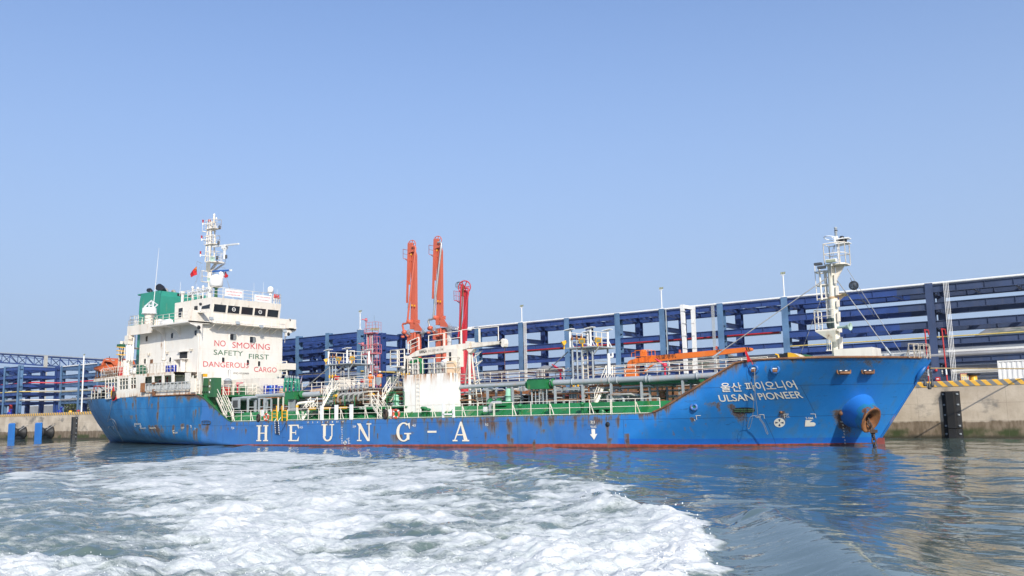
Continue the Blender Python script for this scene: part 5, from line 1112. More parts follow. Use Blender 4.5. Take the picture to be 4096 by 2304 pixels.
# front walkway under the windows, with its rail and floodlights
mb = MB(); zf = zw+.02; mb.box(WX, WX+.75, WHY0-.2, WY1-2.2, zf, zf+.05)
y = WHY0
while y < WY1-2.2: mb.bar((WX+.72, y, zf), (HX1, y, zf-.6), .07); y += 1.05
mb.rail([(WX+.72, WHY0-.15, zf), (WX+.72, WY1-2.25, zf)], 1.12, 2, .95, .028); mb.build("front_walkway", RAILW, bridge)
for (px, py) in (A5(800, 855), A5(1310, 940), A6(705, 910), A6(1155, 1000)):
    c = VX(px, py, WX+.85); mb = MB(); mb.prism([c+Vector((0, -.25, -.1)), c+Vector((0, .25, -.1)), c+Vector((-.12, .25, .22)), c+Vector((-.12, -.25, .22))], (.1, 0, .05)); mb.bar(c+Vector((0, 0, -.25)), c, .06); mb.build("floodlight", GREYP, bridge)
# searchlights on the wing brackets
for lab, p in (("searchlight", A5(590, 560, 56.6)), ("searchlight", VX(*A6(1245, 775), -84.2))):
    mb = MB(); d = Vector((.75, -.55, -.1)).normalized(); mb.lathe(p-d*.25, [(.0, -.05), (.22, 0), (.27, .1), (.27, .5), (.0, .5)] if False else [(0, -.05), (.15, 0), (.19, .1), (.19, .4), (.17, .4), (.15, .25), (0, .24)], 18, d); mb.tube([p+Vector((0, 0, -.2)), p+Vector((0, 0, -.75))], .06, 6); sl_ = mb.build("searchlight", SIGNW, bridge)
    MB().lathe(p+d*.20, [(0, 0), (.155, 0), (.155, .02), (.08, .04), (0, .04)], 16, d).build("lens", BLACKP, sl_)
    mb = MB(); c = p+Vector((0, 0, -.85)); mb.prism([c+Vector((-.5, -.35, .05)), c+Vector((.9, -.2, -.1)), c+Vector((.9, .4, -.1)), c+Vector((-.5, .4, .05))], (0, 0, -.09)); mb.build("searchlight_bracket", CREAM, bridge)
# monkey island: rail, name board, sign boards, domes, beacons
zm = zt
mb = MB(); e = .05
mb.rail([(xa+1.2, WHY0+e, zm), (WHX+.2, WHY0+e, zm), (WHX+.2, WHY1-e, zm), (xa+.5, WHY1-e, zm)], 1.15, 3, 1.25, .028)
for y in (60, 62, 64.5, 66.5): mb.bar((WHX+.2, y, zm), (WHX-.3, y, zm), .03); mb.bar((WHX+.2, y, zm+1.0), (WHX-.35, y, zm), .04)
mb.build("roof_railing", RAILW, bridge)
def board(name, p0, p1, h, y_or_x, lines, face, mat, parent):
    mb = MB()
    if face == 's': mb.box(p0.x, p1.x, y_or_x-.04, y_or_x, p0.z, p0.z+h)
    else: mb.box(y_or_x, y_or_x+.04, p0.y, p1.y, p0.z, p0.z+h)
    o = mb.build(name, SIGNW, parent)
    for s_, f0, f1, v0, hh, bd in lines:
        if face == 's': text_mb(s_, (lerp(p0.x, p1.x, f0), y_or_x, p0.z+h*v0), (lerp(p0.x, p1.x, f1), y_or_x, p0.z+h*v0), h*hh, off=(0, -.05, 0), bold=bd).build("lettering", mat, o)
        else: text_mb(s_, (y_or_x, lerp(p0.y, p1.y, f0), p0.z+h*v0), (y_or_x, lerp(p0.y, p1.y, f1), p0.z+h*v0), h*hh, off=(.05, 0, 0), bold=bd).build("lettering", mat, o)
a, c = A5(347, 398, WHY0), A5(782, 325, WHY0); board("name_board", a, Vector((c.x, 0, a.z)), .40, WHY0-.02, [("ULSAN PIONEER", .04, .96, .16, .68, .008)], 's', LETK, bridge)
for l1, l2, q0, q1 in (("WIND SPEED HIGH-HIGH ALARM", "WIND SPEED HIGH ALARM", A5(1058, 400), A5(1392, 445)), ("TANK OVERFILL ALARM (98%)", "TANK HIGH LEVEL ALARM (95%)", A6(570, 398), A6(884, 455))):
    a, c = VX(*q0, WHX+.25), VX(*q1, WHX+.25); zz = (a.z+c.z)/2; board("alarm_board", Vector((0, a.y, zz)), Vector((0, c.y, zz)), .80, WHX+.24, [(l1, .06, .96, .58, .2, .008), (l2, .14, .86, .16, .2, .008)], 'f', LETR, bridge)
# satellite dome
p = A5(895, 110, 60.0); mb = MB(); r_ = .74; mb.lathe(p+Vector((0, 0, -.72)), [(0, 0), (r_*.85, .0), (r_, .15), (r_, .72)] + [(r_*math.cos(i*math.pi/16), .72+r_*math.sin(i*math.pi/16)) for i in range(1, 9)], 26); dm = mb.build("satellite_dome", SIGNW, bridge)
MB().lathe((p.x, p.y, zm), [(.2, 0), (.16, p.z-.72-zm-.2), (.5, p.z-.72-zm), (.0, p.z-.72-zm)], 14).build("dome_pedestal", GREEND, dm)
p = VX(*A6(880, 200), -86.5); mb = MB(); mb.lathe(p+Vector((0, 0, -.3)), [(.1, 0), (.36, .02), (.36, .42)] + [(.36*math.cos(i*math.pi/12), .42+.36*math.sin(i*math.pi/12)) for i in range(1, 7)], 20); mb.lathe(p+Vector((0, 0, -.6)), [(.22, 0), (.14, .2), (.2, .3)], 14); mb.tube([(p.x, p.y, zm), (p.x, p.y, p.z-.5)], .07, 8); mb.build("small_dome", SIGNW, bridge)
p = VX(*A6(1000, 330), -85.2)
for i in range(3):
    q_ = p+Vector((0, -.30+.28*i, .05-.02*i)); MB().lathe(q_, [(.1, -.2), (.13, -.15), (.13, .05), (.08, .12), (.09, .28), (0, .32)], 10).build("alarm_beacon", RED, bridge)
mb = MB()
for i in range(3): mb.tube([(p.x, p.y-.3+.28*i, zm), (p.x, p.y-.3+.28*i, p.z-.15)], .035, 6)
mb.bar((p.x, p.y-.5, p.z-.22), (p.x, p.y+.45, p.z-.22), .08); mb.build("beacon_stand", RAILW, bridge)
mb = MB()
for px, py0, py1, X in ((1016, 1130, 1240, -88), (1054, 1128, 1240, -88), (1109, 1156, 1240, -85.5)):
    a, c = VX(px, py0, X), VX(px, py1, X); mb.tube([c, a], .022, 5, r2=.01)
for x, y0, y1 in ((205, 135, 400), (520, 170, 430)): mb.tube([A5(x-15, y1, 58.6), A5(x, y0, 58.6)], .03, 5, r2=.012)
mb.build("whip_aerial", SIGNW, bridge)
for x, y0, y1, r_ in ((438, 235, 440, .14), (545, 250, 450, .12), (640, 220, 430, .15), (245, 330, 490, .28)):
    a, c = A5(x, y0, 59.2), A5(x-8, y1, 59.2); mb = MB(); mb.tube([(c.x, 59.2, zm), (a.x, 59.2, a.z)], r_*.6, 8); mb.lathe(a, [(.02, -.25), (r_, -.22), (r_, .05), (.03, .12)], 10); mb.build("roof_vent", WHITE, bridge)
# funnel: green casing, sloping top, emblem and uptakes
FY0 = 59.3
fa, fb = V(600, 1165+22, FY0), A4(590, 390, FY0); ftop = A4(560, 310, FY0).z; fx0, fx1 = A4(235, 440, FY0).x, A4(592, 400, FY0).x
mb = MB(); zl = A4(592, 400, FY0).z
mb.prism([(fx0-.9, FY0, 8), (fx1, FY0, 8), (fx1, FY0, zl), (fx1-.35, FY0, ftop), (fx0-.3, FY0, ftop-.05), (fx0-.55, FY0, ftop-1)], (0, 6.6, 0)); mb.prism([(fx0-.35, FY0+.02, ftop-.02), (fx1-.35, FY0+.02, ftop-.02), (fx1-.4, FY0+.02, ftop+.06), (fx0-1.1, FY0+.02, ftop+.06), (fx0-.95, FY0+.02, ftop-.12)], (0, 6.5, 0))
fun = mb.build("funnel", TEAL, ship)
for k in range(3):
    mb = MB(); zc = (zl+ftop)/2; mb.box(fx1-.18, fx1-.10, FY0+2.3+1.55*k, FY0+2.8+1.55*k, zc-.22, zc+.22); mb.build("louvre_opening", HOLE_SHADE, fun)
ec = A4(405, 580, FY0-.02); U4 = 1/PXM(ec)/4.83
def ep(x, y): return A4(x, y, FY0-.03)
for poly in ([(413, 480), (548, 575), (470, 650), (455, 620), (515, 575), (430, 510)], [(413, 480), (262, 612), (320, 640), (350, 628), (310, 610), (425, 508)], [(352, 560), (390, 525), (390, 650), (350, 650)], [(420, 500), (455, 530), (455, 640), (420, 640)], [(390, 572), (420, 568), (420, 595), (390, 600)]):
    P = [ep(*p) for p in poly]; ar = sum(P[i].x*P[(i+1) % len(P)].z-P[(i+1) % len(P)].x*P[i].z for i in range(len(P))); mb = MB(); mb.add(P if ar > 0 else P[::-1], [tuple(range(len(P)))]); mb.build("emblem", SIGNW, fun)
def uptake(pts, r, mat): mb = MB(); mb.tube(pts, r, 14); mb.build("exhaust_pipe", mat, fun)
def fp(x, y, Y): return A4(x, y, Y)
uptake([fp(405, 380, 60.2), fp(405, 310, 60.2), fp(385, 290, 60.2), fp(352, 295, 60.2)], .24, BLACKP)
uptake([fp(640, 330, 61.5), fp(600, 260, 61.5), fp(560, 235, 61.5)], .46, BLACKP)
uptake([fp(712, 345, 63), fp(712, 295, 63), fp(695, 280, 63), fp(675, 285, 63)], .19, GREYR); uptake([fp(862, 370, 65), fp(860, 325, 65), fp(845, 310, 65), fp(820, 315, 65)], .19, GREYR)
# aft platform, radar-like white drum, liferaft and gear on the wing deck
p = A4(375, 690, 57.0); mb = MB(); mb.lathe(p+Vector((0, 0, -.40)), [(.0, 0), (.86, .0), (.86, .08), (.78, .1), (.77, .66), (.72, .72), (0, .74)], 28); dr_ = mb.build("aerial_drum", SIGNW, wing); MB().lathe((p.x, p.y, zw+.16), [(.5, 0), (.5, p.z-.40-zw-.5), (.62, p.z-.40-zw-.16)], 16).build("drum_pedestal", WHITER, dr_)
a, c = A4(512, 0, 57.2), A4(438, 750, 57.2); MB().tube([c, a, V(636, 992, 57.2)], .05, 6, r2=.015).build("long_whip_aerial", SIGNW, wing)
for x in (325, 520, 585): p = A4(x, 850, 57.5); MB().lathe((p.x, p.y, zw+.16), [(.3, 0), (.3, .9), (.2, 1.0), (0, 1.0)], 12).build("deck_locker", RED if x < 500 else WHITER, wing)
p = A4(705, 835, 57.2); lr = thing("liferaft_canister", "white liferaft canister lying on the wing deck before the green funnel", "life raft", (p.x, 57.2, zw+.16)); mb = MB(); mb.lathe((p.x-.9, 57.2, zw+.62), [(0, 0), (.3, .02), (.38, .12), (.38, 1.7), (.3, 1.82), (0, 1.84)], 16, (1, 0, 0)); mb.build("canister", SIGNW, lr); mb = MB(); [mb.box(p.x+dx, p.x+dx+.12, 56.9, 57.5, zw+.16, zw+.34) for dx in (-.6, .5)]; mb.build("cradle", WHITER, lr)
q_ = A4(140, 970, 58); mb = MB(); mb.box(q_.x-.9, q_.x+.9, 57.6, 60, q_.z-.06, q_.z); mb.bar((q_.x+.5, 58, q_.z), (q_.x+1.5, 58.5, q_.z-1.0), .12); mb.build("funnel_platform", TEAL, fun); mb = MB(); mb.rail([(q_.x+.9, 57.6, q_.z), (q_.x-.9, 57.6, q_.z), (q_.x-.9, 60, q_.z)], 1.1, 3, .9, .03); mb.build("platform_railing", RAILW, fun)

# ---- radar mast on the monkey island
MY = 62.0
def M(x, y, Y=MY): return AM(x, y, Y)
rm = MB(); base = M(365, 1140); foot = Vector((base.x, MY, zm))
rm.tube([foot, M(368, 1085)], .25, 14); mast = rm.build("radar_mast", CREAM, ship)
mb = MB(); dz = .32
t0, t1 = M(330, 940), M(385, 210)
for dx, dy in ((-.35, -.3), (.45, -.3), (-.35, .35), (.45, .35)): mb.tube([t0+Vector((dx+.2, dy, 0)), Vector((t1.x+dx*.75, MY+dy*.8, t1.z))], .085, 8)
for i in range(1, 8): c = t0.lerp(t1, i/8)+Vector((.15, 0, 0)); mb.bar(c+Vector((-.35, -.3, 0)), c+Vector((.45, -.3, 0)), .06); mb.bar(c+Vector((.45, -.3, 0)), c+Vector((.45, .35, 0)), .06)
mb.ladder(t0+Vector((.2, -.36, 0)), Vector((t1.x, MY-.3, t1.z)), (1, 0, 0), .38, .03, .35); mb.build("mast_lattice", RAILW, mast)
mb = MB(); tp = M(440, 90); mb.tube([Vector((tp.x-.05, MY, M(430, 240).z)), tp], .11, 8); mb.lathe(tp, [(.13, -.1), (.13, .08), (.02, .2)], 10); p = M(480, 150); mb.tube([M(450, 180), M(470, 165), p], .035, 6); mb.lathe(p, [(.08, -.15), (.1, 0), (.02, .15)], 8); mb.build("mast_pole", RAILW, mast)
def platform(pts2, z, h, parent=mast, th=.07, gap=.7):
    mb = MB(); mb.prism([(x, y, z) for x, y in pts2], (0, 0, -th)); o = mb.build("platform", RAILW, parent)
    mb = MB(); mb.rail([(x, y, z) for x, y in pts2+pts2[:1]], h, 2, gap, .025); mb.build("platform_railing", RAILW, o); return o
for (xl, xr_, yl, hh) in ((250, 575, 345, 1.05), (228, 550, 620, 1.0)):
    a, c = M(xl, yl, 61.3), M(xr_, yl+25, 62.6); platform([(a.x, 61.5), (c.x, 61.5), (c.x, 62.5), (a.x, 62.5)], M(400, yl).z, hh)
a, c = M(225, 965, 60.6), M(690, 970, 63.2); zc = M(400, 955).z; platform([(a.x, 61.0), (c.x-.6, 61.0), (c.x, 61.6), (c.x, 62.8), (a.x, 62.8)], zc, 1.15, th=.12)
mb = MB()
for y in (60.9, 62.0, 63.0): mb.prism([(a.x+.3, y, zc-.1), (c.x-.2, y, zc-.1), (foot.x+.4, MY+(y-62)*.3, zc-1.0), (foot.x-.4, MY+(y-62)*.3, zc-1.0)], (0, .06, 0))
mb.build("platform_bracket", CREAM, mast)
a, c = M(155, 1340, 60.6), M(370, 1320, 62); zc2 = M(260, 1325).z; platform([(a.x, 60.9), (c.x, 60.9), (c.x, 62.6), (a.x, 62.6)], zc2, 1.25)
for x, y in ((235, 230), (212, 515), (190, 800)):              # navigation lamps on outriggers
    p = M(x, y, 61.4); mb = MB(); mb.lathe(p, [(.07, -.3), (.085, -.25), (.085, 0)], 10); mb.bar(p+Vector((0, 0, -.12)), p+Vector((1.4, .2, -.35)), .07); o = mb.build("navigation_lamp", SIGNW, mast); MB().lathe(p, [(.11, 0), (.11, .05), (.085, .07), (.085, .24), (.11, .26), (.11, .31), (.04, .36)], 12).build("lamp_lens", NAVRED, o)
p = M(353, 190, 61.6); MB().lathe(p, [(.14, -.15), (.14, .1), (.05, .16)], 10).build("navigation_lamp", NAVRED, mast)
for x, y in ((535, 310), (515, 590), (655, 840), (490, 860)): p = M(x, y, 61.5); MB().lathe(p, [(.1, -.25), (.13, -.2), (.13, .15), (.05, .2)], 10).build("navigation_lamp", DGREY, mast)
p = M(228, 340, 61.3); mb = MB(); mb.tube([M(222, 385, 61.3), M(300, 400, 61.8), M(330, 420)], .06, 6); mb.tube([M(228, 280, 61.3), M(228, 375, 61.3)], .02, 5); mb.build("signal_arm", RAILW, mast)
p = M(628, 700, 61.6); mb = MB(); mb.tube([(p.x, 61.6, zc), (p.x, 61.6, M(628, 770).z)], .14, 12); mb.lathe((p.x, 61.6, M(628, 770).z), [(.14, 0), (.2, .12), (.3, .3), (.3, .4)], 12); mb.bx((p.x, 61.6, M(628, 690).z), .62, .5, .42); sc_ = mb.build("radar_scanner", SIGNW, mast); mb = MB(); a, c = M(412, 665, 61.9), M(880, 612, 61.2); mb.bar(a, c, .2, .17); mb.build("scanner_bar", SIGNW, sc_)
p = M(580, 1150, 60.8); mb = MB(); mb.lathe(p+Vector((0, 0, -.6)), [(.2, 0), (.2, .3), (.36, .5), (.36, .7), (.1, .9)], 14); sc_ = mb.build("radar_scanner", SIGNW, mast); mb = MB(); a, c = M(412, 1112, 60.9), M(725, 1092, 60.5); mb.bar(a, c, .2, .18); sb_ = mb.build("scanner_bar", paint("radar_blue", (.02, .12, .42), .4), sc_); MB().bar(c, M(746, 1091, 60.45), .21, .19).build("bar_end", SIGNW, sb_)
for x, y, s_ in ((405, 893, 1.0), (345, 1265, .7)): p = M(x, y, 60.8); d = Vector((.8, -.6, .05)).normalized(); MB().lathe(p-d*.4*s_, [(.08*s_, 0), (.1*s_, .25*s_), (.16*s_, .4*s_), (.32*s_, .6*s_), (.30*s_, .6*s_), (.05*s_, .3*s_)], 16, d).build("loud_hailer", paint("horn_grey_green", (.36, .47, .42), .45), mast)
mb = MB()
for a_, b_ in (((120, 930), (225, 965)), ((570, 1040), (650, 1055))): mb.tube([M(*a_, 61), M(*b_, 61)], .02, 5)
for a_, b_ in (((120, 935), (118, 1025)), ((195, 950), (75, 1400)), ((220, 1010), (100, 1340)), ((265, 960), (255, 1160)), ((590, 1040), (745, 1480)), ((660, 1230), (720, 1449)), ((700, 1380), (735, 1460))): mb.tube([M(*a_, 61), M(*b_, 60.5)], .012, 4)
mb.build("signal_halyard", ROPEG, mast)
def flag(label, pts, Y, faces, th=.02, star=None):
    mb = MB(); P = [M(x, y, Y+.12*math.sin(i*2.1)) for i, (x, y) in enumerate(pts)]; n = len(P); mb.add(P, faces); mb.add([p+Vector((0, th, 0)) for p in P], [tuple(reversed(f)) for f in faces])
    o = mb.build("flag", FLAGR); o["label"] = label; o["category"] = "flag"; o["group"] = "red flags"
    if star:
        for x, y, r in star: mb = MB(); c = M(x, y, Y-.16); mb.add([c+Vector((math.sin(a*math.pi/5)*r*(1 if a % 2 == 0 else .42), 0, math.cos(a*math.pi/5)*r*(1 if a % 2 == 0 else .42))) for a in range(10)], [tuple(range(9, -1, -1))]); mb.build("star", YELLOW, o)
flag("red flag with yellow stars flying aft of the radar mast", [(120, 1020), (124, 1172), (70, 1190), (18, 1220), (2, 1160), (50, 1090), (88, 1050), (85, 1110)], 61, [(0, 7, 2, 1), (6, 5, 7, 0), (5, 4, 3, 7), (7, 3, 2)][:2]+[(5, 4, 3, 2, 7)], star=((108, 1058, .2), (85, 1085, .06), (95, 1098, .06), (108, 1095, .06)))
flag("small dark red flag fluttering right of the white satellite dome", [(632, 1120), (650, 1115), (665, 1160), (692, 1180), (680, 1225), (655, 1222), (638, 1235), (612, 1205), (640, 1165)], 60.8, [(0, 1, 2, 8), (8, 2, 3, 4, 5, 6), (8, 6, 7)])

# ================================================================== POOP: side screen, boat deck, rails, gear
SY = 54.12
def P4(x, y, Y=SY): return AP(x, y, Y)
zbd = P4(2100, 770).z-.0                               # boat deck level
zbd = 7.66
SCRW = paint("screen_white", (.77, .73, .65), .5, .24, .06, dirt=.25, rz=(6.1, 5.15, .7))
def screen_panel(poly, holes=(), mat=SCRW, name="side_screen", th=.1, parent=None):
    """plate cut by rounded openings, built as strips between the holes (all in photo-zoom units)"""
    mb = MB(); mb.prism([P4(*p) for p in poly], (0, th, 0)); return mb.build(name, mat, parent or ship)
# plates: below, above and between the openings
scr = screen_panel([(490, 1330), (905, 1270), (905, 1135), (545, 1160), (515, 1165), (500, 1250)])
screen_panel([(906, 1290), (2140, 1250), (2140, 1060), (1050, 1135), (1035, 1130), (940, 1120), (906, 1135)], parent=ship)
mb = MB()
spk = [0]
def sp(poly): spk[0] += 1; mb.prism([P4(*p, SY-.006-.003*(spk[0] % 5)) for p in poly], (0, .085, 0))
for x0, x1, yt, yb in ((530, 568, 905, 1165), (742, 785, 885, 1145), (895, 945, 870, 1135)): sp([(x0, yb), (x1, yb-3), (x1, yt-6), (x0, yt)]); mb.build("screen_pillar", SCRW, scr); mb = MB()
sp([(905, 1135), (1040, 1130), (1060, 890), (1010, 880), (945, 880), (925, 930)]); mb.build("screen_pillar", SCRW, scr); mb = MB()
for x0, x1, yt, yb in ((1195, 1232, 880, 1060), (1385, 1428, 865, 1040), (1572, 1622, 850, 1020), (1835, 1940, 825, 1000), (2090, 2140, 810, 1250)): sp([(x0, yb), (x1, yb-3), (x1, yt-4), (x0, yt)]); mb.build("screen_pillar", SCRW, scr); mb = MB()
mb = MB()
for (x0, x1, yt, yb, nx, ny) in ((300, 532, 930, 1330, 4, 4), (568, 742, 905, 1160, 3, 3), (785, 895, 885, 1140, 2, 3)):   # grids in the openings
    for i in range(nx+1): x = x0+(x1-x0)*i/nx; mb.bar(P4(x, yb-(x-x0)*.05, SY+.05), P4(x, yt-(x-x0)*.09, SY+.05), .07)
    for j in range(ny+1): f = j/ny; mb.bar(P4(x0, yb+(yt-yb)*f, SY+.05), P4(x1, yb+(yt-yb)*f-(x1-x0)*.1, SY+.05), .07)
mb.build("screen_grid", RAILW, scr)
bd = MB(); xs = np.linspace(-103.9, -84.6, 30); ye = np.maximum(SY, CL-hull_hb(xs, np.full(30, 5.2))*1.02); ye[:6] = ye[6]
ye = np.full(30, SY); ye[:14] = SY+np.linspace(1.6, 0, 14)**1.1
zl = zbd
bd.add([(x, y, z) for z in (zl-.34, zl) for x, y in zip(xs, ye)]+[(x, 68, z) for z in (zl-.34, zl) for x in xs], [(i, i+1, 30+i+1, 30+i) for i in range(29)]+[(30+i, 31+i, 91+i, 90+i) for i in range(29)]+[(60+i, 61+i, 1+i, i) for i in range(29)]+[(0, 30, 90, 60)])
boatdeck = bd.build("boat_deck", paint("boat_deck_white", (.77, .72, .63), .5, .3, .06, dirt=.3, rz=(7.2, 7.6, .6)), ship)
mb = MB(); mb.rail([(xs[i], ye[i]+.05, zl) for i in range(4, 30, 1)], 1.05, 3, 2.4, .026); mb.build("deck_railing", RAILW, boatdeck)
# inner wall and fittings seen through the openings
mb = MB(); mb.box(-100, -84.6, 56.4, 56.5, 5.1, zl-.35); mb.build("inner_wall", WHITE, ship)
for x, y, h_, mt in ((1490, 970, .9, RED), (1640, 960, .9, YELLOW), (1350, 1010, .5, RED), (1090, 985, .6, GREYP), (806, 1095, .5, RED), (850, 1090, .5, RED), (590, 1115, .5, CREAM), (690, 1100, .5, CREAM)): p = P4(x, y, 55.9); MB().tube([p+Vector((0, 0, -h_/2)), p+Vector((0, 0, h_/2))], .12 if h_ < .8 else .06, 8).build("deck_fitting", mt, ship)
# after end rails and mooring winch
mb = MB(); pts = [hit(362, 1604), hit(400, 1601), hit(420, 1600), hit(455, 1598)]; mb.rail([p+Vector((.1, .05, 0)) for p in pts], 1.25, 3, 1.6, .035); mb.build("stern_railing", RAILW, ship)
p = P4(190, 1310, 57.5); mb = MB(); mb.lathe((p.x, 57.5, 5.9), [(0, -.9), (.45, -.9), (.45, -.8), (.22, -.78), (.22, .7), (.45, .72), (.45, .82), (0, .82)], 14, (1, .1, 0)); mb.box(p.x-.9, p.x+.9, 57.2, 57.8, 5.1, 5.75); mb.build("mooring_winch", BLACKP, ship)
mb = MB(); [mb.tube([P4(x, 1230, 58.5), P4(x, 1090, 58.5), P4(x+18, 1084, 58.5), P4(x+120, 1088, 58.5)], .07, 8) for x in (78, 155)]; mb.build("vent_pipe", RED, ship)
p = P4(220, 1135, 59); MB().lathe((p.x, 59, 5.1), [(.55, 0), (.55, p.z-5.1+.4), (0, p.z-5.1+.45)], 16).build("deck_tank", GREYP, ship)
# gangway stowed on the side
g0, g1 = P4(1075, 1120, 53.85), P4(1920, 1075, 53.85); mb = MB()
for dz_ in (-.32, .42): mb.bar(g0+Vector((0, 0, dz_)), g1+Vector((0, 0, dz_)), .09)
mb.bar(g0+Vector((0, .12, .02)), g1+Vector((0, .12, .02)), .03, .5)
n_ = 12
for i in range(n_+1): c = g0.lerp(g1, i/n_); mb.bar(c+Vector((0, -.03, -.32)), c+Vector((0, -.03, .42)), .06)
for i in (4, 6, 8): mb.bar(g0.lerp(g1, i/n_)+Vector((0, -.05, -.3)), g0.lerp(g1, (i+1)/n_)+Vector((0, -.05, .4)), .06)
gw = mb.build("accommodation_ladder", paint("gangway_alloy", (.48, .49, .48), .45, .12), ship)
mb = MB(); a = P4(1015, 1105, 53.8); mb.box(a.x-.35, a.x+.25, 53.75, 54, a.z-.55, a.z+.45); mb.build("ladder_platform", ORST, gw)
mb = MB(); mb.tube([P4(1250, 1275, 53.95), P4(2040, 1240, 53.95)], .07, 8); mb.bx(P4(1230, 1210, 53.9), .25, .25, .7); mb.bx(P4(1245, 1030, 53.9), .6, .25, .2); mb.bx(P4(1190, 1215, 53.9), .6, .25, .14); mb.build("ladder_winch", BROWN, ship)
mb = MB(); mb.ladder(P4(2085, 1240, 53.95), P4(2085, 980, 53.95), (1, 0, 0), .6, .045, .32); mb.bx(P4(2000, 1070, 54), .75, .2, 1.4); mb.build("side_ladder", RAILW, ship)
# drums on the boat deck
def drum(label, x, y, z, mat=DRUM, r=.30, h=.9, g="blue plastic drums"):
    o = thing("drum", label, "drum", (x, y, z), g); mb = MB(); mb.lathe((x, y, z), [(0, 0), (r*.96, 0), (r, .03), (r, h*.3), (r*1.04, h*.33), (r, h*.36), (r, h*.64), (r*1.04, h*.67), (r, h*.7), (r, h-.04), (r*.9, h), (0, h-.01)], 20); mb.build("body", mat, o)
    mb = MB(); mb.lathe((x+.12, y, z+h-.01), [(.05, 0), (.05, .03), (0, .03)], 8); mb.build("bung", BLACKP, o); return o
for k, (x, l) in enumerate(((1508, "leftmost blue drum of three on the boat deck beside the house wall"), (1545, "middle blue drum of three on the boat deck"), (1622, "rightmost blue drum of three on the boat deck"))): p = P4(x, 770, 55.0); drum(l, p.x, 55.0, zl, h=.8, r=.27)
# green canvas bundle and white life raft roll
p = P4(985, 760, 55.2); cv = thing("covered_winch", "dark green canvas cover tied over gear on the boat deck", "canvas cover", (p.x, 55.2, zl)); mb = MB(); rr = random.Random(8)
for i, (dx, w_, h_) in enumerate(((-.5, .42, .95), (.0, .5, 1.1), (.5, .45, .95))): mb.lathe((p.x+dx, 55.3, zl), [(w_*.75, 0), (w_*.8, h_*.4), (w_*.7, h_*.8), (w_*.4, h_), (0, h_*1.02)], 12)
mb.build("cover", paint("canvas_green", (.012, .10, .055), .8, 0, .3), cv); MB().tube([(p.x-1.4, 54.5, zl+.5), (p.x, 54.45, zl+.62), (p.x+1.4, 54.5, zl+.5)], .025, 5).build("lashing", ROPEG, cv)
p = P4(855, 760, 55.4); o = thing("life_raft", "white round life raft canister lashed beside the dark green canvas", "life raft", (p.x, 55.4, zl)); MB().lathe((p.x-.65, 55.4, zl+.5), [(0, 0), (.3, .05), (.38, .2), (.38, 1.1), (.3, 1.26), (0, 1.3)], 18, (1, 0, 0)).build("canister", SIGNW, o); mb = MB(); [mb.ring((p.x+dx, 55.4, zl+.5), .39, .025, (1, 0, 0), 20, 5) for dx in (-.35, .3)]; mb.build("lashing", ROPEG, o)
p = P4(1425, 570, 55.0); mb = MB(); mb.tube([(p.x, 55, zl), (p.x, 55, p.z-.3)], .06, 8); mb.lathe(p+Vector((0, 0, -.2)), [(.08, 0), (.24, .1), (.26, .26), (.12, .34), (0, .35)], 16); mb.build("deck_vent", WHITER, boatdeck)
# boat davit crane: post, three white cylinders, yellow-white cage
D = lambda x, y, Y=56.0: AP(x, y, Y)
dv = MB(); b0 = D(722, 850); dv.tube([(b0.x, 56, zl), (b0.x, 56, D(735, 590).z)], .55, 20); dv.tube([D(735, 590), D(765, 110)], .26, 10); dv.bx(D(755, 240), .8, .7, .5); dv.bx(D(760, 150), 1.0, .6, .5); dv.tube([D(640, 240), D(720, 235)], .16, 8); dv.tube([D(790, 150), D(850, 150), D(838, 290)], .07, 8)
dav = dv.build("boat_davit", CREAM, ship)
for x in (722, 770, 822):
    a, c = D(x-10, 590, 55.5), D(x+8, 300, 55.5); d = (c-a); MB().lathe(a, [(.04, -.12), (.08, -.02), (.15, .1), (.15, d.length-.1), (.1, d.length+.02), (.04, d.length+.1)], 16, d).build("hydraulic_accumulator", SIGNW, dav)
mb = MB()
for x0 in (560, 610, 665): mb.bar(D(x0-8, 500, 55.4), D(x0+12, 330, 55.4), .09)
for x0 in (570, 625): mb.bar(D(x0-22, 800, 55.6), D(x0-4, 500, 55.6), .14)
mb.tube([D(600, 340, 55.5), D(615, 215, 55.5)], .2, 8); mb.build("davit_ladder", CREAM, dav)
mb = MB()
for y in (335, 405, 478): mb.ring(D(622, y, 55.5), .62, .05, (0.1, 0, 1), 18, 6)
mb.build("davit_hoop", YELLOW, dav)
p = D(602, 305, 55.4); MB().bx(p, .8, .6, .35).build("canvas_cap", paint("canvas_green", (.012, .10, .055), .8, 0, .3), dav)
mb = MB(); rr = random.Random(5)
for i in range(6): a = D(590+rr.uniform(-20, 60), 340, 55.6); mb.tube([a, a+Vector((rr.uniform(-.2, .2), 0, -.8)), a+Vector((rr.uniform(-.3, .3), 0, -1.6))], .05, 6)
mb.build("hose", BLACKP, dav)
p = D(880, 300, 57.5); mb = MB(); mb.box(p.x-.7, p.x+.7, 57, 58.2, D(870, 350, 57.5).z-.08, D(870, 350, 57.5).z); mb.rail([(p.x+.7, 57, D(870, 350, 57.5).z), (p.x-.7, 57, D(870, 350, 57.5).z)], 1.5, 3, .7, .04); mb.build("davit_platform", RAILW, dav)
for x in (590, 640): p = D(x, 770, 55.6); MB().tube([(p.x, 55.6, zl), (p.x, 55.6, zl+1.1)], .2, 10).build("fire_bottle", RED, ship)

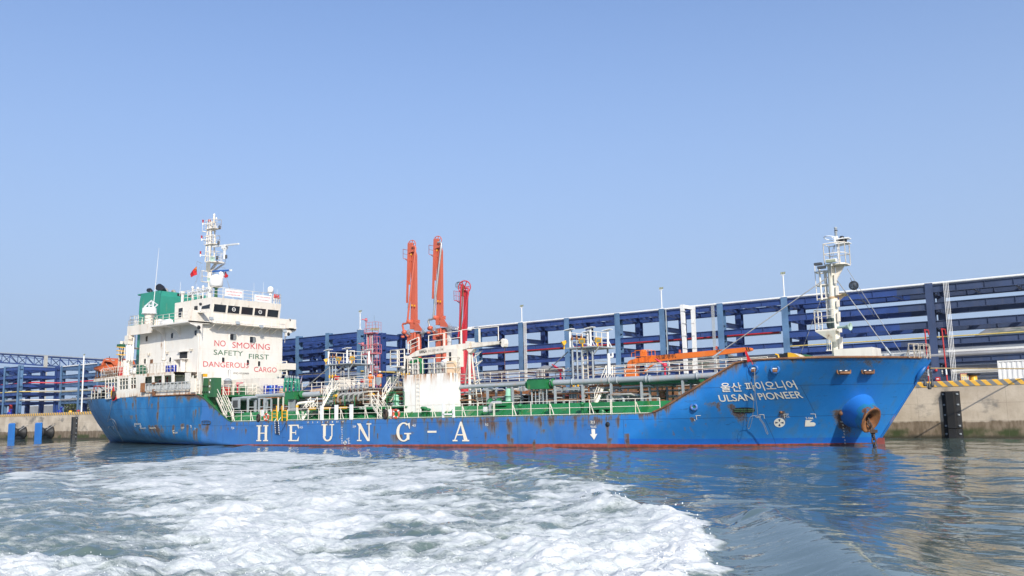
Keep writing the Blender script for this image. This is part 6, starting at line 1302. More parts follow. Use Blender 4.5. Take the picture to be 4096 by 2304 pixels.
# lifeboat on its stern ramp
LB = lambda x, y, Y=59.0: AP(x, y, Y)
bow_, sternp = LB(185, 770), LB(600, 735); lbx = (bow_.x+sternp.x)/2
lb = thing("lifeboat", "bright orange enclosed lifeboat hanging over the stern behind the davit", "lifeboat", (lbx, 59, LB(330, 850).z))
ln = (sternp.x-bow_.x)*1.05; rows = []; ns, nr_ = 22, 18
for i in range(ns+1):
    f = i/ns; cx = bow_.x+ln*f; wd = 1.55*(math.sin(math.pi*min(1, f*.8+.10)))**.6; bot = lerp(LB(180, 800).z, LB(420, 880).z, min(1, f*1.9)); bot = bot if f < .55 else lerp(LB(420, 880).z, LB(600, 800).z, (f-.55)/.45)
    gun = lerp(LB(185, 745).z, LB(600, 655).z, f); rows.append([(cx, 59+wd*math.sin(a), lerp(gun, bot, max(0, math.cos(a))**.8)) for a in np.linspace(-math.pi/2, math.pi/2, nr_)])
vs = [p for r in rows for p in r]; mb = MB(); mb.add(vs, [(i*nr_+k, (i+1)*nr_+k, (i+1)*nr_+k+1, i*nr_+k+1) for i in range(ns) for k in range(nr_-1)]+[(i*nr_, (i+1)*nr_, (i+1)*nr_+nr_-1, i*nr_+nr_-1) for i in range(ns)], True); mb.build("hull", LBO, lb)
for ys_ in (57.55, 60.2):                                    # hoop-shaped canopy: two side frames joined over the top
    pass
mb = MB(); out = [(190, 745), (225, 640), (268, 560), (330, 538), (430, 548), (475, 580), (500, 640), (600, 660), (640, 680), (640, 700), (470, 680), (440, 655), (395, 620), (290, 600), (262, 640), (240, 720)]
mb.prism([LB(x, y, 57.7) for x, y in out], (0, 2.5, 0)); mb.build("canopy", LBO, lb)
mb = MB()
for i in range(7): a = LB(190+48*i, 775-12*i-(3 if i % 2 else 0), 57.42); mb.tube([a, a+Vector((.5, -.02, -.22)), a+Vector((1.05, 0, .04))], .07, 6)
mb.build("grab_line", paint("orange_pale", (.75, .28, .16), .6), lb)
mb = MB()
for x, y in ((300, 560), (410, 572)): mb.prism([LB(x, y, 57.66), LB(x+60, y+10, 57.66), LB(x+60, y+18, 57.66), LB(x, y+8, 57.66)], (0, .02, 0))
mb.build("reflective_tape", SIGNW, lb)
mb = MB()
for x0, y0, x1, y1 in ((260, 720, 290, 895), (310, 650, 470, 860), (220, 770, 200, 850)): mb.tube([LB(x0, y0, 57.3), LB(x1, y1, 57.3)], .035, 5)
mb.build("lashing_wire", ROPEG, lb); MB().tube([LB(375, 550), LB(378, 510)], .05, 6).build("boat_aerial", DGREY, lb)
mb = MB()
for x in (120, 165): mb.tube([LB(x-8, 940, 58), LB(x, 800, 58), LB(x+30, 786, 58)], .06, 6)
mb.bar(LB(115, 880, 58), LB(180, 870, 58), .05); mb.bar(LB(110, 940, 58.5), LB(560, 870, 58.5), .3); mb.build("boat_cradle", BROWN, boatdeck)
# red pennant, life ring, hanging fender at the stern
o = MB(); a = P4(445, 1070, 53.95); o.prism([a, a+Vector((.9, 0, -1.55)), a+Vector((.1, 0, -1.75)), a+Vector((-.3, 0, -1.3))], (0, .03, 0)); o = o.build("flag", FLAGR); o["label"] = "red pennant hanging at the stern grid openings"; o["category"] = "flag"; o["group"] = "red flags"
def life_ring(label, c, R, axis=(0, 1, 0)):
    o = thing("life_ring", label, "life ring", (c.x, c.y, c.z-R), "orange and white life rings"); c = Vector(c)
    mb = MB(); mb.ring(c, R*.78, R*.22, axis, 28, 8); mb.build("ring", paint("ring_orange", (.66, .09, .035), .5, 0, .1), o)
    for a in (math.pi/4, 3*math.pi/4, 5*math.pi/4, 7*math.pi/4):
        mb = MB(); n, mm = 4, 8; vs = []
        for i in range(n):
            t_ = a-.16+.32*i/(n-1); rd = Vector((-math.cos(t_), 0, math.sin(t_)))
            for k in range(mm): u = 2*math.pi*k/mm; vs.append(c+rd*(R*.78+R*.235*math.cos(u))+Vector((0, R*.235*math.sin(u), 0)))
        mb.add(vs, [(i*mm+k, (i+1)*mm+k, (i+1)*mm+(k+1) % mm, i*mm+(k+1) % mm) for i in range(n-1) for k in range(mm)], True); mb.build("white_band", SIGNW, o)
    mb = MB(); mb.ring(c+Vector((0, -.06, 0)), R*1.02, .012, axis, 20, 5); mb.build("grab_line", ROPEG, o)
life_ring("life ring half hidden inside the stern grid", P4(335, 1140, 55.0), .42)
def tyre(label, c, R, g="worn tyre fenders hung on the ship's rail", name="tyre_fender"):
    o = thing(name, label, "tyre", (c.x, c.y, c.z-R), g); mb = MB(); mb.ring(c, R*.68, R*.32, (.35, 1, 0), 24, 10); mb.build("tyre", TYRE, o); mb = MB(); mb.tube([c+Vector((0, 0, R*.6)), c+Vector((0, .1, R+.45))], .02, 5); mb.build("hanger", ROPEG, o)
p = P4(460, 1265, 53.95); tyre("dark worn tyre hanging at the stern beside the red pennant", p, .5)
MB().bx(P4(425, 1225, 54.0), .35, .1, .7).build("yellow_box", YELLOW, ship)
# thin rope over the quarter and its loop
def rope(label, pts, r=.022, mat=ROPE, cat="rope", name="rope"):
    mb = MB(); P = [Vector(p) for p in pts]; sm = []
    for i in range(len(P)-1):
        p0, p1, p2, p3 = P[max(i-1, 0)], P[i], P[i+1], P[min(i+2, len(P)-1)]
        for k in range(6): f = k/6; sm.append(.5*((2*p1)+(p2-p0)*f+(2*p0-5*p1+4*p2-p3)*f*f+(3*p1-p0-3*p2+p3)*f**3))
    mb.tube(sm+[P[-1]], r, 6); o = mb.build(name, mat); o["label"] = label; o["category"] = cat; return o
H_ = lambda x, y: hit(360+x/4.293, 1540+y/4.293, .12)
rope("thin grey line hanging in a loop down the blue stern quarter", [H_(385, 225), H_(352, 420), H_(310, 580), H_(298, 635), H_(330, 600), H_(375, 585), H_(415, 610), H_(445, 660), H_(468, 730), H_(470, 785), H_(452, 740), H_(430, 640)], .02, ROPEG)
# ================================================================== CARGO DECK
AMn = mk(1240, 1440, 5.175); AT = mk(1560, 1300, 3.622); AR = mk(2060, 1440, 5.152); AV = mk(2250, 1300, 7.246); A2 = mk(2100, 1200, 2.415)
DZ = 2.30
# main deck side rails (white, with stays), bay by bay
def side_rail(x0, x1, h=1.02, gap=1.55, y=54.12, z=2.33, r=.027):
    mb = MB(); mb.rail([(x0, y, z), (x1, y, z)], h, 2, gap, r); mb.tube([(x0, y, z+.04), (x1, y, z+.04)], r, 6)
    n = max(1, round((x1-x0)/gap))
    for i in range(1, n, 2): x = x0+(x1-x0)*i/n; mb.bar((x+.05, y+.01, z+.8), (x+.32, y+.06, z), .05)
    mb.build("side_railing", RAILW, ship)
rail_x = [V(px, 1650, 54.12).x for px in (905, 1040, 1088, 1178)]
side_rail(V(893, 1650, 54.1).x, V(1040, 1650, 54.1).x); side_rail(V(1043, 1650, 54.1).x, V(1086, 1650, 54.1).x, gap=.7)
side_rail(V(1150, 1650, 54.1).x, V(1407, 1650, 54.1).x); side_rail(V(1411, 1650, 54.1).x, V(1560, 1650, 54.1).x); side_rail(V(1563, 1650, 54.1).x, V(1973, 1650, 54.1).x); side_rail(V(1978, 1650, 54.1).x, V(2442, 1640, 54.1).x, gap=1.7); side_rail(V(2447, 1640, 54.1).x, V(2640, 1640, 54.1).x, gap=1.8)
mb = MB()
for px in (1287, 1345, 1405): p = V(px, 1650, 54.05); mb.box(p.x-.16, p.x+.16, 53.98, 54.14, 2.3, 3.6)
for px in (1772, 1814): p = V(px, 1650, 54.05); mb.box(p.x-.08, p.x+.08, 54.0, 54.14, 2.3, 3.45)
a, c = V(1772, 1658, 54.05), V(1814, 1657, 54.05); mb.box(a.x, c.x, 54.0, 54.1, a.z-.05, a.z+.08); mb.build("bulwark_post", SIGNW, ship)
mb = MB(); a, c = AD(118, 1010, 54.05), AD(310, 1280, 54.05)            # rusty coaming of the break in the sheer
xs_ = np.linspace(-80.2, -74.3, 24); mb.tube([(x, 54.02, float(sheer(x))+.03) for x in xs_], .07, 6); mb.build("bulwark_cap", GREEND, ship)
xs_ = np.linspace(-28.4, -13.0, 60); mb = MB(); mb.tube([(x, float(hull_y(x, sheer(x)))-.01, float(sheer(x))+.03) for x in xs_], .07, 6); mb.build("bulwark_cap", BROWN, ship)
# yellow pilot-gate rails
for x0, x1 in ((1180, 1290), (1390, 1490)):
    mb = MB(); a, c = AD(x0, 1265, 54.0), AD(x1, 1260, 54.0); b_ = AD(x0, 1050, 54.0); mb.tube([a, Vector((a.x, a.y, b_.z-.1)), Vector((a.x+.15, a.y, b_.z)), Vector((c.x-.15, a.y, b_.z)), Vector((c.x, a.y, b_.z-.1)), Vector((c.x, a.y, a.z))], .055, 8)
    for f in (.35, .68): mb.tube([(a.x, a.y, lerp(a.z, b_.z, f)), (c.x, a.y, lerp(a.z, b_.z, f))], .04, 6)
    mb.build("gate_rail", YELLOW, ship)
mb = MB()
for x in (1275, 1388): a, c = AD(x, 1240, 54.3), AD(x+2, 945, 54.3); mb.tube([a, c], .06, 8)
mb.build("gate_stanchion", YELLOW, ship)
# pilot ladder
pl_ = thing("pilot_ladder", "rope pilot ladder hanging down the hull below the yellow gate rails", "ladder", (AD(1290, 1400, 53.9).x, 53.9, .9))
mb = MB(); L0, L1 = (1099, 1683), (1102, 1736); b0, b1 = (1113, 1683), (1117, 1738)
for a, c in ((L0, L1), (b0, b1)): mb.tube([V(*a, 53.9)+Vector((0, .3, .3)), V(*a, 53.9), V(*c, 53.9)], .03, 6)
mb.build("side_rope", SIGNW, pl_); 
for i in range(6): f = (i+.5)/6; p = V(L0[0]+(L1[0]-L0[0])*f-1, L0[1]+(L1[1]-L0[1])*f, 53.88); q_ = V(b0[0]+(b1[0]-b0[0])*f+1, b0[1]+(b1[1]-b0[1])*f, 53.88); MB().bar(p, q_, .12, .05).build("step", DGREY, pl_)
rope("thin dark line slung from the rail beside the pilot ladder", [V(1143, 1690, 53.9), V(1137, 1705, 53.88), V(1127, 1722, 53.88), V(1117, 1728, 53.88)], .018, BLACKP)
# tyres and life rings along the rail
tyre("brown worn tyre on the rail left of the pilot ladder", AD(898, 1200, 54.02), .39); tyre("worn tyre on the rail left of the big white tank", AMn(1562, 1125, 54.02), .42)
life_ring("orange life ring on the rail left of the pilot ladder", AD(1065, 1182, 54.0), .38); life_ring("orange life ring on the rail close by the big white tank", AMn(1785, 1118, 54.0), .42)
for p in (AD(978, 1118, 54.0), AMn(1660, 1118, 54.05)): MB().box(p.x-.14, p.x+.14, 54.0, 54.1, p.z-.2, p.z+.4).build("ring_light_box", SIGNW, ship)
p = AMn(1690, 1130, 54.15); MB().box(p.x-.1, p.x+.1, 54.1, 54.3, p.z-.5, p.z+.45).build("extinguisher_box", RED, ship)
# yellow and black striped boom on the manifold rail
b0, b1 = V(1210, 1637, 54.6), V(1430, 1630, 54.6); bm = thing("striped_boom", "yellow and black striped cargo hose boom lying along the manifold rail", "boom", (b0.x, 54.6, b0.z)); cuts = [0, .28, .42, .565, .705, .85, 1.0] if False else [0, .125, .27, .405, .545, .69, .835, 1.0]
for i, (f0, f1) in enumerate(zip(cuts, cuts[1:])): MB().tube([b0.lerp(b1, f0), b0.lerp(b1, f1)], .12, 12).build("band", BLACKP if i % 2 == 0 else YELLOW, bm)
# lettering on the trunk
for s_, bl, br in (("V:4.15M", AMn(1022, 1022), AMn(1165, 1016)), ("3.00M", AMn(570, 1030), AMn(680, 1026)), ("4.15M", AMn(120, 1040), AMn(215, 1036))): a, c = V(*bl, 55.0), V(*br, 55.0); text_mb(s_, a, c, .26, off=(0, -.03, 0), bold=.03).build("lettering", SIGNW, ship)
mb = MB(); a, c = AMn(0, 1050, 55.05), AMn(1480, 960, 55.05); mb.box(a.x, c.x, 55.05, 57.6, 3.15, 3.42); mb.build("manifold_drip_tray", GREEN, ship)
# ---- manifold: elbows, valves, big pipes
MYm = 56.6
mb = MB(); a, c = AMn(420, 865, MYm), AMn(1330, 800, MYm); mb.tube([a, c], .15, 12); mb.build("manifold_header", GREYR, ship)
for x, y in ((590, 840), (985, 830)): p = AMn(x, y, MYm-.05); MB().lathe(p, [(.2, -.35), (.34, -.33), (.34, -.22), (.28, -.2), (.34, .0), (.28, .2), (.34, .22), (.34, .33), (.2, .35)], 14, (1, 0, .05)).build("valve_body", BROWN, ship)
for i, (x, y) in enumerate(((630, 755), (745, 750), (855, 740), (960, 735), (1055, 720))):
    p = AMn(x, y, MYm-.35); mb = MB(); mb.tube([p+Vector((.35, .5, .25)), p+Vector((.15, .1, .22)), p+Vector((-.15, -.1, .05)), p+Vector((-.25, -.15, -.35)), p+Vector((-.25, 0, -.5))], .11, 10); mb.build("manifold_elbow", GREYR, ship)
    p = AMn(x+25, y-15, MYm-.1); mb = MB(); mb.lathe(p, [(.1, -.18), (.23, -.16), (.23, -.06), (.17, -.05), (.17, .05), (.23, .06), (.23, .16), (.1, .18)], 14, (.8, .5, 0)); mb.tube([p, p+Vector((.1, 0, .65))], .05, 6); mb.lathe(p+Vector((.1, 0, .65)), [(.13, -.12), (.15, 0), (.1, .15), (0, .2)], 10); mb.build("manifold_valve", GREYR, ship)
for i in range(8): p = AMn(800+95*i, 640, 57.2); mb = MB(); mb.tube([p+Vector((0, 0, -.5)), p+Vector((0, 0, .15)), p+Vector((.12, 0, .22)), p+Vector((.24, 0, .15)), p+Vector((.24, 0, -.6))], .03, 6); mb.build("drain_loop", BROWN, ship)
for x, y in ((540, 745), (1270, 720)): p = AMn(x, y, 56.2); MB().lathe(p, [(.05, -.35), (.14, -.3), (.14, .1), (.08, .2), (.08, .35)], 12, (1, 0, .1)).build("actuator", YELLOW, ship)
mb = MB()
for x in (510, 720, 925): a = AMn(x, 960, 55.6); mb.tube([a, a+Vector((0, 0, 1.0))], .04, 6)
mb.build("tray_post", GREEN, ship)
# ---- pump deck / manifold gangway at height zc
zc = V(1480, 1553, 58.0).z
gx0, gx1 = AMn(515, 610, 57.4).x, AMn(1340, 600, 57.4).x
mb = MB(); mb.box(gx0, gx1, 57.3, 61, zc-.12, zc); x = gx0+.3
while x < gx1: mb.box(x, x+.12, 57.4, 57.52, 3.2, zc-.12); mb.prism([(x-.35, 57.4, zc-.12), (x+.47, 57.4, zc-.12), (x+.06, 57.4, zc-.75)], (0, .05, 0)); x += 2.6
mf = mb.build("manifold_platform", GREYR, ship)
mb = MB(); mb.rail([(gx0, 57.35, zc), (gx1, 57.35, zc)], 1.08, 3, 1.45, .03); mb.rail([(gx0, 57.35, zc), (gx0, 61, zc)], 1.08, 3, 1.5, .03); mb.build("platform_railing", RAILW, mf)
p = AMn(665, 520, 58.2); mb = MB(); mb.box(p.x-.85, p.x+.85, 57.9, 58.5, zc, zc+.95); mb.build("control_box", CREAM, mf)
for x, y, s_ in ((545, 378, .5), (1083, 435, .35)): p = AMn(x, y, 58); MB().box(p.x-.42*s_, p.x+.42*s_, 57.9, 58.2, p.z-.42*s_, p.z+.42*s_).build("fire_hose_box", RED, mf)
MB().tube([AMn(565, 600, 58.1), AMn(560, 480, 58.1)], .12, 8).build("fire_extinguisher", RED, mf)
for x in (815, 905, 1010): p = AMn(x, 560, 58.6); MB().lathe((p.x, 58.6, zc), [(.12, 0), (.12, .45), (.17, .5), (.17, .56), (.03, .6), (.03, .8), (.1, .82), (0, .85)], 12).build("tank_hatch", CREAM, mf)
p = AMn(1410, 440, 57.6); mb = MB(); mb.prism([p+Vector((-.32, 0, .36)), p+Vector((.28, 0, .38)), p+Vector((.26, .05, -.15)), p+Vector((.1, .0, -.36)), p+Vector((-.2, .05, -.33))], (0, .12, 0)); tp_ = mb.build("tarpaulin", GREYP, mf)
# stairs
def stair(name, p0, p1, wd, n, side=(0, 1, 0), mat=RAILW, tread=GREEN, rail_h=1.0):
    p0, p1, s_ = Vector(p0), Vector(p1), Vector(side).normalized()*wd; mb = MB()
    for o_ in (Vector(), s_):
        mb.bar(p0+o_, p1+o_, .07, .2)
        for h_ in (rail_h, rail_h*.55): mb.tube([p0+o_+Vector((0, 0, h_)), p1+o_+Vector((0, 0, h_))], .03, 6)
        for f in (0, .5, 1): c = p0.lerp(p1, f)+o_; mb.tube([c, c+Vector((0, 0, rail_h))], .032, 6)
        mb.bar(p0+o_+Vector((0, 0, .1)), p0.lerp(p1, .5)+o_+Vector((0, 0, rail_h)), .035); mb.bar(p0.lerp(p1, .5)+o_+Vector((0, 0, rail_h)), p1+o_+Vector((0, 0, .1)), .035)
    o = mb.build(name, mat, ship); mb = MB()
    for i in range(1, n): c = p0.lerp(p1, i/n); mb.prism([c+Vector((-.12, 0, 0)), c+Vector((.12, 0, 0)), c+Vector((.12, 0, .03)), c+Vector((-.12, 0, .03))], s_)
    mb.build("tread", tread, o)
stair("stairway", AMn(270, 945, 56.0), AMn(460, 600, 56.6), .9, 9); stair("stairway", AMn(1500, 860, 56.3), AMn(1660, 590, 56.9), .9, 8)
stair("stairway", AMn(1480, 1210, 54.6), AMn(1265, 920, 55.2), .8, 9); stair("stairway", AD(1800, 1245, 54.6), AD(1980, 990, 55.2), .8, 8); stair("stairway", AD(240, 1240, 54.6), AD(20, 760, 55.0), .8, 14)
stair("stairway", AR(1650, 960, 57.0), AR(1890, 390, 57.6), .9, 12)
mb = MB(); a, c = AMn(1110, 900, 55.3), AMn(1250, 900, 55.3); mb.box(a.x, c.x, 55.2, 56.4, a.z-.05, a.z); mb.rail([(c.x, 56.3, a.z), (c.x, 55.25, a.z), (a.x, 55.25, a.z), (a.x, 56.3, a.z)], 1.05, 3, .7, .035); mb.prism([(a.x+.1, 55.3, a.z-.05), (a.x+.7, 55.3, a.z-.05), (a.x+.2, 55.3, a.z-.75)], (0, .05, 0)); mb.build("stair_landing", RAILW, ship)
# ---- fore-and-aft catwalk (gangway) with rails: from the manifold platform to the forecastle
cy0, cy1 = 59.4, 61.0
zc2_ = V(2300, 1522, cy0).z
def cat_z(x): return float(np.interp(x, [-59, -50, -28, -22], [zc, 5.2, 5.08, 5.15]))
xs_ = np.linspace(-56.0, -22.3, 24); mb = MB()
for a, c in zip(xs_, xs_[1:]): mb.prism([(a, cy0, cat_z(a)), (c, cy0, cat_z(c)), (c, cy0, cat_z(c)-.14), (a, cy0, cat_z(a)-.14)], (0, cy1-cy0, 0))
cw = mb.build("catwalk", GREYR, ship)
for y in (cy0, cy1):
    mb = MB(); mb.rail([(x, y, cat_z(x)) for x in np.linspace(-52, -22.3, 3)], .86, 3, 1.95, .026); mb.build("catwalk_railing", RAILW, cw)
mb = MB()
for x in np.arange(-55, -23, 3.9): mb.box(x, x+.12, cy0+.1, cy0+.22, 3.2, cat_z(x)-.14); mb.box(x, x+.12, cy1-.2, cy1-.08, 3.2, cat_z(x)-.14)
mb.build("catwalk_support", GREYP, cw)
mb = MB()
for k, (z_, r_) in enumerate(((.28, .07), (.62, .06))): mb.tube([(x, cy0-.1, cat_z(x)+z_+.02*math.sin(x*3)) for x in np.linspace(-48, -22.5, 60)], r_*.42, 6)
mb.build("catwalk_cable", paint("cable_brown", (.17, .07, .05), .6, 0, .3), cw)
xs_ = np.linspace(-83.5, -60.0, 14); mb = MB(); zz_ = 4.85; mb.box(-79.5, -59.5, 58.6, 60.4, zz_-.12, zz_); cw2 = mb.build("catwalk", GREYR, ship)
mb = MB(); mb.rail([(AD(860, 680, 58.6).x, 58.6, zz_), (-59.5, 58.6, zz_)], 1.08, 3, 1.45, .034); mb.build("catwalk_railing", RAILW, cw2)
mb = MB(); a, c = AD(870, 685, 58.5), AD(1430, 690, 58.5); mb.box(a.x, c.x, 58.45, 58.6, zz_-.2, zz_+.02); mb.build("kick_board", ORST, cw2)
# grey cargo lines and vapour main on stands
def stand(x, y, z1, mat=GREYP, w_=.9):
    mb = MB(); mb.bar((x, y, 3.15), (x, y, z1), .17, .14); mb.bar((x+.18, y+w_, 3.15), (x+.18, y+w_, z1), .15, .12); mb.bar((x, y, z1-.05), (x+.18, y+w_, z1-.05), .1); mb.bar((x, y, z1-.9), (x+.18, y+w_, z1-.9), .08); mb.build("pipe_stand", mat, ship)
def line(pts, r, mat=GREYP, name="cargo_pipe", n=12): MB().tube(pts, r, n).build(name, mat, ship)
py = 57.0
pz = lambda px, y_: V(px, y_, py)
line([pz(1842, 1548), pz(2060, 1538), pz(2107, 1534)], .17); line([pz(2185, 1532), pz(2330, 1527), pz(2440, 1521), pz(2580, 1515), pz(2600, 1518), pz(2720, 1510), pz(2880, 1500), pz(2960, 1494)], .215)
for px in (2190, 2206, 2291, 2440, 2470, 2586, 2600, 2790): p = pz(px, float(np.interp(px, [2185, 2440, 2580, 2960], [1532, 1521, 1516, 1494]))); MB().lathe(p, [(.2, -.05), (.27, -.05), (.27, .05), (.2, .05)], 14, (1, 0, 0)).build("pipe_flange", GREYP, ship)
for px, y_ in ((2220, 1535), (2330, 1528), (2444, 1523), (2565, 1517), (2730, 1512), (1950, 1545), (2050, 1540)): p = pz(px, y_); stand(p.x, py, p.z-.15)
# green expansion boxes with pipe stubs
def gbox(x0, y0, x1, y1, Zf, dep, Yf, stubs):
    a, c = f_(x0, y1, Yf), f_(x1, y0, Yf); mb = MB(); mb.box(a.x, c.x, Yf, Yf+dep, a.z, c.z); o = mb.build("junction_box", GREEN, ship)
    mb = MB(); mb.box(a.x-.04, c.x+.04, Yf-.04, Yf+dep+.04, c.z, c.z+.03); mb.lathe((c.x, Yf+dep*.5, (a.z+c.z)/2+.1), [(.22, 0), (.22, .3), (.32, .3), (.32, .4), (.22, .4)], 14, (1, 0, 0)); mb.lathe((a.x, Yf+dep*.5, (a.z+c.z)/2), [(.18, 0), (.18, .3), (.28, .3), (.28, .38), (.18, .38)], 14, (-1, 0, 0)); mb.build("box_stub", GREEN, o)
    for i in range(stubs): mb = MB(); x = lerp(a.x+.25, c.x-.1, i/max(stubs-1, 1)); mb.tube([(x, Yf+.3, 3.2), (x, Yf+.3, a.z)], .045 if i else .075, 6); mb.build("box_leg", GREYP, o)
    return a, c
f_ = AR; gbox(245, 395, 622, 605, 0, 1.1, 56.4, 5); f_ = AD; gbox(1445, 655, 1620, 820, 0, 1.5, 56.0, 6)
line([AD(860, 745, 57), AD(1440, 720, 57)], .19); line([AD(1740, 725, 57), AD(2070, 710, 57), AMn(210, 695, 57.3)], .27); line([AD(370, 800, 56.6), AD(690, 780, 56.6), AD(870, 770, 56.8)], .12); line([AD(430, 810, 57.2), AD(860, 790, 57.2)], .26)
for x, y in ((370, 800), (685, 790), (915, 780), (1025, 790)): p = AD(x, y, 56.4); stand(p.x, 56.4, p.z, w_=.7)
for x, y0 in ((850, 830), (1085, 790), (1310, 780), (1415, 770)): p = AD(x, y0, 56.9); MB().bar((p.x, 56.9, 3.1), p, .11).build("deck_post", GREYP if x < 1200 else CREAM, ship)
mb = MB(); p = AD(435, 905, 56.2); mb.box(p.x-.55, p.x+.5, 56.2, 56.35, p.z-.5, p.z+.5); mb.build("panel_frame", GREYP, ship); mb = MB(); mb.box(p.x-.45, p.x+.3, 56.15, 56.19, p.z-.36, p.z+.34); mb.build("panel_screen", DGREY, ship)
line([AD(285, 1060, 56), AD(285, 890, 56), AD(300, 875, 56), AD(335, 875, 56), AD(350, 890, 56), AD(350, 1090, 56), AD(590, 1090, 56)], .06); line([AD(1700, 1130, 55.9), AD(1700, 930, 55.9), AD(1720, 900, 55.9), AD(1780, 890, 56), AD(2050, 860, 57)], .13, CREAM)
p0, p1 = AD(1700, 980, 55.9), AD(1702, 935, 55.9); MB().tube([p0, p1], .14, 10).build("pipe_marker", YELLOW, ship)
# tangle of lines behind: rusty pipes, grey lines, posts
rg = random.Random(42)
for i in range(34):
    x0 = rg.uniform(-79, -34); ln_ = rg.uniform(4, 14); y = rg.uniform(57.6, 66); z_ = rg.uniform(3.35, 4.75); mt = rg.choice([BROWN, BROWN, GREYR, GREYP, GREYP, DGREY]); r_ = rg.choice([.05, .07, .09, .13])
    x1 = min(x0+ln_, -27); pts = [(x0, y, 3.2), (x0, y, z_), (x1, y, z_+.1)] if i % 3 == 0 else [(x0, y, z_), (x1, y, z_), (x1, y+.6, z_)]
    line(pts, r_, mt, "deck_pipe", 8)
for i in range(60):
    x0 = rg.uniform(-78, -32); ln_ = rg.uniform(1.5, 6); y = rg.uniform(56.9, 59.2); z_ = rg.uniform(3.3, 4.7); mt = rg.choice([RUSTP, RUSTP, BROWN, GREYR, GREYP]); r_ = rg.choice([.035, .05, .06, .08]); x1 = min(x0+ln_, -29)
    line([(x0, y, 3.2), (x0, y, z_-.1), (x0+.1, y, z_), (x1, y, z_), (x1+.08, y+.3, z_-.1)], r_, mt, "deck_pipe", 7)
for i in range(14):
    x = rg.uniform(-60, -36); MB().box(x, x+rg.uniform(1.0, 2.6), 58.9, 59.0, 3.3, rg.uniform(3.9, 4.5)).build("pipe_bracket_plate", rg.choice([RUSTP, BROWN, GREYR]), ship)
for i in range(42):
    x = rg.uniform(-79, -27); y = rg.uniform(57.2, 65); MB().bar((x, y, 3.2), (x, y, rg.uniform(4.0, 5.0)), rg.choice([.08, .11, .14])).build("deck_post", rg.choice([GREYP, GREYR, BROWN, GREYP]), ship)
for i in range(26):
    x = rg.uniform(-78, -29); y = rg.uniform(57.4, 62); z_ = rg.uniform(3.3, 4.3); s_ = rg.uniform(.15, .3); mb = MB(); mb.lathe((x, y, z_), [(s_*.6, -s_), (s_, -s_), (s_, -s_*.6), (s_*.7, -s_*.5), (s_*.8, 0), (s_*.7, s_*.5), (s_, s_*.6), (s_, s_), (s_*.6, s_)], 12, rg.choice([(1, 0, 0), (0, 0, 1), (1, 1, 0)])); mb.tube([(x, y, z_), (x, y, z_+s_*2.2)], .03, 6); mb.ring((x, y, z_+s_*2.2), s_*.8, .02, (0, 0, 1), 14, 5); mb.build("hand_valve", rg.choice([BROWN, GREYR, GREEN, GREYR]), ship)
mb = MB(); mb.box(-78, -30, 66, 66.1, 3.2, 4.35); mb.build("spill_coaming", BROWN, ship); mb = MB(); mb.box(-76, -34, 61.5, 63.7, 3.2, 3.9); mb.build("pipe_trunk", GREYR, ship)
line([AR(590, 755, 58.5), AR(790, 745, 58.5), AR(960, 750, 58.5), AR(1400, 760, 59), AR(1650, 740, 59)], .12, paint("hose_red", (.25, .05, .05), .5, .1), "cargo_hose"); line([AR(630, 550, 57.8), AR(780, 530, 57.8), AR(900, 535, 57.8), AR(1040, 560, 57.8)], .11, BROWN, "deck_pipe")
line([AR(1010, 585, 57.2), AR(1360, 575, 57.2)], .11); line([AR(870, 690, 57.5), AR(1110, 680, 57.5)], .08); line([AR(1480, 660, 57.6), AR(1920, 690, 57.6), AR(2030, 700, 57.4), AR(2576, 725, 57.4)], .085); line([AR(1900, 745, 57.2), AR(2200, 765, 57.2), AR(2235, 790, 57.2), AR(2240, 880, 57.2)], .10); line([AR(2040, 590, 58.2), AR(2570, 585, 58.2)], .05); line([AR(2050, 520, 58.6), AR(2570, 500, 58.6)], .06)
for x in (1235, 1270, 1130, 1165, 2330, 2050, 620, 670): a = AR(x, 600, 57.8); MB().bar((a.x, 57.8, 3.2), a, .08).build("deck_post", GREYP, ship)
mb = MB(); mb.box(-33, -26.6, 57.5, 58.5, 4.4, 4.9); mb.build("deck_box", GREEN, ship)
for x, y in ((1660, 900), (1800, 900), (1700, 1000), (1880, 870)): p = A2(x, y, 59.5); MB().lathe(p, [(.1, -.25), (.2, -.2), (.2, .2), (.1, .25)], 10, (1, 0, .2)).build("hand_valve", ORST, ship)
# green deck machinery
def machine(label_name, p, s_, mat): mb = MB(); mb.lathe((p.x, p.y, DZ+.95), [(.55*s_, 0), (.55*s_, .2), (.4*s_, .25), (.42*s_, .9*s_), (.5*s_, .92*s_), (.5*s_, 1.0*s_), (.38*s_, 1.05*s_), (.36*s_, 1.7*s_), (.2*s_, 1.8*s_), (0, 1.82*s_)], 18); mb.build(label_name, mat, ship)
machine("cargo_pump", AT(1725, 1050, 57.2), .72, MINT); machine("cargo_pump", AMn(1785, 850, 56.4), .62, MINT)
mb = MB(); p = AT(1600, 1140, 56.4); mb.bx(p, 1.7, .9, .35); mb.lathe(p+Vector((-.5, -.1, .05)), [(0, -.5), (.4, -.5), (.4, -.35), (.2, -.3), (.2, .3), (.4, .35), (.4, .5), (0, .5)], 14, (1, 0, 0)); mb.build("pump_gear", GREEN, ship)
p = AR(1790, 990, 55.4); mb = MB(); mb.bx(p+Vector((0, 0, .15)), 1.6, .6, .5); mb.lathe(p+Vector((.1, -.1, -.35)), [(.3, -.3), (.34, 0), (.2, .3)], 12); mb.ring(p+Vector((-.75, -.2, -.5)), .38, .04, (0, 1, 0), 18, 6); mb.build("deck_winch", GREEN, ship)
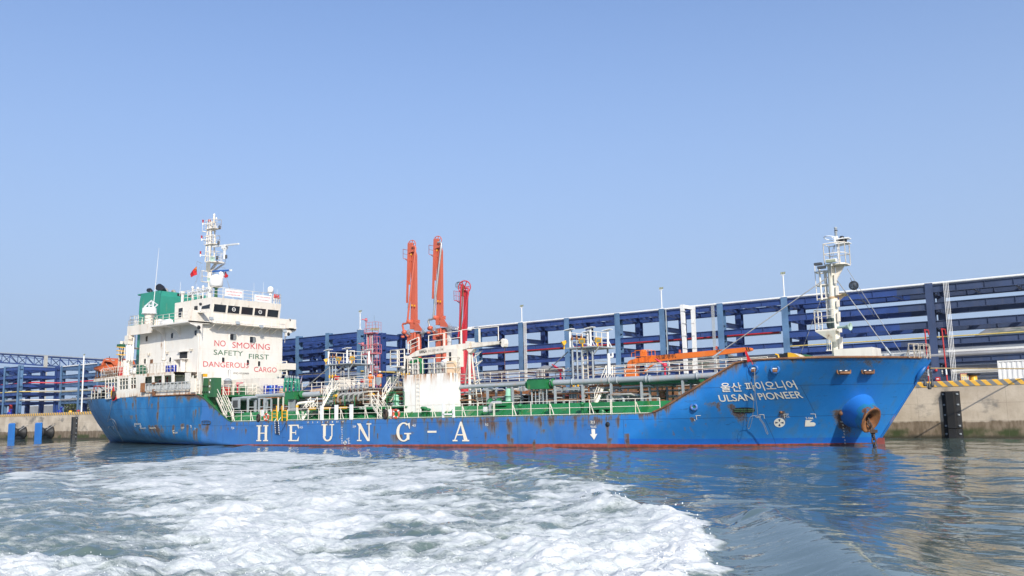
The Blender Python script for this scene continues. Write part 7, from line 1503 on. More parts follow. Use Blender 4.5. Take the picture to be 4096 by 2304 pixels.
for x, y in ((480, 1215), (555, 1240)): p = AT(x, y, 55.0); MB().lathe((p.x, 55, 2.3), [(.14, 0), (.14, p.z-2.3), (.22, p.z-2.3), (.22, p.z-2.15), (.1, p.z-2.1)], 12).build("air_vent", GREEN, ship)
for i, px in enumerate((1130, 1330, 1385, 1700, 2080, 2200, 2330)): p = V(px, 1650, 54.9); MB().lathe((p.x, 54.9, 2.3), [(.12, 0), (.12, .7), (.2, .75), (.2, .85), (.06, .95), (0, .95)], 12).build("air_vent", GREEN, ship)
p = AT(1385, 1222, 54.9); MB().box(p.x-.2, p.x+.2, 54.85, 54.9, p.z-.2, p.z+.2).build("plate", SIGNW, ship)
mb = MB(); a = AT(1450, 1250, 54.8); mb.tube([a, a+Vector((0, 0, .4)), a+Vector((.25, 0, .65)), a+Vector((.9, .3, .65))], .14, 10); mb.build("deck_pipe", GREYP, ship)

# ---- the big white deck tank with its top gear
tY0 = 55.8; ta, tb_ = V(1617, 1652, tY0), V(1800, 1490, tY0)
tx0, tx1, tz0, tz1 = ta.x, V(1800, 1560, tY0).x, 2.78, V(1620, 1501, tY0).z; tY1 = VX(1841, 1500, tx1).y
mb = MB(); mb.box(tx0, tx1, tY0, tY1, tz0, tz1); tank = mb.build("deck_tank_house", paint("tank_white", (.84, .82, .77), .45, .12, .03, scale=.8, rz=(4.9, 6.0, .9)), ship)
mb = MB(); p = AT(408, 1000, tY0-.08); mb.ladder((p.x, tY0-.12, tz0), (p.x, tY0-.12, tz1), (1, 0, 0), .42, .028, .33); mb.build("ladder", WHITER, tank)
mb = MB(); mb.rail([AT(258, 710, tY0), AT(406, 715, tY0)], 1.3, 3, .7, .04); mb.rail([AT(475, 710, tY0), AT(985, 690, tY0), VX(*AT(1015, 700), tx1)], 1.3, 3, 1.4, .035); mb.build("tank_railing", RAILW, tank)
mb = MB(); mb.tube([AT(465, 700, 56.4), AT(462, 545, 56.4), AT(440, 510, 56.4), AT(400, 500, 56.4), AT(370, 520, 56.4), AT(355, 548, 56.4), AT(305, 548, 56.4)], .20, 12); mb.build("bend_pipe", GREEN, tank)
for x, y in ((330, 640), (372, 635), (435, 620), (575, 635), (630, 625), (690, 620), (735, 615), (790, 640)): p = AT(x, y, 56.4); MB().lathe((p.x, 56.4, tz1), [(.14, 0), (.2, .1), (.14, .2), (.14, .45), (.22, .5), (.22, .58), (.14, .62), (.14, .9 if x > 430 else 1.25), (.24, .95 if x > 430 else 1.3), (0, 1.0 if x > 430 else 1.4)], 12).build("pressure_valve", GREYR, tank)
mb = MB(); p = AT(800, 560, 56.6); mb.lathe(p, [(0, -.55), (.2, -.5), (.36, -.2), (.38, .1), (.25, .4), (0, .5)], 16, (.4, -1, .25)); mb.tube([p+Vector((0, .3, -.8)), p], .1, 8); mb.build("searchlight", SIGNW, tank)
mb = MB(); a = AT(868, 480, 56.8); mb.box(a.x-.3, a.x+.9, 56.7, 57.5, tz1+1.9 if False else a.z-.75, a.z+.75); mb.build("cabinet", CREAM, tank); p = AT(880, 620, 56.4); MB().box(p.x-.35, p.x+.35, 56.3, 57.1, tz1, tz1+1.0).build("rusty_box", paint("box_rust", (.72, .52, .34), .6, .5), tank)
mb = MB(); p = AT(868, 480, 56.66); mb.box(p.x-.12, p.x+.12, 56.68, 56.695, p.z-.3, p.z+.5); mb.build("cabinet_slot", BLACKP, tank)
# ---- white hose crane
HC = 57.6
hc = MB(); p = AT(255, 690, HC); hc.tube([(p.x, HC, 3.2), (p.x, HC, AT(255, 650, HC).z)], .42, 18); hc.lathe((p.x, HC, AT(255, 650, HC).z), [(.42, 0), (.58, .05), (.58, .25), (.42, .3)], 18); hc.tube([AT(255, 650, HC), AT(270, 480, HC)], .36, 16); hc.prism([AT(x, y, HC-.35) for x, y in ((205, 440), (300, 470), (330, 560), (250, 560))], (0, .7, 0))
crane = hc.build("hose_crane", CREAM, ship)
mb = MB(); mb.prism([AT(x, y, HC-.28) for x, y in ((255, 455), (380, 375), (520, 330), (1100, 265), (1100, 345), (900, 385), (400, 450), (290, 470))], (0, .56, 0)); mb.prism([AT(x, y, HC-.22) for x, y in ((1100, 262), (1610, 232), (1620, 268), (1140, 335), (1100, 342))], (0, .44, 0)); boom = mb.build("boom", WHITER, crane)
mb = MB(); mb.prism([AT(x, y, HC-.32) for x, y in ((1092, 235), (1140, 232), (1165, 240), (1140, 330), (1100, 345))], (0, .66, 0)); mb.build("boom_collar", CREAM, boom)
p = AT(1630, 255, HC); mb = MB(); mb.prism([AT(x, y, HC-.26) for x, y in ((1605, 215), (1630, 195), (1655, 215), (1662, 270), (1655, 310), (1632, 322), (1610, 305))], (0, .5, 0)); mb.build("boom_head", CREAM, boom); mb = MB(); mb.lathe(p+Vector((0, -.30, 0)), [(0, 0), (.09, 0), (.09, .03)], 12, (0, 1, 0)); mb.build("sheave_hole", HOLE_SHADE, boom)
MB().tube([AT(1660, 300, HC), AT(1665, 690, HC)], .018, 5).build("hoist_wire", BROWN, crane)
def btext(s_, bl, br, h_, mat): text_mb(s_, AT(*bl, HC), AT(*br, HC), h_, off=(0, -.30, 0), bold=.03).build("lettering", mat, boom)
btext("HANLA", (458, 418), (566, 402), .30, LETK); btext("SWL 0.99T 4M - 14M", (583, 398), (806, 368), .20, paint("letter_faded", (.45, .42, .38), .6))
for x0, x1, y0, y1 in ((560, 780, 335, 305), (795, 1028, 300, 272), (1040, 1290, 272, 245), (1305, 1572, 250, 225)): mb = MB(); mb.rail([AT(x0, y0, HC+.25), AT(x1, y1, HC+.25)], 1.3*(.9 if x0 > 1000 else .85), 2 if x0 < 1000 else 1, 1.5, .035); mb.build("boom_railing", RAILW, boom)
mb = MB(); mb.rail([AT(262, 420, HC-.3), AT(300, 400, HC-.3), AT(420, 350, HC-.3)], 1.05, 3, 1, .04); mb.build("boom_railing", RAILW, boom)
mb = MB(); rr = random.Random(2)
for i in range(7): a = AT(240+rr.uniform(-8, 20), 490, HC-.6); mb.tube([a, a+Vector((rr.uniform(-.2, .2), -.05, -.5)), a+Vector((rr.uniform(-.15, .15), -.02, -1.3))], .03, 5)
mb.build("hydraulic_hose", BLACKP, crane)
mb = MB(); a = AT(170, 600, HC); mb.box(a.x-.9, a.x+.8, HC-.5, HC+.6, a.z-.06, a.z); mb.rail([(a.x+.8, HC-.5, a.z), (a.x-.9, HC-.5, a.z), (a.x-.9, HC+.6, a.z)], 1.45, 4, .8, .05); mb.ladder(AT(140, 780, HC), AT(140, 600, HC), (1, 0, 0), .6, .04, .3); mb.bar(AT(165, 610, HC), AT(120, 750, HC), .12); mb.build("crane_platform", RAILW, crane)
mb = MB(); a = AT(225, 710, HC-.7)
for i in range(4): mb.box(a.x-.55+.3*i, a.x-.4+.3*i, HC-.68, HC-.66, a.z-.08, a.z+.08)
mb.build("hazard_band", YELLOW, crane)
# boom rest: tripod with ladder
B0 = AT(1150, 345, HC); mb = MB(); bz = 3.1; bx_ = AT(1155, 900, HC).x
mb.tube([(bx_, HC, bz), B0], .12, 10); mb.tube([AT(1090, 880, HC+.8), B0], .08, 8); mb.tube([(AT(1225, 1180, HC+.5).x, HC+.9, bz), B0+Vector((.1, .1, 0))], .08, 8); mb.prism([AT(x, y, HC-.25) for x, y in ((1100, 345), (1210, 345), (1170, 400), (1140, 400))], (0, .5, 0)); mb.bar(AT(1110, 770, HC), AT(1205, 760, HC), .09); mb.bar(AT(1080, 1005, HC), AT(1240, 1000, HC), .09)
rest = mb.build("boom_rest", CREAM, ship); mb = MB(); mb.ladder((AT(1275, 1180, HC).x, HC+.4, bz), AT(1200, 410, HC+.4), (1, 0, 0), .5, .035, .36); mb.build("ladder", RAILW, rest)
mb = MB(); 
for y in (420, 560, 820): a = AT(1235, y, HC+.3); mb.bar(a, a+Vector((.75, 0, .22)), .05); mb.bar(a+Vector((0, 0, -.25)), a+Vector((.72, 0, .2)), .05)
mb.build("rest_bracket", RAILW, rest)

# ---- vent towers
def vent_tower(x, y0, zdeck, zplat, wx, wy, name="vent_tower", posts4=True):
    """grey four-legged platform with vent risers, white corner posts, rails and yellow floodlights"""
    t_ = MB()
    for dx in (0, wx):
        for dy in (0, wy): t_.tube([(x+dx, y0+dy, zdeck), (x+dx, y0+dy, zplat)], .075, 8)
    t_.box(x-.3, x+wx+.5, y0-.4, y0+wy+.4, zplat-.1, zplat)
    for z_ in (zdeck+1.6, zplat-1.1): t_.bar((x, y0, z_), (x+wx, y0, z_), .07); t_.bar((x+wx, y0, z_), (x+wx, y0+wy, z_), .07)
    t_.bar((x, y0, zplat-1.2), (x+wx*.9, y0, zplat-.05), .09); t_.bar((x+wx, y0, zplat-.7), (x+wx+.7, y0, zplat-.02), .09); t_.prism([(x+wx*.7, y0, zplat-.1), (x+wx+.1, y0, zplat-.1), (x+wx, y0, zplat-.7)], (0, .05, 0))
    o = t_.build(name, GREYP, ship)
    for i in range(3):
        mb = MB(); xx = x+.22+.42*i; mb.tube([(xx, y0-.25, zdeck), (xx, y0-.25, zplat+.55)], .07, 8); rs = mb.build("vent_riser", GREYP, o)
        MB().lathe((xx, y0-.25, zplat+.55), [(.07, 0), (.1, .04), (.1, .2), (.035, .25), (.035, .4)], 10).build("flame_arrester", ORST, rs); MB().tube([(xx, y0-.25, zdeck+1.2), (xx, y0-.25, zdeck+1.5)], .085, 8).build("marker_band", YELLOW, rs)
    for dx, dy in ((0, -.2), (0, wy+.1), (wx, -.2), (wx, wy+.1)):
        mb = MB(); c = Vector((x+dx, y0+dy, zplat)); mb.tube([c, c+Vector((0, 0, 1.35))], .085, 10); mb.bar(c+Vector((.35, 0, 0)), c+Vector((0, 0, .6)), .05); mb.prism([c+Vector((-.38, -.3, 1.32)), c+Vector((.30, -.3, 1.42)), c+Vector((.30, .3, 1.42)), c+Vector((-.38, .3, 1.32))], (0, 0, .05)); mb.build("corner_post", SIGNW, o)
    mb = MB(); mb.rail([(x+.1, y0+wy, zplat), (x+.1, y0-.2, zplat)], 1.15, 3, .8, .03); mb.rail([(x+wx, y0-.2, zplat), (x+wx, y0+wy, zplat)], 1.15, 3, .8, .03); mb.build("tower_railing", RAILW, o)
    mb = MB(); mb.ladder((x+wx*.55, y0+.3, zdeck), (x+wx*.55, y0+.3, zplat), (1, 0, 0), .42, .035, .33); mb.build("ladder", RAILW, o)
    for dx, dy, d in ((-.9, .3, Vector((-.6, -.6, -.5))), (wx*.72, -.55, Vector((.2, -.9, -.45))), (wx+.55, -.1, Vector((.8, -.4, -.5)))):
        c = Vector((x+dx, y0+dy, zplat+.45)); d = d.normalized(); s_ = d.cross(Vector((0, 0, 1))).normalized(); u_ = s_.cross(d).normalized(); mb = MB()
        q = lambda a, b_, e: c+(s_*a+u_*b_+d*e)*.78
        mb.add([q(-.32, -.24, .2), q(.32, -.24, .2), q(.32, .24, .2), q(-.32, .24, .2), q(-.2, -.12, -.25), q(.2, -.12, -.25), q(.2, .14, -.25), q(-.2, .14, -.25)], [(0, 3, 2, 1), (4, 5, 6, 7), (0, 1, 5, 4), (1, 2, 6, 5), (2, 3, 7, 6), (3, 0, 4, 7)]); mb.tube([c+Vector((0, 0, -.5)), c], .06, 6); fl_ = mb.build("floodlight", YELLOW, o); mb = MB(); mb.add([q(-.22, -.15, .212), q(.22, -.15, .212), q(.22, .15, .212), q(-.22, .15, .212)], [(0, 1, 2, 3)]); mb.build("lens", LENS, fl_)
    return o
a, c = AV(265, 640, 58.3), AV(860, 600, 58.3); vent_tower(a.x, 58.3, 3.2, AV(500, 640, 58.3).z, (c.x-a.x), 2.3)
q5b = lambda x, y, Y: V(1150+x/4.14, 1250+y/4.14, Y); a, c = q5b(705, 860, 59.0), q5b(885, 850, 59.0); vent_tower(a.x, 59.0, zc, a.z, 2.6, 2.6)
# white cylinder post beside the second tower, red monitors
p = AV(1335, 830, 58.5); mb = MB(); mb.tube([(p.x, 58.5, 5.3), p], .12, 14); mb.build("white_post", SIGNW, ship); mb = MB(); p2 = AV(1450, 850, 58.9); mb.tube([p2+Vector((0, 0, -.2)), p2+Vector((0, 0, .12))], .08, 10); mb.bx(p2+Vector((-.12, 0, -.2)), .25, .2, .15); mb.build("post_fitting", SIGNW, ship)
def monitor(p, name="fire_monitor", d=(-.75, -.3, .6)):
    d = Vector(d).normalized(); mb = MB(); mb.tube([p+Vector((0, 0, -.9)), p], .08, 8); mb.lathe(p, [(.0, -.18), (.15, -.15), (.17, 0), (.15, .15), (0, .18)], 12); mb.tube([p, p+d*.5, p+d*.85], [.08, .10, .05], 8); mb.tube([p, p-d*.35], .04, 6); mb.build(name, paint("monitor_red", (.55, .02, .06), .4), ship)
monitor(AR(935, 215, 59.8)); monitor(A2(1350, 630, 60.2)); monitor(AD(470, 500, 57.5), d=(.95, 0, .12))
for x0, y0 in ((480, 200), (555, 170)): MB().tube([AR(x0, 370, 60.6), AR(x0, y0+40, 60.6), AR(x0+15, y0+5, 60.6), AR(x0+50, y0-8, 60.6), AR(x0+420, y0+30, 60.8)], .17 if x0 < 500 else .22, 12).build("silver_vent_pipe", SILVER, ship)
# wire from tower 2 down to deck, fore stay to crane tip etc.
for pts in (((A2(415, 500, 58.6)), A2(210, 690, 59.5)), (q5b(680, 920, 58.6), AD(1790, 640, 58.4))): MB().tube(list(pts), .045, 6).build("stay_wire", ROPEG, ship)

# ---- gas cylinders, drums, sacks on the catwalk
for i, (x, yt) in enumerate(((1455, 335), (1490, 340), (1528, 340), (1568, 340), (1604, 346), (1655, 350), (1700, 360), (1730, 362))):
    a = AD(x, yt+20, 57.2+.25*(i % 2)); b0 = Vector((AD(x-10, 640, 57.3).x, a.y, AD(1540, 652, 56.4).z+.03)); h_ = a.z-b0.z
    o = thing("gas_cylinder", "slim green gas cylinder with grey valve cap in the rack above the green box", "gas cylinder", b0, "green gas cylinders above the green box"); d = (a-b0)
    MB().lathe(b0, [(.0, 0), (.10, .0), (.105, .04), (.105, d.length-.2), (.05, d.length-.05), (.04, d.length)], 14, d).build("bottle", GAS, o); MB().lathe(a, [(.06, -.02), (.062, .14), (.04, .19), (0, .2)], 10, d).build("valve_cap", GREYP, o)
    mb = MB(); c_ = b0+d*.72; mb.box(c_.x-.08, c_.x+.06, c_.y-.138, c_.y-.13, c_.z-.04, c_.z+.05); mb.build("tag", SIGNW, o)
zd_ = zz_
fs_ = thing("flagstaff", "short wooden staff with a rolled striped flag beside the green gas cylinders", "flagstaff", AD(1760, 640, 58.2)); mb = MB(); mb.tube([AD(1755, 640, 58.2), AD(1805, 325, 58.2)], .02, 6); mb.build("staff", BROWN, fs_); mb = MB(); mb.tube([AD(1768, 480, 58.17), AD(1785, 410, 58.17), AD(1802, 335, 58.17)], [.03, .07, .03], 7); mb.build("rolled_flag", paint("flag_rolled", (.35, .33, .45), .8, 0, .5, scale=6), fs_)
for x, yy, mt, l in ((905, 59.1, DRUM, "blue drum with a yellow label, leftmost behind the catwalk rail"), (960, 59.7, DRUM, "dark blue drum behind the yellow labelled one"), (1060, 59.1, DRUM, "blue drum third from the left behind the catwalk rail"), (1115, 59.6, DRUM, "blue drum between the third drum and the bright blue one"), (1175, 59.1, DRUML, "brighter blue drum behind the catwalk rail"), (1235, 59.2, DRUM, "wide blue drum right of the bright blue one"), (1360, 59.3, DRUM, "blue drum lowest at right, next to the sack and gas cylinders")):
    p = AD(x, 680, yy); o = drum(l, p.x, yy, zd_+.02, mt, .29, AD(x, 520 if x < 1300 else 545, yy).z-zd_, "blue plastic drums")
    if x == 905: mb = MB(); zz0 = AD(905, 605, yy).z; mb.lathe((p.x, yy, zz0-.1), [(.292, 0), (.304, .01), (.304, .17), (.292, .18)], 20); mb.build("yellow_label", YELLOW, o)
def sack_pile(label, x0, x1, y0, y1, Y, f, base, mat=SACK):
    a, c = f(x0, y1, Y), f(x1, y0, Y); rr = random.Random(int(x0)); n = 6; w_ = c.x-a.x
    o = thing("cargo_bundle", label, "bundle", ((a.x+c.x)/2, Y, base))
    mb = MB(); N_ = 14; rows_ = []
    for j in range(7):
        fz = j/6; rows_.append([])
        for i in range(N_):
            t_ = 2*math.pi*i/N_; rx = w_/2*(1-.25*fz**2)*(1+rr.uniform(-.09, .09)); ry = .5*(1-.2*fz); rows_[-1].append(((a.x+c.x)/2+rx*math.copysign(abs(math.cos(t_))**.6, math.cos(t_)), Y+.4+ry*math.copysign(abs(math.sin(t_))**.6, math.sin(t_)), base+(c.z-base)*fz*(1+rr.uniform(-.05, .05))))
    vs = [p for r in rows_ for p in r]; mb.add(vs, [(j*N_+i, j*N_+(i+1) % N_, (j+1)*N_+(i+1) % N_, (j+1)*N_+i) for j in range(6) for i in range(N_)], True); mb.add(rows_[-1], [tuple(range(N_))]); mb.build("wrapping", mat, o)
    mb = MB()
    for k in range(3): x = a.x+w_*(.25+.25*k); mb.tube([(x, Y-.1, base+.05), (x+.05, Y-.12, (base+c.z)/2), (x, Y+.1, c.z)], .02, 5)
    mb.build("strap", ROPE, o)
sack_pile("tan bundle of sacking beside the green gas cylinders, left of them", 1305, 1425, 575, 660, 59.0, AD, zd_); sack_pile("long tan bundle of sacking on the catwalk, right of the gas cylinders", 1905, 2330, 580, 680, 58.9, AD, zd_)
sack_pile("pale plastic wrapped bundle lying next to the long tan bundle", 230, 400, 525, 660, 58.9, AMn, zd_, paint("plastic_wrap", (.62, .58, .58), .4))
p = AMn(1810, 480, 57.8); sack_pile("brown sacking bundle behind the rail left of the white tank", 1765, 1900, 440, 550, 57.8, AMn, zc, paint("jute", (.34, .25, .17), .9, 0, .2))
mb = MB(); a = AMn(1730, 580, 57.4); mb.box(a.x, AMn(1960, 560, 57.4).x, 57.3, 60, zc-.15, zc); mb.rail([(a.x, 57.35, zc), (AMn(1960, 560, 57.4).x, 57.35, zc)], 1.1, 3, .9, .035); mb.build("crane_walkway", GREYR, ship)
line([AMn(1640, 680, 57.8), AMn(1960, 660, 57.8)], .26, BROWN, "cargo_pipe")
mb = MB(); a, c = AMn(1590, 960, 55.4), AMn(1950, 940, 55.4); mb.rail([a, c], 1.15, 3, 1.0, .035); mb.box(a.x, c.x, 55.4, 57, a.z-.12, a.z-.03); mb.build("pump_platform", GREEN, ship)
# small deck in front of the house with vessel, red box
pf = AD(70, 745, 57.0); pz_ = 5.0; mb = MB(); x1_ = AD(545, 770, 57.0).x; mb.box(-84.4, x1_, 56.6, 60, pz_-.14, pz_); mb.build("house_platform", GREEN, ship)
mb = MB(); mb.rail([(AD(70, 740, 56.7).x, 56.7, pz_), (x1_, 56.7, pz_), (x1_, 60, pz_)], 1.12, 3, .8, .035); mb.build("platform_railing", RAILW, ship)
p = AD(265, 470, 58.2); zt_ = AD(265, 380, 58.2).z; mb = MB(); mb.lathe((p.x, 58.2, pz_), [(.2, 0), (.2, .8), (.37, 1.0), (.37, zt_-pz_-.3), (.43, zt_-pz_-.28), (.43, zt_-pz_-.2), (.25, zt_-pz_), (0, zt_-pz_+.04)], 22); mb.tube([(p.x-.5, 58.2, zt_-1.1), (p.x-.55, 58.2, zt_-.5), (p.x-.36, 58.2, zt_-.45)], .09, 10); mb.tube([(p.x+.36, 58.2, zt_-1.0), (p.x+.55, 58.2, zt_-1.0), (p.x+.58, 58.2, pz_)], .07, 10); mb.tube([AD(270, 360, 58.2), AD(275, 215, 58.2), AD(300, 198, 58.2), AD(328, 215, 58.2), AD(325, 370, 58.2)], .035, 6); mb.build("deck_seal_tank", GREYP, ship)
a, c = AD(80, 705, 57.2), AD(200, 560, 57.2); MB().box(a.x, c.x, 57.2, 57.9, pz_+.02, c.z).build("hose_locker", RED, ship)
MB().box(AD(-60, 640, 57.4).x, AD(65, 640, 57.4).x, 57.4, 58.3, pz_, AD(10, 530, 57.4).z).build("machinery_box", GREYP, ship)
for x, y in ((250, 650), (580, 740), (480, 740)): p = AD(x, y, 57.8); MB().bx((p.x, 57.8, pz_+.45), .6, .6, .9).build("deck_gear", GREEND, ship)
mb = MB(); p = AD(690, 470, 58); [mb.tube([AD(x, 760, 58), AD(x, y, 58)], .035, 6) for x, y in ((575, 310), (600, 470), (625, 410), (665, 590))]; mb.build("sounding_pipe", CREAM, ship)
a, c = AD(770, 760, 58.6), AD(890, 370, 58.6); yb1 = VX(*AD(1430, 400), c.x).y; MB().box(-84.6, c.x, 58.8, min(yb1, 66.8), 5.06, c.z).build("front_deckhouse", CREAM, ship)
mb = MB(); a = AD(1440, 140, 66.5); mb.box(a.x-.8, a.x+.9, 66.0, 67.4, AD(1440, 205, 66.5).z, AD(1440, 75, 66.5).z); mb.tube([AD(1490, 370, 66.5), AD(1490, 205, 66.5)], .1, 8); mb.rail([AD(1345, 380, 66.2), AD(1480, 375, 66.2)], 1.9, 5, .9, .05); mb.build("radar_box", CREAM, ship)
# green davit box with holes at the break of the poop
G = lambda x, y, Y=54.5: AP(x, y, Y); mb = MB(); a, c = G(2165, 1310), G(2250, 930); mb.prism([G(2190, 930), G(2250, 925), G(2250, 1300), G(2165, 1290)], (0, .06, 0)); x1_ = G(2250, 930).x; mb.box(x1_, x1_+1.25, 54.52, 55.4, G(2250, 1300).z, G(2250, 928).z); gb = mb.build("davit_frame", GREEND, ship)
for x, y in ((2192, 1090), (2225, 1090), (2175, 1200), (2217, 1200), (2265, 1090), (2310, 1090), (2258, 1200), (2305, 1203), (2322, 975)):
    p = G(x, y, 54.50); q_ = Vector((p.x, 54.49 if x > 2240 else 54.47, p.z)); MB().lathe(q_, [(0, 0), (.11, 0), (.11, .01), (0, .012)], 14, (0, 1, 0)).build("lightening_hole", HOLE_SHADE if x < 2300 else SIGNW, gb)
mb = MB(); p = G(2165, 870); mb.tube([G(2160, 1260), G(2165, 855), G(2220, 850)], .09, 8); mb.build("davit_post", CREAM, ship); p = G(2225, 875); MB().bx(p, .35, .3, .3).build("deck_lamp", YELLOW, ship)
mb = MB(); p = G(2215, 1290, 54.55); mb.prism([G(2175, 1260, 54.45), G(2250, 1265, 54.45), G(2240, 1320, 54.45), G(2195, 1315, 54.45)], (0, .05, 0)); mb.build("davit_foot", ORST, gb)

# ================================================================== FORECASTLE
FM = mk(3050, 1050, 3.22); FT = mk(3220, 900, 4.83); fy = 62.3
F = lambda x, y, Y=fy: FM(x, y, Y); T = lambda x, y, Y=fy: FT(x, y, Y)
fz = 5.3
b0 = F(960, 1230); top = T(505, 800); mb = MB(); mb.tube([(b0.x, fy, 4.8), F(950, 1100), F(910, 430), Vector((top.x, fy, top.z))], [.31, .30, .285, .25], 20); fm = mb.build("foremast", paint("mast_cream", (.80, .75, .62), .45, .26, .05), ship)
mb = MB()
for y in (445, 455, 465): mb.ring(F(908, y), .295, .025, (0, 0, 1), 20, 5)
a = F(930, 430); mb.prism([a+Vector((.2, -.25, .02)), a+Vector((.8, -.2, .16)), a+Vector((.9, .1, .0)), a+Vector((.3, .35, -.05))], (0, 0, -.06)); mb.prism([a+Vector((.25, 0, -.05)), a+Vector((.8, 0, .06)), a+Vector((.28, 0, -.38))], (0, .05, 0)); mb.build("mast_bracket", paint("bracket_rust", (.62, .45, .28), .6, .5), fm)
mb = MB(); u0 = T(665, 740); u1 = T(615, 220); mb.tube([u0, u1], .10, 10, r2=.075); mb.build("topmast", SIGNW, fm)
zpl = T(600, 765).z; a, c = T(370, 780, 61.5), T(810, 800, 62); mb = MB(); PL = [(a.x, 61.6), (c.x-.3, 61.5), (c.x, 61.8), (c.x, 62.9), (a.x, 62.9)]; mb.prism([(x, y, zpl) for x, y in PL], (0, 0, -.1)); mb.prism([(c.x-.3, 62.25, zpl-.1), (c.x-.3, 62.35, zpl-.1), (top.x+.3, 62.35, zpl-1.1), (top.x+.3, 62.25, zpl-1.1), ] if False else [(top.x+.3, 62.2, zpl-.1), (c.x-.2, 62.2, zpl-.1), (top.x+.35, 62.2, zpl-1.05)], (0, .1, 0)); mb.prism([(top.x-.1, 61.9, zpl-.1), (top.x+.3, 61.4, zpl-.1), (top.x+.1, 61.8, zpl-1.0)], (0, .08, 0)); tpf = mb.build("platform", WHITER, fm)
mb = MB(); mb.rail([(x, y, zpl) for x, y in PL+PL[:1]], 1.42, 2, 1.0, .035); mb.build("platform_railing", RAILW, tpf)
mb = MB(); mb.tube([T(595, 215), T(600, 110)], .08, 8); mb.lathe(T(600, 200), [(.08, 0), (.1, .04), (.085, .2), (.11, .22), (.11, .28), (.085, .3), (.085, .48), (.11, .5), (.11, .56), (.03, .6)], 12); mb.build("masthead_lamp", GREYP, fm); MB().lathe(T(598, 120), [(.11, 0), (.11, .07), (.04, .11)], 12).build("lamp_cap", BLACKP, fm)
mb = MB(); p = T(735, 320); mb.box(p.x-.4, p.x+.45, 62, 62.7, T(735, 355).z-.04, T(735, 350).z); mb.box(p.x-.4, p.x+.45, 62, 62.7, T(735, 278).z, T(735, 270).z+.04); mb.box(p.x-.5, p.x-.4, 62, 62.7, T(735, 360).z, T(735, 225).z); mb.prism([T(660, 415), T(650, 370), T(800, 365), T(780, 375)], (0, .1, 0)); mb.build("lamp_shelf", SIGNW, fm)
for x, y, r_ in ((735, 310, .26), (710, 255, .16)): MB().lathe(T(x, y, 62.3), [(r_*.8, -.16), (r_, -.1), (r_, .1), (r_*.6, .15), (0, .16)], 14).build("signal_lamp", BLACKP, fm)
mb = MB(); mb.ring(T(500, 255, 62.3), .46, .03, (.15, .2, 1), 24, 6); mb.tube([T(515, 235), T(605, 290)], .03, 6); mb.build("stay_hoop", SIGNW, fm)
# caged ladder abaft the mast
mb = MB(); l0, l1 = F(850, 720, 62), T(245, 650, 62); la, lb_ = F(845, 740, 62.2), T(375, 640, 62.2)
for q0, q1 in (((845, 740), (780, 60)), ): pass
lt, lbm = F(795, 100, 62.4), F(840, 740, 62.4); mb.tube([lbm, lt], .065, 6); mb.tube([lbm+Vector((-.0, .35, 0)), lt+Vector((0, .35, 0))], .05, 6)
for i in range(1, 26): c = lbm.lerp(lt, i/26); mb.tube([c, c+Vector((0, .35, 0))], .022, 5)
ct_, cb_2 = F(728, 60, 62.2), F(765, 480, 62.2); mb.tube([cb_2, ct_], .075, 6); ct2, cb3 = F(675, 130, 62.2), F(705, 490, 62.2); mb.tube([cb3, ct2, F(672, 20, 62.2)], .03, 6)
for y in (125, 300, 475): f = (y-60)/420; a = ct_.lerp(cb_2, f); o_ = ct2.lerp(cb3, (y-130)/360 if y > 130 else 0); m_ = lt.lerp(lbm, (y-100)/640); mb.tube([m_+Vector((.5, 0, .06)), a+Vector((0, 0, .05)), o_, o_+Vector((.1, .7, 0)), m_+Vector((.5, .5, .06))], .05, 6)
mb.build("caged_ladder", RAILW, fm)
mb = MB()
for x, y0, y1 in ((945, 140, 270), (965, 300, 420), (975, 480, 570), (985, 635, 760), (1005, 820, 900), (1015, 960, 1110)): a, c = F(x, y1, 62.0), F(x-4, y0, 62.0); mb = MB(); mb.bar(a, c, .15, .18); mb.build("cable_duct", RAILW, fm)
zq = F(820, 865, 61.3).z; a, c = F(690, 870, 61.2), F(945, 855, 61.2); mb = MB(); mb.box(a.x, c.x, 61.0, 62.6, zq-.1, zq); mb.prism([(a.x, 61.0, zq-.1), (c.x, 61.0, zq-.1), (c.x-.1, 61.3, zq-.85), (c.x-.35, 61.3, zq-.85)], (0, .08, 0)); lp_ = mb.build("platform", WHITER, fm); mb = MB(); mb.rail([(c.x, 61.05, zq), (a.x, 61.05, zq), (a.x, 62.6, zq)], 1.35, 3, .95, .035); mb.build("platform_railing", RAILW, lp_)
p = F(880, 790, 61.5); MB().lathe((p.x, 61.5, zq+.1), [(.24, 0), (.28, .2), (.28, .5), (.2, .68), (0, .7)], 14).build("covered_fog_bell", paint("canvas_dark", (.03, .05, .05), .8, 0, .3), lp_)
p = F(965, 835, 61.2); d = Vector((1, -.25, -.03)).normalized(); MB().lathe(p, [(.08, 0), (.09, .5), (.13, .75), (.27, .95), (.255, .95), (.05, .6)], 18, d).build("fog_horn", paint("horn_grey_green", (.36, .47, .42), .45), fm)
mb = MB()
for x in (830, 855, 885): mb.tube([F(x, 960, 61.8), F(x+4, 1140, 61.8)], .035, 5)
mb.bar(F(820, 1135, 61.8), F(895, 1130, 61.8), .06); mb.build("lower_ladder", RAILW, fm)
mb = MB(); p = T(512, 690, 61.4); mb.bx(p, .7, .35, .22); mb.bar(p+Vector((0, 0, -.35)), p, .08); fl_ = mb.build("floodlight", SIGNW, fm); MB().bx(p+Vector((0, -.19, -.02)), .62, .03, .16).build("lens", LENS, fl_)
for x, y in ((255, 755), (320, 820)): p = T(x, y, 61.5); MB().bx(p, .5, .35, .16).build("floodlight", DGREY, fm)
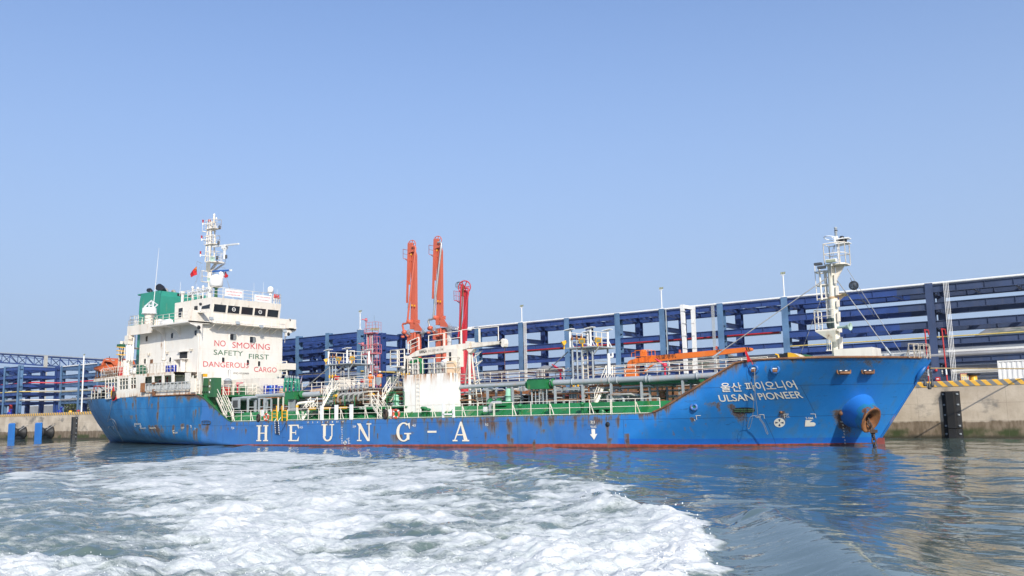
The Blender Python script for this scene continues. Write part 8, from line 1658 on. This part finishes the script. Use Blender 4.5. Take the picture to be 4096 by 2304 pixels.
# white locker at the mast foot, winch drums, bow rail
a, c = F(925, 1235, 61.2), F(1410, 1100, 61.2); mb = MB(); mb.prism([(a.x, 61.2, 4.8), (c.x, 61.2, 4.8), (c.x, 61.2, F(1400, 1088, 61.2).z), (a.x, 61.2, F(930, 1120, 61.2).z)], (0, 2.2, 0)); mb.build("mast_house", CREAM, ship)
w0 = F(335, 1245, 60.5); mb = MB(); R_w = F(335, 1158, 60.5).z-4.75; wr = .92
cz = F(335, 1160, 60.5).z-wr; 
cz = F(335, 1160, 60.5).z-1.12; half = lambda a0, a1, R: [Vector((w0.x+R*math.cos(a), 60.4, cz+R*math.sin(a))) for a in np.linspace(a0, a1, 18)]
mb.prism(half(math.pi*.5, math.pi*1.5, 1.12), (0, .12, 0)); dr1 = mb.build("winch_flange", BLACKP, ship); mb = MB(); mb.prism(half(-math.pi*.5, math.pi*.5, 1.12), (0, .12, 0)); mb.build("winch_flange", YELLOW, ship)
mb = MB(); mb.lathe((w0.x+.28, 60.7, cz), [(0, 0), (1.06, 0), (1.06, .5), (0, .5)], 28, (0, 1, 0)); mb.build("winch_rope", paint("white_rope", (.55, .5, .38), .9, 0, .3, scale=8), ship); mb = MB(); mb.lathe((w0.x+.75, 61.3, cz-.06), [(0, 0), (1.05, 0), (1.05, .8), (0, .8)], 28, (0, 1, 0)); mb.build("winch_drum", GREEND, ship)
mb = MB(); mb.tube([F(212, 1235, 60.3), F(200, 1190, 60.3), F(165, 1180, 60.3)], .06, 6); mb.build("vent_handle", YELLOW, ship)
c6 = mk(3100, 850, 1.525); B6 = lambda x, y, Y=62.0: c6(x, y, Y); mb = MB(); P = [B6(820, 888, 60.2), B6(880, 888, 61.0), B6(945, 888, 62.3)]; P2_ = [Vector((p.x, p.y, 5.5)) for p in P]; hr = B6(880, 800, 61).z-5.5
mb.rail(P2_, hr, 2, .55, .03); mb.rail([P2_[0], P2_[0]+Vector((.3, 1.8, 0)), P2_[2]+Vector((-.2, 1.2, 0))], hr*.95, 1, 1.2, .03)
for p_ in P2_: mb.bar(p_+Vector((0, 0, hr*.8)), p_+Vector((-.22, .1, 0)), .05); mb.build("bow_railing", WHITER, ship)
p = B6(765, 865, 61.5); MB().bx((p.x, 61.5, 5.6), 1.0, .4, .5).build("bow_bitts", GREYP, ship); mb = MB(); [mb.tube([(p.x+dx, 61.2, 5.3), (p.x+dx, 61.2, 5.85)], .14, 10) for dx in (-.9, -.45)]; mb.build("bow_bollard", GREYP, ship)
# stays
S_ = [(F(920, 175, 62), B6(720, 885, 61.6)), (F(1090, 80, 62), B6(770, 858, 62)), (F(840, 190, 62), V(2850, 1430, 59.5)), (F(830, 270, 62.6), F(488, 1185, 63)), (T(570, 380), T(450, 740)), (T(580, 395), T(530, 650))]
for i, (a, c) in enumerate(S_): MB().tube([a, c], .035 if i in (0, 2) else .02, 6).build("stay_wire", ROPEG, fm)
a, c = S_[0]; MB().tube([a.lerp(c, .88), a.lerp(c, .97)], .07, 8).build("turnbuckle", GREYP, fm); a, c = S_[2]; MB().tube([a.lerp(c, .93), a.lerp(c, 1.0)], .07, 8).build("turnbuckle", GREYP, fm)
# anchor ball in net on the fore stay
p = T(940, 1170, 61.5); ab = thing("anchor_ball", "black basket-work signal ball hoisted on the fore stay", "signal ball", p-Vector((0, 0, .75)))
mb = MB(); Rb = .31
for i in range(9): a = math.pi*i/9; mb.ring(p, Rb, .010, (math.cos(a), math.sin(a), .15), 20, 4)
for z_ in (-.22, -.12, 0, .12, .22): mb.ring(p+Vector((0, 0, z_)), math.sqrt(Rb*Rb-z_*z_), .010, (0, 0, 1), 20, 4)
mb.build("basket", BLACKP, ab); MB().tube([T(875, 1025, 61.5), p, T(985, 1240, 61.5), F(1440, 700, 61.8)], .018, 5).build("halyard", DGREY, ab)
mbm, tt, NN, LL, bb = newmat("ball_mesh"); bb.inputs["Base Color"].default_value = (.03, .035, .04, 1); bb.inputs["Alpha"].default_value = .45; MB().sphere(p, Rb*.97, 12).build("netting", mbm, ab)
# red pennant and rope loops at the fore shoulder
o = MB(); A5f = lambda x, y: (2700+x/2.414, 1200+y/2.414); hp = lambda x, y, off=.35: hit(*A5f(x, y), off)
o.prism([hp(678, 485), hp(688, 490), hp(710, 540), hp(735, 585), hp(700, 600), hp(690, 545)], (0, .03, 0)); o = o.build("flag", FLAGR); o["label"] = "red pennant at the bulwark above the two round fairleads"; o["category"] = "flag"; o["group"] = "red flags"
MB().tube([hp(735, 585), hp(752, 625)], .02, 5).build("toggle_line", FLAGR, o)
rope("pale mooring line looping down the bow from a round fairlead", [hp(765, 660, .1), hp(768, 700, .2), hp(766, 850, .4), hp(757, 1020, .6), hp(745, 1150, .75), hp(720, 1235, .8), hp(703, 1235, .8), hp(705, 1190, .8), hp(735, 1125, .8), hp(800, 1125, .8), hp(850, 1180, .8), hp(895, 1280, .8), hp(885, 1288, .8), hp(850, 1200, .8), hp(805, 1130, .8), hp(790, 1030, .65), hp(775, 900, .45), hp(770, 700, .2)], .017, ROPEG)
# head rope to the quay
a = V(3722, 1473, 61.8); rope("brown mooring hawser stretched level from the bow to the quay at right", [a, V(3900, 1474, 66.5), V(4120, 1475, 72.5), V(4300, 1478, 74.4)], .045, ROPE)
c = V(3712, 1478, 61.6); rope("second hawser hanging slack by the bow chock", [c, c+Vector((.05, 0, -.5)), c+Vector((0, .05, -1.0))], .03, ROPEG); 
for dx, dz_ in ((-.25, -.85), (0, -1.05), (.18, -.9)): MB().lathe(c+Vector((dx, 0, dz_)), [(.02, .25), (.07, .1), (.12, -.1), (.10, -.2), (0, -.22)], 10).build("fairlead_weight", DGREY, ship)

# ================================================================== PEOPLE on the manifold platform
def person(label, foot, face_yaw, arms, h=1.72, lean=0.0):
    o = thing("person", label, "person", foot, "crew in orange coveralls"); s_ = h/1.75
    J = {'hip': (0, 0, .93), 'belly': (0, .01, 1.08), 'chest': (0, .0, 1.32), 'neck': (0, .01, 1.49), 'hd': (0, -.01, 1.58), 'lh': (.10, 0, .90), 'lk': (.11, -.02, .50), 'la': (.115, .02, .09), 'lt': (.125, -.14, .05), 'rh': (-.10, 0, .90), 'rk': (-.11, -.03, .50), 'ra': (-.115, .01, .09), 'rt': (-.125, -.15, .05), 'ls': (.19, .01, 1.41), 'rs': (-.19, .01, 1.41)}
    J.update(arms); rad = {'hip': .155, 'belly': .15, 'chest': .165, 'neck': .065, 'hd': .07, 'lh': .10, 'lk': .075, 'la': .06, 'lt': .045, 'rh': .10, 'rk': .075, 'ra': .06, 'rt': .045, 'ls': .085, 'rs': .085, 'le': .06, 're': .06, 'lw': .05, 'rw': .05}
    names = list(J); E_ = [('hip', 'belly'), ('belly', 'chest'), ('chest', 'neck'), ('neck', 'hd'), ('hip', 'lh'), ('lh', 'lk'), ('lk', 'la'), ('la', 'lt'), ('hip', 'rh'), ('rh', 'rk'), ('rk', 'ra'), ('ra', 'rt'), ('chest', 'ls'), ('ls', 'le'), ('le', 'lw'), ('chest', 'rs'), ('rs', 're'), ('re', 'rw')]
    cy, sy = math.cos(face_yaw), math.sin(face_yaw); X_ = lambda p: Vector((p[0]*cy-p[1]*sy, p[0]*sy+p[1]*cy, p[2]))*s_
    me = bpy.data.meshes.new("body"); me.from_pydata([X_(J[n_]) for n_ in names], [(names.index(a), names.index(b_)) for a, b_ in E_], []); ob = bpy.data.objects.new("body", me); COL.objects.link(ob); ob.parent = o
    md = ob.modifiers.new("skin", 'SKIN'); md.use_smooth_shade = True
    for i, n_ in enumerate(names): me.skin_vertices[0].data[i].radius = (rad[n_]*s_, rad[n_]*s_*(.72 if n_ in ('hip', 'belly', 'chest') else 1)); 
    me.skin_vertices[0].data[0].use_root = True
    sd = ob.modifiers.new("sub", 'SUBSURF'); sd.levels = sd.render_levels = 2; me.materials.append(COVER)
    W = lambda p: foot+X_(p)
    mb = MB(); c = Vector((0, -.01, 1.645)); rows_ = []
    for i in range(9):                                   # head: skull narrowing to the chin, nose ridge
        a = math.pi*i/8; rows_.append([W((.077*math.sin(a)*math.cos(t_)*(.82 if i > 5 else 1), -.01+.095*math.sin(a)*math.sin(t_)-(.012 if i in (4, 5) and k == 9 else 0), 1.645+.12*math.cos(a))) for k, t_ in enumerate(np.linspace(0, 2*math.pi, 13)[:-1])])
    vs = [p for r in rows_ for p in r]; mb.add(vs, [(i*12+k, (i+1)*12+k, (i+1)*12+(k+1) % 12, i*12+(k+1) % 12) for i in range(8) for k in range(12)], True)
    for sx in (-1, 1): mb.sphere(W((.08*sx, 0, 1.64)), .022, 5)
    mb.sphere(W((0, -.112, 1.63)), .02, 5); hd = mb.build("head", SKIN, o)
    mb = MB()
    for sx in (-1, 1): mb.sphere(W((.032*sx, -.098, 1.655)), .010, 4)
    mb.build("eyes", BLACKP, hd); mb = MB(); mb.add([W((-.025, -.103, 1.588)), W((.025, -.103, 1.588)), W((.02, -.104, 1.58)), W((-.02, -.104, 1.58))], [(0, 1, 2, 3)]); mb.build("mouth", paint("lips", (.25, .09, .08), .6), hd)
    mb = MB(); mb.lathe(W((0, .03, 1.60)), [(.06, -.04), (.085, 0), (.09, .06)], 12); mb.build("hair", BLACKP, hd)
    mb = MB(); hc_ = W((0, -.005, 1.69)); mb.lathe(hc_, [(.118*s_, 0), (.125*s_, .01), (.115*s_, .05), (.09*s_, .10), (.05*s_, .13), (0, .138)], 16); mb.prism([W((-.09, -.09, 1.693)), W((.09, -.09, 1.693)), W((.06, -.17, 1.685)), W((-.06, -.17, 1.685))], (0, 0, .012)); mb.build("hard_hat", SIGNW, o)
    mb = MB()
    for w_ in ('lw', 'rw'):                              # hands: palm, four fingers and a thumb
        q = Vector(J[w_]); e_ = Vector(J[w_[0]+'e']); d = (q-e_).normalized(); sd_ = d.cross(Vector((0, 1, 0))); sd_ = sd_.normalized() if sd_.length > .1 else Vector((1, 0, 0)); nn_ = sd_.cross(d)
        mb.tube([W(q-d*.01), W(q+d*.04), W(q+d*.09)], [.028, .042, .036], 8)
        for k, l_ in enumerate((.062, .072, .068, .052)): b_ = q+d*.085+sd_*(.012*(k*2-3)); mb.tube([W(b_), W(b_+d*l_*.55+nn_*.006), W(b_+d*l_*.85+nn_*.025)], [.0095, .009, .007], 6)
        b_ = q+d*.03+sd_*.03; mb.tube([W(b_), W(b_+d*.03+sd_*.02), W(b_+d*.06+sd_*.018)], [.011, .0105, .008], 6)
    mb.build("hands", SKIN, o)
    mb = MB()                                            # reflective bands round chest and shins, boots
    mb.lathe(W((0, .0, 1.33)), [(.0, 0)]) if False else None
    for yy in (-.128, .128):
        mb.tube([W((-.15, yy*.8, 1.36)), W((0, yy*1.02, 1.36)), W((.15, yy*.8, 1.36))], .016, 6)
    mb.build("reflective_band", SIGNW, o)
    mb = MB()
    for sx, yo in ((1, 0), (-1, -.01)): mb.tube([W((.118*sx, .05+yo, .045)), W((.122*sx, -.06+yo, .05)), W((.13*sx, -.17+yo, .04))], [.052, .055, .04], 8); mb.tube([W((.116*sx, .02+yo, .02)), W((.116*sx, .02+yo, .2))], .062, 8)
    mb.build("boots", BLACKP, o)
    return o
f1 = V(1481, 1553.5, 58.05); f1.z = zc
h1 = (V(1481, 1489, 58.05).z-zc)
person("crew member in orange coverall and white helmet seen from behind at the manifold rail", f1, math.pi+.2, {'le': (.27, -.02, 1.16), 'lw': (.23, -.16, 1.0), 're': (-.27, -.02, 1.16), 'rw': (-.22, -.17, 1.0)}, h=h1*1.0)
f2 = V(1519, 1553, 58.6); f2.z = zc; f2.x = V(1519, 1500, 58.6).x
person("crew member in orange coverall and white helmet standing behind the grey tarpaulin", f2, -math.pi/2-.5, {'le': (.26, -.08, 1.15), 'lw': (.18, -.28, 1.08), 're': (-.26, -.05, 1.15), 'rw': (-.20, -.26, 1.05)}, h=V(1519, 1487, 58.6).z-zc)

# ================================================================== AIR
hm, t, N, L, b = newmat("haze_air"); N.remove(b); pv = N.new("ShaderNodeVolumePrincipled"); pv.inputs["Color"].default_value = (.80, .87, .97, 1); pv.inputs["Density"].default_value = .00013; pv.inputs["Anisotropy"].default_value = .2
L.new(pv.outputs[0], N["Material Output"].inputs["Volume"])
hb_ = MB().box(-1750, 1550, -450, 2250, -6, 190); hz_o = hb_.build("haze", hm); hz_o["kind"] = "stuff"; hz_o["label"] = "thin pale sea haze filling the harbour air"
